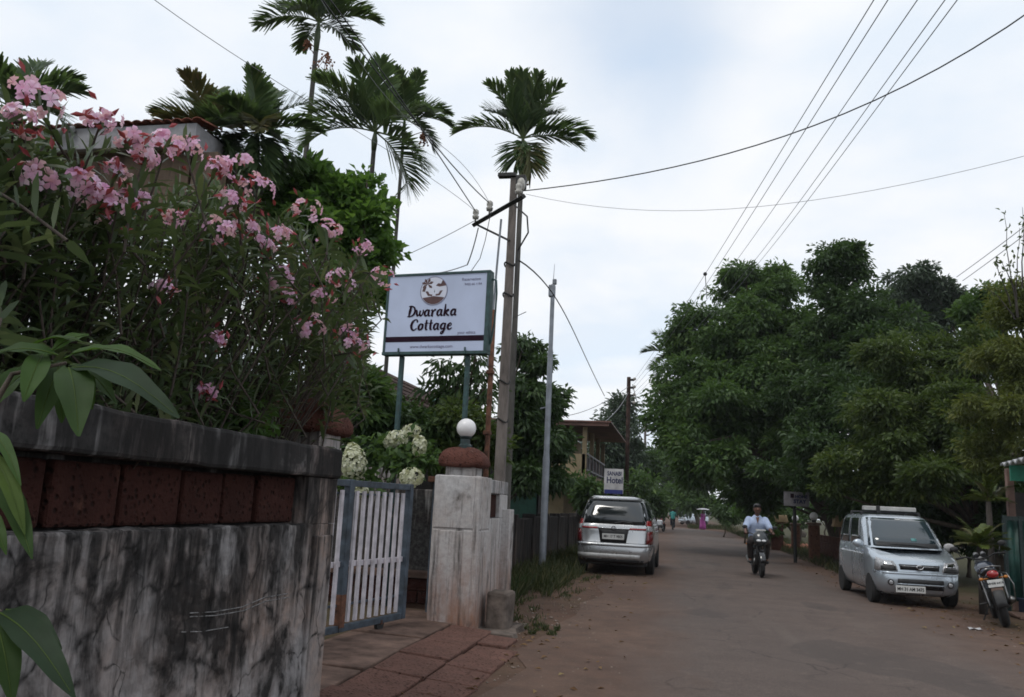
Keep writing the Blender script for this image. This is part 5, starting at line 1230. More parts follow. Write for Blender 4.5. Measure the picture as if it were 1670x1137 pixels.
# every roof tile along the visible eave, then tile rows behind
tw_ = .165; k = 0; x = hx0 + .02
while x < hx1:
    mm = MB(); a = np.linspace(0, math.pi, 7)
    mm.grid(np.stack([np.stack([x + tw_ * .5 - np.cos(a) * tw_ * .5, np.full(7, y_), zt + .012 + np.sin(a) * .05 + dz + rs.uniform(-.006, .006)], 1) for y_, dz in ((Yh - .06, 0.0), (Yh + .5, .10))], 0)[::-1])
    mm.build('roof_tile', M_TILE, h, world=True, solid=.012, smooth=True); x += tw_
MB().add([(hx0, Yh + .3, zt + .02), (hx1, Yh + .3, zt + .02), (hx1 - .6, Yh + 2.0, zt + .45), (hx0, Yh + 2.0, zt + .45), (hx0, Yh + 4, zt + .02), (hx1, Yh + 4, zt + .02)], [(0, 1, 2, 3), (3, 2, 5, 4), (1, 5, 2)]).build('roof', M_TILE, h, world=True)

# dark tiled outbuilding behind the garden hedge
c = at(600, 690, 17.5); h = thing('outbuilding', 'dark tiled outbuilding with white gable glimpsed behind the hedge', 'house', (float(c[0]), 19.0, 0))
rx0, rx1 = float(at(470, 660, 17.5)[0]), float(at(662, 660, 17.5)[0]); e = float(at(650, 668, 17.5)[2]); ap = float(at(590, 590, 17.5)[2])
mx = float(at(585, 600, 17.5)[0])
MB().prism([(rx0 + .3, 17.7), (rx1 - .3, 17.7), (rx1 - .3, 22), (rx0 + .3, 22)], 0, e - .05).build('wall', M_WWALL, h, world=True)
MB().add([(rx0 + .3, 17.7, e - .05), (rx1 - .3, 17.7, e - .05), (mx, 17.7, ap - .22)], [(0, 1, 2)]).build('gable', M_WWALL, h, world=True)
for sx, ex in ((rx1, 1), (rx0, -1)):
    for row in range(7):
        f0, f1 = row / 7, (row + 1) / 7 + .02; z0, z1 = e + (ap - e) * f0, e + (ap - e) * f1; xx0, xx1 = sx + (mx - sx) * f0, sx + (mx - sx) * f1
        MB().add([(xx0, 17.2, z0 + .05), (xx0, 22.3, z0 + .05), (xx1, 22.3, z1 + .02), (xx1, 17.2, z1 + .02)], [(0, 1, 2, 3)]).build('tile_course', M_DTILE, h, world=True, solid=.03)
# small shed roof with a pale green edge
c = at(690, 668, 15.5); h = thing('shed', 'low dark shed roof with pale green edge strip under the sign', 'shed', (float(c[0]), 16.2, 0))
a, b = at(650, 650, 15.5), at(745, 664, 15.5)
MB().add([(a[0], 15.5, a[2]), (b[0], 15.5, b[2]), (b[0], 18.2, b[2] + .5), (a[0], 18.2, a[2] + .5)], [(0, 1, 2, 3)]).build('roof', M_DTILE, h, world=True, solid=.06)
a, b = at(704, 652, 15.4), at(730, 658, 15.4)
m = MB(); m.tube([a, b], .035, 6); m.build('edge_strip', plain('pale_green_strip', (.25, .5, .42), .5), h, world=True)
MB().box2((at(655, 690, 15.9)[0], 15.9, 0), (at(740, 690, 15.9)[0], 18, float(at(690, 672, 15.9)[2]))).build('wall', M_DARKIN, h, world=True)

# yellow balcony house down the road
YA, YB = 34.0, 43.0; XF = float(at(957, 745, YA)[0])
zr = float(at(950, 688, YA)[2]); zfl = float(at(955, 772, YA)[2]); zrl = float(at(958, 739, YA)[2])
h = thing('balcony_house', 'yellow two-storey house with brown sheet roof and railed balcony beyond the van', 'house', (XF - 2.5, YA + 4, 0))
M_SHEET = plain('brown_sheet', (0.16, 0.075, 0.055), .6, 0, .25, 2)
MB().box2((XF - 7, YA + 1.6, zfl), (XF - 1.25, YB, zr - .25)).build('upper_wall', M_YEL, h, world=True)
MB().box2((XF - 7, YA + .8, 0), (XF - 1.0, YB, zfl - .2)).build('lower_wall', M_YEL, h, world=True)
MB().box2((XF - 7, YA, zfl - .2), (XF, YB, zfl)).build('balcony_slab', M_YEL, h, world=True, bevel=.02)
MB().box2((XF - 2.6, YA, zfl + .001), (XF - .06, YA + .12, zrl - .04)).build('parapet', M_YEL, h, world=True)
MB().box2((XF - 7.3, YA - .6, zr - .06), (XF + 1.0, YB + .6, zr)).build('roof', M_SHEET, h, world=True)
MB().box2((XF - 7.2, YA - .5, zr - .2), (XF + .9, YA - .38, zr - .062)).build('roof_beam', M_SHEET, h, world=True)
for yy in (YA + .1, YA + 3, YA + 6, YB - .2):
    MB().box2((XF - .2, yy - .1, zfl), (XF - .02, yy + .1, zr - .21)).build('post', M_YEL, h, world=True)
MB().box2((XF - 2.55, YA + 1.58, zfl + .05), (XF - 1.7, YA + 1.599, zfl + 2.0)).build('door', M_DARKIN, h, world=True)
MB().box2((XF - 1.26, YA + 3, zfl + .7), (XF - 1.2, YA + 4.5, zfl + 1.9)).build('window', M_DARKIN, h, world=True)
for z in (zfl + .12, zrl - .05):
    MB().box2((XF - .05, YA + .1, z), (XF, YB, z + .07)).build('rail', M_FASCIA, h, world=True)
yy = YA + 1.4
while yy < YB:
    MB().box2((XF - .05, yy - .05, zfl + .001), (XF - .001, yy + .05, zrl - .05)).build('baluster', M_FASCIA, h, world=True); yy += 1.45
MB().box2((XF - .1, YA + .12, zfl + .02), (XF - .07, YB, zrl - .12)).build('balcony_screen', plain('dark_red_screen', (.05, .03, .03), .8), h, world=True)
aw = [(XF - 2.6, YA - 1.2, zfl - .35), (XF + .2, YA - 1.2, zfl - .45), (XF + 1.3, YB, zfl - .95), (XF - 2.6, YB, zfl - .3)]
MB().add(aw, [(0, 1, 2, 3)]).build('awning', plain('awning_dark', (.03, .03, .03), .8, 0, .2, 2), h, world=True, solid=.08)
# board with blue lettering
b = at(1001, 785, 30); s_ = mpp(b); w, hh = 31 * s_, 40 * s_
bo = thing('shop_board', 'white board with blue lettering on posts behind the parked silver van', 'sign board', (float(b[0]), 30, 0))
MB().box((0, 0, float(b[2])), (w, .05, hh)).build('panel', M_WWALL, bo)
MB().box((0, -.028, float(b[2]) - hh * .42), (w * .96, .008, hh * .16)).build('blue_strip', plain('blue_print', (.02, .03, .16), .6), bo)
for x in (-w * .42, w * .42): MB().box2((x - .04, .03, 0), (x + .04, .09, float(b[2]) + hh * .4)).build('post', M_DARKMET, bo)
M_BLUEINK = plain('dark_blue_ink', (.012, .018, .07), .6)
text_mesh('SANABI', hh * .24, M_BLUEINK, bo, face_my(.02, -.027, float(b[2]) + hh * .30), bold=.006, sx=.72)
text_mesh('Hotel', hh * .36, M_BLUEINK, bo, face_my(.03, -.027, float(b[2]) + hh * .03), bold=.008, sx=.8)
# small roadside board on the right
b = at(1299, 814, 29.5); s_ = mpp(b); w, hh = 40 * s_, 23 * s_
bo = thing('roadside_board', 'small faded white board on a black post beyond the rider', 'sign board', (float(b[0]), 29.5, 0), R_(6))
MB().box((0, 0, float(b[2])), (w, .05, hh)).build('panel', plain('faded_board', (.24, .23, .25), .7, 0, .25, 3), bo)
m = MB(); m.cyl((-.05, .08, 0), (-.05, .08, float(b[2]) + hh * .4), .06, .06, 8); m.build('post', M_BLACK, bo)
MB().box((-w * .18, -.028, float(b[2]) + hh * .22), (w * .14, .008, hh * .3)).build('emblem', M_INK, bo)
text_mesh('HOME', hh * .3, M_BLUEINK, bo, face_my(w * .18, -.027, float(b[2]) + hh * .16), bold=.006)
text_mesh('STAY', hh * .36, M_BLUEINK, bo, face_my(w * .12, -.027, float(b[2]) - hh * .18), bold=.01)

# ------------------------------------------------------------------ roadside walls beyond the gate
M_DWALL = weathered('dark_damp_wall', (0.085, 0.076, 0.07), (0.085, 0.06, 0.05), algae_top=0.5, algae_soft=0.1, streak=0.46, cracks=False)
w = thing('verge_wall', 'low dark damp wall along the left verge behind the steel pole', 'wall', (-3.7, 21, 0))
yy = 12.0
for i in range(9):
    rough_box(MB(), (-3.85, yy, 0), (-3.62, yy + 2.18, 1.15 + rs.uniform(-.03, .03)), amp=.012, seed=20 + i).build('wall_panel', M_DWALL, w, world=True, bevel=.012)
    MB().box2((-3.89, yy + 2.19, 0), (-3.57, yy + 2.41, 1.26)).build('wall_post', M_DWALL, w, world=True, bevel=.015); yy += 2.42
MB().box2((-3.95, yy - .05, 0), (-3.45, yy + .4, 1.5)).build('pale_post', M_PIL2, w, world=True, bevel=.02)
gs = thing('lean_to_shed', 'dark lean-to with a green sheet door behind the steel pole', 'shed', (-4.6, 24, 0))
MB().box2((-5.0, 23.95, 0), (-3.95, 24.0, 2.35)).build('door_panel', plain('green_sheet_paint', (.012, .06, .045), .6, 0, .3, 4), gs, world=True)
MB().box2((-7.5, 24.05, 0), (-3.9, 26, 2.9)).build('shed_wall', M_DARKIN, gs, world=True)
M_LATW = laterite('laterite_wall', (0.075, 0.032, 0.024), scale=14)
w = thing('stone_wall', 'low red laterite wall along the right verge behind the hatchback', 'wall', (5.9, 27, 0))
MB().box2((5.8, 21, 0), (6.0, 37, .82)).build('wall_core', M_LATW, w, world=True)
for row in range(3):
    yy = 21.0 + row * .25
    while yy < 37:
        MB().box2((5.74, yy + .012, .05 + row * .27), (5.82, yy + .62, .30 + row * .27)).build('laterite_block', M_LATW, w, world=True, bevel=.015); yy += .65
for px, py, Y, lab in ((1327, 843, 32.5, 'larger white globe lamp on the red wall pillar right of the small board'), (1297, 846, 41.0, 'small white globe lamp on the pillar under the small board')):
    c = at(px, py, Y); s_ = mpp(c); zc = float(c[2])
    p = thing('wall_pillar', 'laterite wall pillar carrying the ' + ('larger' if px > 1310 else 'smaller') + ' globe lamp on the right verge', 'pillar', (float(c[0]), Y, 0))
    MB().box((0, 0, (zc - .3) / 2), (.36, .36, zc - .3)).build('shaft', laterite('laterite_orange', (.085, .042, .028), scale=10) if 'laterite_orange' not in bpy.data.materials else bpy.data.materials['laterite_orange'], p, bevel=.02)
    MB().box((0, 0, zc - .25), (.46, .46, .09)).build('pillar_cap', M_CONC, p, bevel=.02)
    g = thing('globe_lamp', lab, 'lamp', (float(c[0]), Y, zc - .2)); m = MB(); m.lathe([(.09, 0), (.07, .1)], 10); m.build('lamp_base', M_DARKMET, g); m = MB(); m.sphere((0, 0, .22), .15, 14); m.build('globe', M_GLOBE, g, smooth=True)
for px, py, Y, lab in ((1267, 846, 40, 'pale sandstone slab lying on the wall behind the rider\'s shoulder'), (1383, 851, 29, 'pale sandstone slab leaning on the red wall beside the hatchback')):
    c = at(px, py, Y); m = MB(); rough_box(m, (c[0] - .45, Y - .25, c[2] - .18), (c[0] + .45, Y + .25, c[2] + .16), amp=.04, seed=int(px))
    m2 = tag(m.build('sandstone_slab', plain('sandstone', (.42, .30, .17), .9, 0, .25, 3), None, c, bevel=.03), lab, 'stone')
    sp_ = MB().box((c[0], Y, (c[2] - .18) / 2), (.5, .4, c[2] - .18)); tag(sp_.build('stone_pier', M_LATW, None, (c[0], Y, 0)), 'red stone pier under the ' + ('slab behind the rider' if px < 1300 else 'slab beside the hatchback'), 'pillar')

# ------------------------------------------------------------------ green gate and shed at the right edge
M_GSHEET = plain('green_corrugated', (0.022, 0.085, 0.07), .55, 0, .25, 4)
ga = gnd(1650, 1000, 0); GX, GY = 5.78, 16.6
g = thing('sheet_gate', 'green corrugated sheet gate at the right edge behind the parked motorcycle', 'gate', (GX + .8, GY, 0))
xx = np.linspace(GX, GX + 2.2, 67)
for k in range(2):
    q = xx[k * 33:(k + 1) * 33 + 1]; wv = GY + .018 * np.sin((q - GX) * 2 * math.pi / .13)
    m = MB(); m.grid(np.stack([np.stack([q, wv, np.full(len(q), z)], 1) for z in (.22, 1.62)], 0)); m.build('sheet_panel', M_GSHEET, g, world=True, solid=.004, smooth=True)
for x in (GX - .02, GX + .24, GX + 1.1): MB().box2((x - .03, GY - .09, .05), (x + .03, GY - .03, 1.7)).build('gate_bar', M_DKGREEN, g, world=True, bevel=.005)
MB().box2((GX - .05, GY - .085, 1.62), (GX + 2.2, GY - .03, 1.69)).build('top_rail', M_DKGREEN, g, world=True)
sh = thing('roadside_shed', 'shed with corrugated roof edge and pink post at the right edge', 'shed', (8.2, 17, 0))
ra, rb = at(1632, 760, 17.0), at(1672, 744, 15.2)
q = np.linspace(0, 1, 60); P0 = ra + (rb - ra) * q[:, None] * 2.2; P0[:, 2] = ra[2] + .03 * np.sin(q * 60); P1 = P0 + np.array([2.6, 1.0, .5])
m = MB(); m.grid(np.stack([P0, P1], 0)); m.build('corrugated_roof', plain('pale_roof_sheet', (.4, .4, .4), .6, 0, .2, 3), sh, world=True, solid=.03)
c = at(1648, 850, 17.3); MB().box2((c[0] - .05, 17.2, 0), (c[0] + .07, 17.32, float(ra[2]) - .03)).build('pink_post', plain('pink_plaster', (.26, .16, .13), .85, 0, .2, 4), sh, world=True, bevel=.01)
c = at(1662, 772, 16.6); MB().box((c[0] + .5, 16.6, c[2]), (1.3, .05, .28)).build('green_banner', plain('green_banner', (.02, .22, .14), .6), sh, world=True)
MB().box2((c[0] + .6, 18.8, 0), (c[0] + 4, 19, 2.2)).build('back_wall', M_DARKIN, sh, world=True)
bk = thing('blue_crate', 'dark blue crate on the ground below the green gate', 'crate', (6.1, 16.2, 0)); MB().box((0, 0, .14), (.5, .35, .28)).build('crate_body', plain('dark_blue_plastic', (.012, .02, .045), .5), bk, bevel=.02); MB().box((0, 0, .285), (.54, .39, .03)).build('crate_rim', plain('dark_blue_plastic', (.012, .02, .045)), bk, bevel=.008)
st = MB(); rough_box(st, (5.6, 15.6, 0), (7.4, 16.1, .09), amp=.03, seed=5); tag(st.build('doorstep', M_CONC, None, (6.5, 15.85, 0), bevel=.02), 'grey concrete doorstep in front of the green gate', 'step')
lt = gnd(1590, 1028); m = MB(); m.grid([[(x, y, .02 + .012 * math.sin(x * 60 + y * 40)) for x in np.linspace(-.09, .09, 4)] for y in np.linspace(-.06, .06, 4)]); o = m.build('paper_scrap', M_WWALL, None, None, solid=.002); o.location = (lt[0], lt[1], .004); tag(o, 'crumpled white paper scrap on the road edge before the parked motorcycle', 'litter')
# ------------------------------------------------------------------ vehicles
M_SILVER = glossy_paint('silver_paint', (0.46, 0.47, 0.48), .7, .27, 1.0); M_SILVB = glossy_paint('ice_silver_paint', (0.46, 0.515, 0.57), .6, .27, 1.0)
M_GLASS = glassmat('tinted_glass'); M_GLASSW = glassmat('windscreen_glass', (0.022, 0.036, 0.045), .05)
M_TRIM = plain('black_trim', (.016, .016, .017), .55, 0, .2, 10); M_TYRE = plain('tyre', (.016, .015, .015), .85, 0, .3, 12, .2); M_RIM = plain('alloy', (.34, .34, .35), .35, .8, .15, 8)
M_RED = plain('red_lens', (.30, .012, .014), .12, 0, .08, 20, 0, .6, .5); M_DRED = plain('dark_red_lens', (.14, .006, .008), .12, 0, .08, 20, 0, .6, .5); M_CLEAR = plain('clear_lens', (.42, .42, .43), .12, .2, .2, 30, 0, .6, .6); M_CHROME = plain('chrome', (.6, .6, .6), .12, 1, .05, 8); M_BCHROME = plain('dull_chrome', (.22, .215, .21), .3, .9, .3, 12); M_PLATE = plain('plate_white', (.6, .6, .58), .5, 0, .08, 10); M_AMBER = plain('amber_lens', (.45, .16, .02), .2)
class Loft:
    def __init__(s, levels, zf=None): s.L = np.array(levels, float); s.zf = zf or (lambda z, y: z)
    def par(s, v):
        i = np.arange(len(s.L)); return [np.interp(v, i, s.L[:, k]) for k in range(5)]
    def pt(s, side, f, v):
        z, y0, y1, w, n = s.par(v); cy, ly = (y0 + y1) / 2, (y1 - y0) / 2
        if side == 'ring':
            c, q = math.cos(R_(f)), math.sin(R_(f)); x = w * math.copysign(abs(c) ** (2 / n), c); y = cy + ly * math.copysign(abs(q) ** (2 / n), q)
        elif side in ('front', 'rear'):
            x = f * w; y = cy + (1 if side == 'front' else -1) * ly * (1 - abs(f) ** n) ** (1 / n)
        else:
            y = cy + f * ly; x = (1 if side == 'right' else -1) * w * (1 - abs(f) ** n) ** (1 / n)
        return np.array([x, y, s.zf(z, y)])
    def mesh(s, m, n=48, cap=True):
        rings = []
        for i in range(len(s.L)):
            z, y0, y1, w, e = s.L[i]; a = np.arange(n) * 2 * math.pi / n + math.pi / n; cy, ly = (y0 + y1) / 2, (y1 - y0) / 2
            # spread ring points evenly over the sides
            c, q = np.cos(a), np.sin(a); r = 1 / ((np.abs(c) ** e + np.abs(q) ** e) ** (1 / e)); x = w * c * r; y = cy + ly * q * r
            rings.append(np.stack([x, y, [s.zf(z, yy) for yy in y]], 1))
        m.loft(rings, cap); return m
    def panel(s, side, v0, v1, fb, ft, nm, mat, parent, off=.006, nf=9, nv=5, th=.004):
        P = []
        e = 1e-3
        for v in np.linspace(v0, v1, nv):
            t = (v - v0) / (v1 - v0); a = fb[0] + (ft[0] - fb[0]) * t; b = fb[1] + (ft[1] - fb[1]) * t; row = []
            for f in np.linspace(a, b, nf):
                p = s.pt(side, f, v); de = e * (100 if side == 'ring' else 1); du = s.pt(side, f + de, v) - s.pt(side, f - de, v); dv = s.pt(side, f, min(v + e, len(s.L) - 1)) - s.pt(side, f, max(v - e, 0)); n = np.cross(du, dv); n /= np.linalg.norm(n) + 1e-12
                ctr = np.array([0, 0, p[2]]); 
                if np.dot(n, p - np.array([0, (s.par(v)[1] + s.par(v)[2]) / 2, p[2]])) < 0: n = -n
                row.append(p + n * off)
            P.append(row)
        m = MB(); m.grid(P); return m.build(nm, mat, parent, smooth=True, solid=th)
def wheel(parent, x, y, r, w, sgn, nm='wheel'):
    m = MB(); m.lathe([(r * .58, -w / 2), (r * .93, -w / 2), (r, -w * .36), (r, w * .36), (r * .93, w / 2), (r * .58, w / 2)], 28, (x, y, r), 'X'); t = m.build(nm, M_TYRE, parent, smooth=True, auto=35)
    m = MB(); m.lathe([(r * .60, -w * .3), (r * .60, w * .42), (r * .52, w * .40), (r * .48, w * .22), (.001, w * .30)], 28, (x, y, r), 'X')
    if sgn < 0: m.v[-1][:, 0] = 2 * x - m.v[-1][:, 0]; m.f = [f[::-1] for f in m.f]
    rim = m.build('rim', M_RIM, t, smooth=True, auto=30)
    m = MB()
    for k in range(6):
        a = k * math.pi / 3; mm = MB(); m.box((x + sgn * w * .41, y + math.cos(a + .5) * r * .36, r + math.sin(a + .5) * r * .36), (.012, .05, .09))
    m.build('rim_slots', M_TRIM, t)
    return t
def arches(body, spots, r, w):
    cs = []
    for x, y, sgn in spots:
        m = MB(); m.cyl((x - .25 * sgn, y, r * .97), (x + .4 * sgn, y, r * .97), r * 1.18, r * 1.18, 28); c = m.build('tmp_cut', M_TRIM); cs.append(c)
    return cut(body, cs)
# ---- silver people carrier, seen from behind
van = thing('parked_van', 'silver people carrier parked at the left kerb with its tailgate facing the camera', 'van', (-1.36, 21.75, 0.012), R_(-1.0))
lo = Loft([(.24, -2.12, 2.1, .76, 7), (.33, -2.25, 2.25, .85, 8), (.52, -2.29, 2.29, .885, 8), (.66, -2.28, 2.27, .89, 8), (.70, -2.24, 2.25, .89, 8), (.95, -2.21, 2.15, .885, 8), (1.10, -2.18, 1.95, .875, 8), (1.15, -2.14, 1.8, .85, 7)], lambda z, y: z - (max(0, y - 1.15) / 1.1) ** 1.3 * .18 * max(0, z - .7) / .45)
up_ = Loft([(1.13, -2.15, 1.35, .855, 7), (1.36, -2.03, 1.0, .81, 7), (1.58, -1.90, .6, .735, 6.5), (1.68, -1.82, .4, .69, 6), (1.735, -1.65, .2, .60, 5), (1.76, -1.2, -.1, .4, 4)])
b = lo.mesh(MB(), 64).build('body', M_SILVER, van, smooth=True, auto=50)
arches(b, [(-.88, -1.32, -1), (.88, -1.32, 1), (-.88, 1.42, -1), (.88, 1.42, 1)], .33, .2)
up_.mesh(MB(), 64).build('cabin', M_SILVER, van, smooth=True, auto=50)
MB().box((0, 0, .36), (1.5, 4.0, .3)).build('underbody', M_TRIM, van)
up_.panel('rear', .0, 3.3, (-.91, .91), (-.86, .86), 'rear_window', M_GLASS, van, .008, 13)
rw = up_.panel('rear', 3.2, 3.9, (-.9, .9), (-.84, .84), 'roof_spoiler', M_SILVER, van, .03, 13, 3, .014)
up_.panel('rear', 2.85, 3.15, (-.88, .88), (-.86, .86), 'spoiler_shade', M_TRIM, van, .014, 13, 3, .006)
for sd_ in ('left', 'right'):
    for a0, a1, n_ in ((-.93, -.52, 'quarter_window'), (-.48, .04, 'rear_side_window'), (.08, .62, 'front_side_window')):
        up_.panel(sd_, .15, 2.6, (a0, a1), (a0 * .98, min(a1, .72) - .04), n_, M_GLASS, van, .006, 7)
up_.panel('front', .1, 3.0, (-.9, .9), (-.84, .84), 'windscreen', M_GLASS, van, .006, 11)
m = MB(); m.tube([(.02, -2.17, 1.16), (.2, -2.12, 1.2), (.42, -2.15, 1.175)], .014, 5); m.build('rear_wiper', M_TRIM, van)
# lamp clusters wrap the rear corners
for s_, aa in ((1, (-56, -25)), (-1, (-124, -155))):
    lo.panel('ring', 6.15, 7.0, aa, aa, 'tail_light', M_RED, van, .012, 9, 4, .01)
    up_.panel('ring', .0, .42, (aa[0], aa[1]), (aa[0] + 4 * s_, aa[1]), 'tail_light', M_RED, van, .012, 9, 4, .01)
    lo.panel('ring', 5.25, 6.15, (aa[0] - 1 * s_, aa[1]), aa, 'reversing_light', M_CLEAR, van, .012, 9, 4, .01)
    lo.panel('ring', 4.05, 5.25, (aa[0] - 7 * s_, aa[1]), (aa[0] - 2 * s_, aa[1]), 'brake_light', M_DRED, van, .013, 9, 4, .01)
    lo.panel('rear', 5.45, 5.72, (s_ * .34, s_ * .83), (s_ * .44, s_ * .83), 'reflector_strip', M_RED, van, .010, 5, 3, .006)
lo.panel('rear', 4.1, 5.5, (-.33, .33), (-.40, .40), 'plate_recess', M_TRIM, van, .008, 7, 4, .004)
lo.panel('rear', 5.5, 5.62, (-.42, .42), (-.42, .42), 'chrome_strip', M_CHROME, van, .016, 7, 2, .01)
py_ = -2.262
for f in (-.955, .955): lo.panel('rear', 3.2, 4.0, (f - .004, f + .004), (f - .004, f + .004), 'panel_gap', M_TRIM, van, .034, 2, 3, .001)
lo.panel('rear', 3.98, 4.08, (-.93, .93), (-.93, .93), 'panel_gap', M_TRIM, van, .012, 15, 2, .002)
for sd_ in ('left', 'right'):
    for f in (-.45, .06, .5): lo.panel(sd_, 1.3, 6.6, (f, f + .004), (f, f + .004), 'panel_gap', M_TRIM, van, .004, 2, 8, .001)
MB().box((0, py_ - .012, .855), (.5, .012, .125)).build('number_plate', M_PLATE, van, bevel=.004)
text_mesh('MH 17 T 9805', .085, M_TRIM, van, face_my(0, py_ - .0185, .855), 'plate_lettering', bold=.002, sx=.86)
m = MB(); m.tube([(.05 * math.cos(a), -2.226 + .0, 1.05 + .034 * math.sin(a)) for a in np.linspace(0, 6.283, 17)], .008, 5); m.tube([(.024 * math.cos(a), -2.228, 1.052 + .03 * math.sin(a)) for a in np.linspace(0, 6.283, 13)], .006, 5); m.build('badge', M_CHROME, van)
lo.panel('rear', 2.9, 4.0, (-.965, .965), (-.965, .965), 'bumper_top', M_SILVER, van, .02, 17, 4, .012)
lo.panel('rear', 1.25, 1.75, (-.93, .70), (-.93, .70), 'bumper_strip', plain('pale_strip', (.55, .55, .54), .4, .2), van, .014, 13, 3, .01)
lo.panel('rear', .2, 1.1, (-.93, .93), (-.95, .95), 'bumper_lower', M_TRIM, van, .008, 13, 3, .006)
for s_ in (-1, 1): MB().box((s_ * .93, .95, 1.17), (.16, .1, .15)).build('wing_mirror', M_SILVER, van, bevel=.03)
for s_ in (-1, 1):
    for yy in (-.3, .7): MB().box((s_ * .885, yy, .96), (.03, .16, .03)).build('door_handle', M_SILVER, van, bevel=.01)
for s_ in (-1, 1):
    wheel(van, s_ * .79, -1.32, .325, .2, s_); wheel(van, s_ * .79, 1.42, .325, .2, s_)
m = MB(); m.cyl((-.45, -2.15, .27), (-.45, -1.6, .28), .03, .03, 10); m.build('exhaust_pipe', M_STEEL, van)

# ---- silver hatchback facing the camera
hb = thing('parked_hatchback', 'tall pale silver hatchback with a roof carrier parked facing the camera', 'car', (4.27, 18.25, 0.005), R_(180 + 1.5))
zf = lambda z, y: z - (max(0, y - .92) / .85) ** 1.25 * .27 * min(1, max(0, z - .70) / .32)
lo = Loft([(.20, -1.6, 1.62, .62, 7), (.26, -1.72, 1.72, .70, 8), (.42, -1.745, 1.765, .735, 9), (.58, -1.75, 1.765, .74, 9), (.62, -1.74, 1.735, .738, 9), (.85, -1.73, 1.715, .735, 9), (1.0, -1.71, 1.68, .725, 8), (1.04, -1.68, 1.6, .68, 7)], zf)
up_ = Loft([(1.0, -1.70, 1.06, .715, 8), (1.25, -1.67, .80, .675, 8), (1.48, -1.63, .55, .625, 8), (1.56, -1.60, .44, .60, 7), (1.615, -1.54, .28, .55, 6), (1.635, -1.2, .0, .36, 4)])
b = lo.mesh(MB(), 64).build('body', M_SILVB, hb, smooth=True, auto=50)
arches(b, [(-.73, -1.2, -1), (.73, -1.2, 1), (-.73, 1.16, -1), (.73, 1.16, 1)], .275, .17)
up_.mesh(MB(), 64).build('cabin', M_SILVB, hb, smooth=True, auto=50)
MB().box((0, 0, .32), (1.24, 3.1, .24)).build('underbody', M_TRIM, hb)
up_.panel('front', .12, 2.95, (-.925, .925), (-.93, .93), 'windscreen', M_GLASSW, hb, .007, 13)
up_.panel('front', .10, .42, (-.93, .93), (-.93, .93), 'cowl', M_TRIM, hb, .009, 11, 2)
up_.panel('front', 2.55, 2.75, (-.06, .10), (-.06, .10), 'mirror_sticker', M_PLATE, hb, .010, 3, 2)
up_.panel('front', .55, .75, (-.16, -.30), (-.16, -.30), 'dash_sticker', plain('teal_sticker', (.10, .28, .28), .5), hb, .010, 3, 2)
up_.panel('rear', .2, 2.8, (-.9, .9), (-.88, .88), 'rear_window', M_GLASS, hb, .006, 9)
for sd_ in ('left', 'right'):
    for a0, a1, t1, n_ in ((-.95, -.66, -.66, 'quarter_window'), (-.60, -.08, -.08, 'rear_side_window'), (0.0, .60, .66, 'front_side_window')):
        up_.panel(sd_, .2, 2.7, (a0, a1), (a0 if a0 > -.9 else -.92, t1), n_, M_GLASS, hb, .006, 7)
m = MB(); m.tube([(-.45, 1.07, 1.035), (-.1, 1.02, 1.075), (.3, 1.0, 1.075)], .010, 5); m.build('wiper', M_TRIM, hb)
for s_ in (-1, 1):
    aa = (62, 33) if s_ > 0 else (118, 147)
    hl = lo.panel('front', 3.85, 6.1, (s_ * .50, s_ * .90), (s_ * .60, s_ * .90), 'headlight', M_CLEAR, hb, .010, 9, 6, .008)
    lo.panel('front', 4.5, 5.8, (s_ * .58, s_ * .82), (s_ * .64, s_ * .82), 'reflector_bowl', M_CHROME, hb, .019, 7, 4, .003)
    lo.panel('front', 3.95, 4.35, (s_ * .54, s_ * .86), (s_ * .55, s_ * .86), 'indicator', M_TRIM, hb, .019, 6, 3, .003)
    lo.panel('ring', 3.95, 6.0, (aa[0] - s_ * 6, aa[1]), (aa[0] - s_ * 6, aa[1] + s_ * 6), 'headlight_side', M_CLEAR, hb, .010, 9, 5, .008)
    m = MB(); m.cyl((s_ * .5, 1.745, .42), (s_ * .5, 1.772, .42), .055, .055, 16); fo = m.build('fog_light', M_TRIM, hb)
    m = MB(); m.sphere((s_ * .5, 1.765, .42), (.04, .02, .04), 12); m.build('fog_lens', M_CLEAR, fo, smooth=True)
lo.panel('front', 4.15, 5.15, (-.44, .44), (-.47, .47), 'grille', M_TRIM, hb, .008, 9, 4)
lo.panel('front', 4.55, 4.7, (-.43, .43), (-.44, .44), 'grille_bar', M_CHROME, hb, .014, 9, 2, .008)
m = MB(); m.tube([(.055 * math.cos(a), 1.768, .705 + .036 * math.sin(a)) for a in np.linspace(0, 6.283, 15)], .011, 6); m.build('badge', M_CHROME, hb)
lo.panel('front', 1.35, 2.45, (-.55, .55), (-.52, .52), 'lower_intake', M_TRIM, hb, .006, 9, 4)
lo.panel('front', 1.8, 1.95, (-.54, .54), (-.54, .54), 'intake_bar', M_SILVB, hb, .013, 9, 2, .008)
MB().box((.18, 1.79, .315), (.5, .012, .12)).build('number_plate', M_PLATE, hb, bevel=.004)
text_mesh('MH 31 AM 3475', .08, M_TRIM, hb, Matrix.Translation((.18, 1.7975, .315)) @ Matrix.Rotation(math.pi, 4, 'Z') @ FACE_MY, 'plate_lettering', bold=.002, sx=.84)
lo.panel('front', 3.62, 3.74, (-.96, .96), (-.96, .96), 'panel_gap', M_TRIM, hb, .006, 15, 2, .001)
lo.panel('front', 2.95, 3.6, (-.97, .97), (-.97, .97), 'bumper_ridge', M_SILVB, hb, .012, 15, 3, .01)
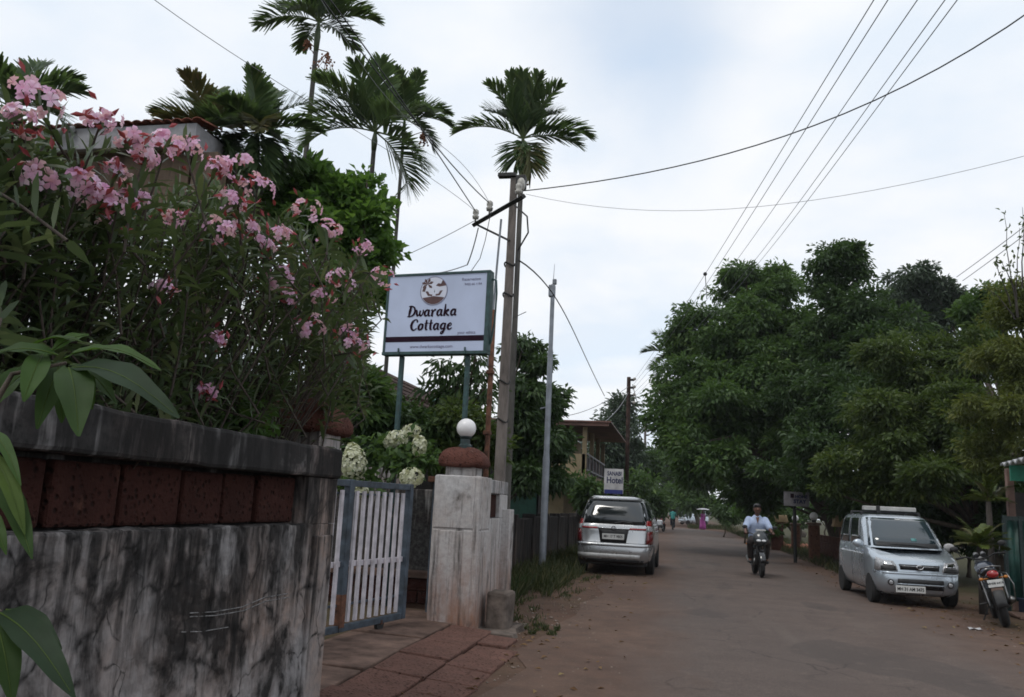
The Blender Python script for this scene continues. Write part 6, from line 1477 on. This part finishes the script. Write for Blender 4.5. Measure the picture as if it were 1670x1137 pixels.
for s_ in (-1, 1):
    m = MB(); m.sphere((s_ * .82, .78, 1.06), (.10, .05, .075), 14); m.build('wing_mirror', M_WWALL if s_ < 0 else M_SILVB, hb, smooth=True)
    for yy in (-.75, .2): MB().box((s_ * .735, yy, .93), (.03, .14, .03)).build('door_handle', M_SILVB, hb, bevel=.01)
    m = MB(); m.tube([(s_ * .66, .55, 1.45), (s_ * .74, .7, 1.22)], .004, 4)
    lo.panel('right' if s_ > 0 else 'left', 1.0, 6.4, (-.085, -.08), (-.085, -.08), 'door_seam', M_TRIM, hb, .004, 2, 8, .002)
    lo.panel('right' if s_ > 0 else 'left', 1.0, 6.4, (.50, .505), (.50, .505), 'door_seam', M_TRIM, hb, .004, 2, 8, .002)
for s_ in (-1, 1):
    wheel(hb, s_ * .655, -1.2, .275, .165, s_); wheel(hb, s_ * .655, 1.16, .275, .165, s_)
# roof carrier with a long white bar
rk = thing('roof_carrier', 'white roof carrier bar strapped on the silver hatchback', 'roof rack', (4.27, 18.25, 0.005), R_(180 + 1.5))
MB().box((.02, -.05, 1.745), (1.0, .16, .085)).build('carrier_bar', plain('dull_white_plastic', (.46, .45, .43), .6, 0, .15, 4), rk, bevel=.015)
for yy in (-.05, -.95): MB().box((0, yy, 1.675), (1.12, .05, .035)).build('cross_tube', M_TRIM, rk, bevel=.008)
for s_ in (-1, 1):
    for yy in (-.05, -.95): MB().box((s_ * .54, yy, 1.625), (.05, .08, .09)).build('clamp_foot', M_TRIM, rk, bevel=.01)
MB().box((.25, .04, 1.73), (.07, .03, .14)).build('strap', M_TRIM, rk, bevel=.006)
# distant parked car
fc = copy_tree(hb); p = at(1131, 850, 104); fc.location = (p[0], 104, 0); fc.rotation_euler = (0, 0, R_(120)); fc['label'] = 'tiny pale car parked far down at the road bend'

# ------------------------------------------------------------------ motorcycles
def moto(name, label, loc, rz, lean, c_tank, rear_plate=None, steer=0.0, fairing=True, group=None):
    t = thing(name, label, 'motorcycle', loc, 0, group); t.rotation_euler = (0, lean, rz)
    for nm, y, r in (('front_wheel', .66, .29), ('rear_wheel', -.62, .29)):
        m = MB(); w = .105 if y > 0 else .12
        m.lathe([(r * .74, -w * .4), (r * .86, -w * .5), (r * .97, -w * .3), (r, 0), (r * .97, w * .3), (r * .86, w * .5), (r * .74, w * .4)], 30, (0, y, r), 'X'); wh = m.build(nm, M_TYRE, t, smooth=True)
        m = MB(); m.lathe([(r * .70, -.03), (r * .76, -.03), (r * .76, .03), (r * .70, .03), (r * .70, -.03)], 30, (0, y, r), 'X')
        for k in range(6):
            a = k * math.pi / 3; m.tube([(0, y, r), (0, y + math.cos(a) * r * .72, r + math.sin(a) * r * .72)], .014, 5)
        m.cyl((-.06, y, r), (.06, y, r), .045, .045, 12); m.build('rim', M_DARKMET, wh, smooth=True, auto=40)
    m = MB()
    for s_ in (-1, 1): m.tube([(s_ * .085, .66, .29), (s_ * .09, .52, .72), (s_ * .09, .46, .92)], [.024, .024, .02], 8)
    m.build('fork', M_DARKMET, t, smooth=True)
    m = MB(); m.loft([np.array([(math.cos(a) * .065, .66 + .30 * math.cos(q), .29 + .32 * math.sin(q) + .02 * math.sin(a)) for a in np.linspace(0, math.pi, 6)]) for q in np.linspace(.25, 2.3, 10)], False, closed=False); m.build('front_mudguard', c_tank, t, smooth=True, solid=.006)
    m = MB(); m.tube([(0, .45, .85), (0, .2, .55), (0, -.1, .36), (0, -.35, .42), (0, -.3, .72), (0, .3, .78), (0, .45, .85)], .025, 7); m.tube([(.11, -.62, .29), (.11, -.2, .38)], .022, 6); m.tube([(-.11, -.62, .29), (-.11, -.2, .38)], .022, 6); m.build('frame', M_TRIM, t, smooth=True)
    m = MB(); m.box((0, .05, .40), (.26, .34, .24)); m.build('engine', M_DARKMET, t, bevel=.03)
    m = MB()
    for k in range(4): m.box((0, .16, .54 + k * .03), (.2, .2, .014))
    m.build('cylinder_fins', M_STEEL, t, bevel=.004)
    rings = [np.array([(math.cos(a) * w, y, zc + math.sin(a) * hh) for a in np.linspace(0, 2 * math.pi, 17)[:-1]]) for y, w, zc, hh in ((-.06, .08, .76, .06), (0, .12, .80, .09), (.15, .16, .84, .11), (.32, .155, .86, .105), (.42, .09, .86, .06))]
    m = MB(); m.loft(rings[::-1]); m.build('fuel_tank', c_tank, t, smooth=True, subsurf=1)
    rings = [np.array([(math.cos(a) * w, y, zc + math.sin(a) * hh) for a in np.linspace(0, 2 * math.pi, 13)[:-1]]) for y, w, zc, hh in ((0.0, .09, .78, .04), (-.15, .13, .775, .05), (-.4, .125, .80, .05), (-.62, .10, .84, .045), (-.72, .05, .86, .03))]
    m = MB(); m.loft(rings); m.build('seat', plain('seat_vinyl', (.02, .02, .022), .5), t, smooth=True, subsurf=1)
    rings = [np.array([(math.cos(a) * w, y, zc + math.sin(a) * hh) for a in np.linspace(0, 2 * math.pi, 13)[:-1]]) for y, w, zc, hh in ((-.1, .10, .67, .07), (-.4, .115, .70, .07), (-.65, .10, .77, .065), (-.82, .075, .80, .05))]
    m = MB(); m.loft(rings); m.build('tail_cowl', c_tank, t, smooth=True, subsurf=1)
    m = MB(); m.loft([np.array([(math.cos(a) * .075, -.62 + .33 * math.cos(q), .29 + .36 * math.sin(q) + .02 * math.sin(a)) for a in np.linspace(0, math.pi, 6)]) for q in np.linspace(1.5, 3.1, 9)], False, closed=False); m.build('rear_mudguard', M_TRIM, t, smooth=True, solid=.006)
    m = MB(); m.sphere((0, -.83, .80), (.085, .05, .06), 14); m.build('tail_light', M_RED, t, smooth=True)
    for s_ in (-1, 1):
        m = MB(); m.tube([(s_ * .07, -.78, .74), (s_ * .15, -.79, .74)], .008, 5); m.sphere((s_ * .17, -.79, .74), (.035, .03, .025), 10); m.build('indicator', M_AMBER, t, smooth=True)
        m = MB(); m.tube([(s_ * .11, -.15, .74), (s_ * .15, -.5, .82), (s_ * .13, -.78, .90), (0, -.86, .92)], .012, 6); m.build('grab_rail', M_BCHROME, t, smooth=True)
        m = MB(); m.tube([(s_ * .12, -.12, .33), (s_ * .24, -.12, .32)], .016, 6); m.build('foot_peg', M_TRIM, t)
        m = MB(); m.cyl((s_ * .13, -.62, .33), (s_ * .15, -.38, .78), .018, .018, 8); m.build('shock_absorber', M_BCHROME if rear_plate else M_TRIM, t)
        m = MB(); m.tube([(s_ * .28, .36, 1.04), (s_ * .33, .40, 1.16)], .008, 5); m.sphere((s_ * .36, .38, 1.19), (.065, .018, .045), 12); m.build('mirror', M_TRIM, t, smooth=True)
    m = MB(); m.tube([(-.36, .30, 1.03), (-.22, .38, 1.04), (-.08, .44, .98), (.08, .44, .98), (.22, .38, 1.04), (.36, .30, 1.03)], .013, 7); m.build('handlebar', M_TRIM, t, smooth=True)
    for s_ in (-1, 1): m = MB(); m.cyl((s_ * .26, .352, 1.037), (s_ * .37, .295, 1.03), .019, .019, 10); m.build('grip', M_BLACK, t)
    if fairing:
        rings = [np.array([(math.cos(a) * w, y, zc + math.sin(a) * hh) for a in np.linspace(0, 2 * math.pi, 17)[:-1]]) for y, w, zc, hh in ((.40, .17, .94, .19), (.50, .21, .93, .21), (.60, .175, .88, .15), (.66, .08, .85, .08))]
        m = MB(); m.loft(rings[::-1]); fo = m.build('headlight_fairing', plain('dark_fairing', (.03, .035, .038), .25, .2, .1, 6, 0, .5, .5), t, smooth=True, subsurf=1)
        m = MB(); m.grid([[(x * (1 - .25 * v), .565 - v * .10 - x * x * 1.2, 1.0 + v * .13) for x in np.linspace(-.12, .12, 7)] for v in np.linspace(0, 1, 4)]); m.build('visor', M_GLASSW, fo, smooth=True, solid=.004)
        m = MB()
        for s_ in (-1, 1): m.sphere((s_ * .06, .645, .87), (.06, .03, .03), 12)
        m.build('headlight', plain('headlamp_lens', (.75, .76, .78), .1, 0, .05, 8, 0, .6, .5), fo, smooth=True)
        MB().box((0, .54, 1.125), (.24, .012, .035)).build('visor_strip', M_PLATE, fo)
    else:
        m = MB(); m.sphere((0, .56, .92), (.10, .09, .10), 16); m.build('headlight', M_BCHROME, t, smooth=True)
        for s_ in (-1, 1): m = MB(); m.cyl((s_ * .055, .42, 1.03), (s_ * .055, .47, 1.06), .042, .042, 14); m.build('gauge', M_BCHROME, t)
    m = MB(); m.tube([(.1, .2, .45), (.13, .22, .28), (.14, -.1, .24), (.15, -.5, .33), (.16, -.85, .42)], [.022, .022, .024, .042, .045], 9); m.build('exhaust', M_BCHROME, t, smooth=True)
    if rear_plate:
        MB().box((0, -.862, .665), (.21, .01, .11)).build('number_plate', M_PLATE, t, bevel=.004)
        text_mesh(rear_plate, .045, M_TRIM, t, face_my(0, -.868, .665), 'plate_lettering', bold=.001)
        MB().box((0, -.85, .54), (.16, .012, .12)).build('mud_flap', plain('faded_flap', (.20, .13, .10), .8), t, bevel=.01)
        m = MB(); m.tube([(.13, -.5, .3), (.22, -.66, .36), (.24, -.8, .62), (.2, -.72, .78), (.13, -.45, .8)], .012, 6); m.build('saree_guard', M_BCHROME, t, smooth=True)
        m = MB(); m.tube([(-.1, -.05, .3), (-.24, -.02, .01 + .06)], .012, 6); m.build('side_stand', M_TRIM, t)
    else:
        m = MB(); m.tube([(-.1, -.05, .26), (-.12, -.25, .24)], .012, 6); m.build('side_stand', M_TRIM, t)
    return t
M_TBLK = plain('black_gloss', (.018, .018, .02), .2, 0, .1, 6, 0, .5, .6); M_TBLUE = plain('blue_black_gloss', (.022, .028, .05), .2, 0, .1, 6, 0, .5, .6)
RIDE = (2.03, 22.15, 0.02)
moto('motorcycle', 'dark motorcycle coming up the road under the rider', RIDE, R_(180 + 2), 0, M_TBLK)
moto('motorcycle', 'parked motorcycle leaning to its left, red tail light towards the camera', (5.10, 15.0, 0.0), R_(-13), R_(-12), M_TBLUE, 'MH08 6419', fairing=False)
p = gnd(1080, 863); moto('motorcycle', 'small red and white scooter parked far down the left roadside', (p[0], 62, 0), R_(-20), 0, plain('scooter_red', (.3, .03, .03), .4))

# ------------------------------------------------------------------ people
def remesh(m, name, mat, parent, vox, smooth=4):
    o = m.build(name, mat, parent, smooth=True); md = o.modifiers.new('r', 'REMESH'); md.mode = 'VOXEL'; md.voxel_size = vox; md.use_smooth_shade = True
    sm = o.modifiers.new('s', 'SMOOTH'); sm.iterations = smooth; sm.factor = .5
    bake(o); o.data.polygons.foreach_set('use_smooth', [True] * len(o.data.polygons)); return o
def limb(m, pts, rad):
    m.tube(pts, rad, 12)
    for p, r in zip(pts, rad): m.sphere(p, r, 12)
SKIN = plain('brown_skin', (.13, .06, .038), .55, 0, .1, 20); HAIR = plain('black_hair', (.012, .01, .01), .5, 0, .2, 40)
def head(m, c, r=.1):
    m.sphere(c, (r * .78, r * .95, r * 1.15), 18); m.sphere((c[0], c[1] + r * .28, c[2] - r * .62), (r * .58, r * .6, r * .5), 14)
    m.sphere((c[0], c[1] + r * .98, c[2] - r * .12), (r * .15, r * .22, r * .24), 10)
    for s_ in (-1, 1): m.sphere((c[0] + s_ * r * .8, c[1], c[2] - r * .08), (r * .1, r * .18, r * .28), 8)
def hand(m, w, d, s_):
    """palm at the wrist w pointing along d, fingers curled under the grip, thumb inwards"""
    w = np.array(w); d = np.array(d) / np.linalg.norm(d); side = np.array([s_, 0, 0.]); k = w + d * .055
    m.sphere(k, (.042, .045, .022), 12)
    for i, ln in enumerate((.062, .072, .068, .052)):
        b = k + side * (-.030 + .020 * i) + d * .035; m.tube([b, b + d * ln * .5 + np.array([0, 0, -.004]), b + d * ln * .55 + np.array([0, 0, -.03]), b + d * ln * .15 + np.array([0, 0, -.045])], [.0095, .009, .0085, .007], 7)
    b = k - side * .035 - d * .01; m.tube([b, b - side * .025 + d * .03 + np.array([0, 0, -.01]), b - side * .02 + d * .055 + np.array([0, 0, -.025])], [.011, .010, .008], 7)
rd = thing('person', 'rider in a pale blue shirt sitting on the oncoming motorcycle', 'person', RIDE, R_(182))
m = MB()
limb(m, [(0, -.24, .90), (0, -.22, 1.08), (0, -.16, 1.28), (0, -.13, 1.40)], [.135, .135, .15, .11]); m.sphere((0, -.15, 1.30), (.19, .11, .12), 14)
limb(m, [(0, -.13, 1.42), (0, -.10, 1.53)], [.06, .055]); head(m, (0, -.06, 1.63), .112)
for s_ in (-1, 1):
    limb(m, [(s_ * .19, -.15, 1.36), (s_ * .29, -.02, 1.15), (s_ * .325, .24, 1.055)], [.062, .047, .034]); hand(m, (s_ * .325, .235, 1.06), (0, .95, -.05), s_)
    limb(m, [(s_ * .1, -.22, .88), (s_ * .21, .18, .80), (s_ * .19, .02, .42)], [.095, .072, .05]); limb(m, [(s_ * .19, 0, .38), (s_ * .2, .15, .345)], [.045, .035])
remesh(m, 'body', SKIN, rd, .011, 3)
m = MB(); limb(m, [(-.05, -.24, .93), (-.05, -.22, 1.08), (-.05, -.16, 1.28), (-.02, -.13, 1.38)], [.16, .155, .168, .12]); limb(m, [(.05, -.24, .93), (.05, -.22, 1.08), (.05, -.16, 1.28), (.02, -.13, 1.38)], [.16, .155, .168, .12]); m.sphere((0, -.15, 1.31), (.235, .13, .125), 14)
for s_ in (-1, 1): limb(m, [(s_ * .2, -.15, 1.36), (s_ * .285, -.04, 1.18)], [.09, .088])
remesh(m, 'shirt', plain('pale_blue_cotton', (.42, .50, .68), .85, 0, .08, 9, .3), rd, .014, 4)
m = MB(); m.add([(-.045, -.02, 1.43), (.045, -.02, 1.43), (.0, .012, 1.27)], [(0, 1, 2)]); m.build('open_collar', SKIN, rd, solid=.01)
m = MB()
for s_ in (-1, 1): limb(m, [(s_ * .08, -.24, .90), (s_ * .21, .18, .80), (s_ * .19, .03, .46)], [.115, .088, .07])
m.sphere((0, -.24, .9), (.18, .15, .11), 14); remesh(m, 'trousers', plain('dark_brown_cloth', (.028, .02, .018), .9), rd, .015, 3)
m = MB()
for s_ in (-1, 1): limb(m, [(s_ * .19, -.03, .35), (s_ * .2, .17, .335)], [.048, .042])
remesh(m, 'shoes', M_TRIM, rd, .014, 2)
m = MB(); m.sphere((0, -.07, 1.69), (.100, .115, .088), 16); m.sphere((0, -.12, 1.63), (.098, .08, .1), 14); m.sphere((0, .0, 1.725), (.085, .055, .03), 12); remesh(m, 'hair', HAIR, rd, .012, 2)
m = MB()
for s_ in (-1, 1): m.sphere((s_ * .036, .035, 1.645), (.012, .008, .008), 8)
m.build('eyes', HAIR, rd)
m = MB(); m.tube([(-.03, .046, 1.575), (0, .054, 1.572), (.03, .046, 1.575)], .006, 5); m.build('moustache', HAIR, rd)

# far cyclist riding away
p = gnd(1097, 864.5); cy = thing('bicycle', 'bicycle ridden by the far figure in teal', 'bicycle', (p[0], p[1], .01), R_(4))
for nm, y in (('front_wheel', .55), ('rear_wheel', -.5)):
    m = MB(); m.tube([(0, y + .33 * math.cos(a), .33 + .33 * math.sin(a)) for a in np.linspace(0, 6.283, 25)], .02, 6); w_ = m.build(nm, M_TYRE, cy)
    m = MB()
    for k in range(8): m.tube([(0, y, .33), (0, y + .32 * math.cos(k * .785), .33 + .32 * math.sin(k * .785))], .004, 3)
    m.build('spokes', M_STEEL, w_)
m = MB(); m.tube([(0, .55, .33), (0, .42, .9)], .018, 6); m.tube([(0, .44, .8), (0, -.02, .3), (0, -.18, .85), (0, .43, .82)], .018, 6); m.tube([(0, -.02, .3), (0, -.5, .33), (0, -.16, .78)], .014, 6); m.build('frame', M_TRIM, cy)
m = MB(); m.tube([(-.28, .32, .98), (0, .42, .96), (.28, .32, .98)], .014, 6); m.build('handlebar', M_STEEL, cy); MB().box((0, -.2, .88), (.14, .24, .05)).build('saddle', M_TRIM, cy, bevel=.02)
pc = thing('person', 'far figure in a teal top riding away on the bicycle', 'person', (p[0], p[1], .01), R_(4))
m = MB(); limb(m, [(0, -.2, .92), (0, -.12, 1.2), (0, -.05, 1.38)], [.14, .15, .12]); head(m, (0, .0, 1.62), .11); limb(m, [(0, -.03, 1.4), (0, 0, 1.52)], [.06, .055])
for s_ in (-1, 1): limb(m, [(s_ * .17, -.06, 1.36), (s_ * .26, .1, 1.14), (s_ * .27, .30, 1.0)], [.06, .05, .035]); limb(m, [(s_ * .09, -.18, .92), (s_ * .12, .16, .72 - s_ * .08), (s_ * .12, .02, .3 - s_ * .08)], [.09, .07, .05]); limb(m, [(s_ * .12, 0, .27 - s_ * .08), (s_ * .12, .14, .24 - s_ * .08)], [.045, .035])
remesh(m, 'body', SKIN, pc, .018, 3)
m = MB(); limb(m, [(0, -.2, .95), (0, -.12, 1.2), (0, -.05, 1.37)], [.165, .175, .135])
for s_ in (-1, 1): limb(m, [(s_ * .17, -.06, 1.36), (s_ * .23, .04, 1.2)], [.08, .07])
remesh(m, 'top', plain('teal_cloth', (.06, .30, .28), .85), pc, .02, 3)
m = MB()
for s_ in (-1, 1): limb(m, [(s_ * .09, -.18, .92), (s_ * .12, .16, .72 - s_ * .08), (s_ * .12, .02, .34 - s_ * .08)], [.11, .085, .07])
remesh(m, 'trousers', plain('navy_cloth', (.015, .018, .03), .9), pc, .02, 3)
m = MB(); m.sphere((0, -.03, 1.66), (.1, .105, .11), 12); m.build('hair', HAIR, pc, smooth=True)
# far pedestrian under an umbrella
p = gnd(1146, 864.5); pw = thing('person', 'far pedestrian in a magenta sari standing under the umbrella', 'person', (p[0], p[1], 0), R_(170))
m = MB(); limb(m, [(0, 0, .95), (0, 0, 1.2), (0, 0, 1.36)], [.13, .14, .11]); limb(m, [(0, 0, 1.38), (0, 0, 1.48)], [.055, .05]); head(m, (0, .01, 1.58), .105)
for s_ in (-1, 1):
    limb(m, [(s_ * .1, 0, .92), (s_ * .1, .03, .5), (s_ * .1, 0, .1)], [.1, .075, .05]); limb(m, [(s_ * .1, 0, .06), (s_ * .1, .14, .04)], [.045, .035])
limb(m, [(-.17, 0, 1.34), (-.22, .02, 1.08), (-.2, .1, .86)], [.055, .045, .035]); limb(m, [(.17, 0, 1.34), (.22, .06, 1.12), (.14, .22, 1.22)], [.055, .045, .035]); hand(m, (.14, .2, 1.22), (-.2, .8, .3), 1)
remesh(m, 'body', SKIN, pw, .018, 3)
m = MB(); m.lathe([(.30, .06), (.27, .4), (.22, .8), (.18, 1.0), (.19, 1.2), (.20, 1.36), (.08, 1.42)], 18); 
m.v[-1] += np.stack([.02 * np.sin(m.v[-1][:, 2] * 9), .02 * np.cos(m.v[-1][:, 2] * 7), 0 * m.v[-1][:, 2]], 1); m.build('sari', plain('magenta_silk', (.36, .06, .28), .7, 0, .2, 9), pw, smooth=True)
m = MB(); m.sphere((0, -.02, 1.61), (.098, .1, .105), 12); m.sphere((0, -.12, 1.55), .05, 10); m.build('hair', HAIR, pw, smooth=True)
um = thing('umbrella', 'pale grey umbrella held over the far pedestrian in magenta', 'umbrella', (p[0] + .05, p[1] - .2, 1.2), R_(170))
m = MB(); a = np.linspace(0, 2 * math.pi, 33)
P = [[(r * (1 - .06 * (math.cos(8 * t) * .5 + .5) * r) * math.cos(t), r * (1 - .06 * (math.cos(8 * t) * .5 + .5) * r) * math.sin(t), .68 - .30 * r * r - .04 * (math.cos(8 * t) * .5 + .5) * r) for t in a] for r in np.linspace(.02, .62, 6)]
m.grid(P); m.build('canopy', plain('umbrella_cloth', (.45, .45, .47), .8), um, smooth=True, solid=.004); m = MB(); m.cyl((0, 0, 0), (0, 0, .72), .012, .012, 6); m.build('shaft', M_STEEL, um)

# ------------------------------------------------------------------ damp air that softens the far trees
hz = MB().box2((-304, -64, -1.0), (304, 704, 26.0))
hm = bpy.data.materials.new('humid_air'); hm.use_nodes = True
nt = hm.node_tree; nt.nodes.clear()
ho = nt.nodes.new('ShaderNodeOutputMaterial'); hv = nt.nodes.new('ShaderNodeVolumePrincipled')
hv.inputs['Color'].default_value = (0.9, 0.95, 1.0, 1); hv.inputs['Density'].default_value = 0.0003
nt.links.new(hv.outputs[0], ho.inputs['Volume'])
tag(hz.build('haze', hm), 'thin humid haze softening the far end of the road', 'haze', kind='stuff')
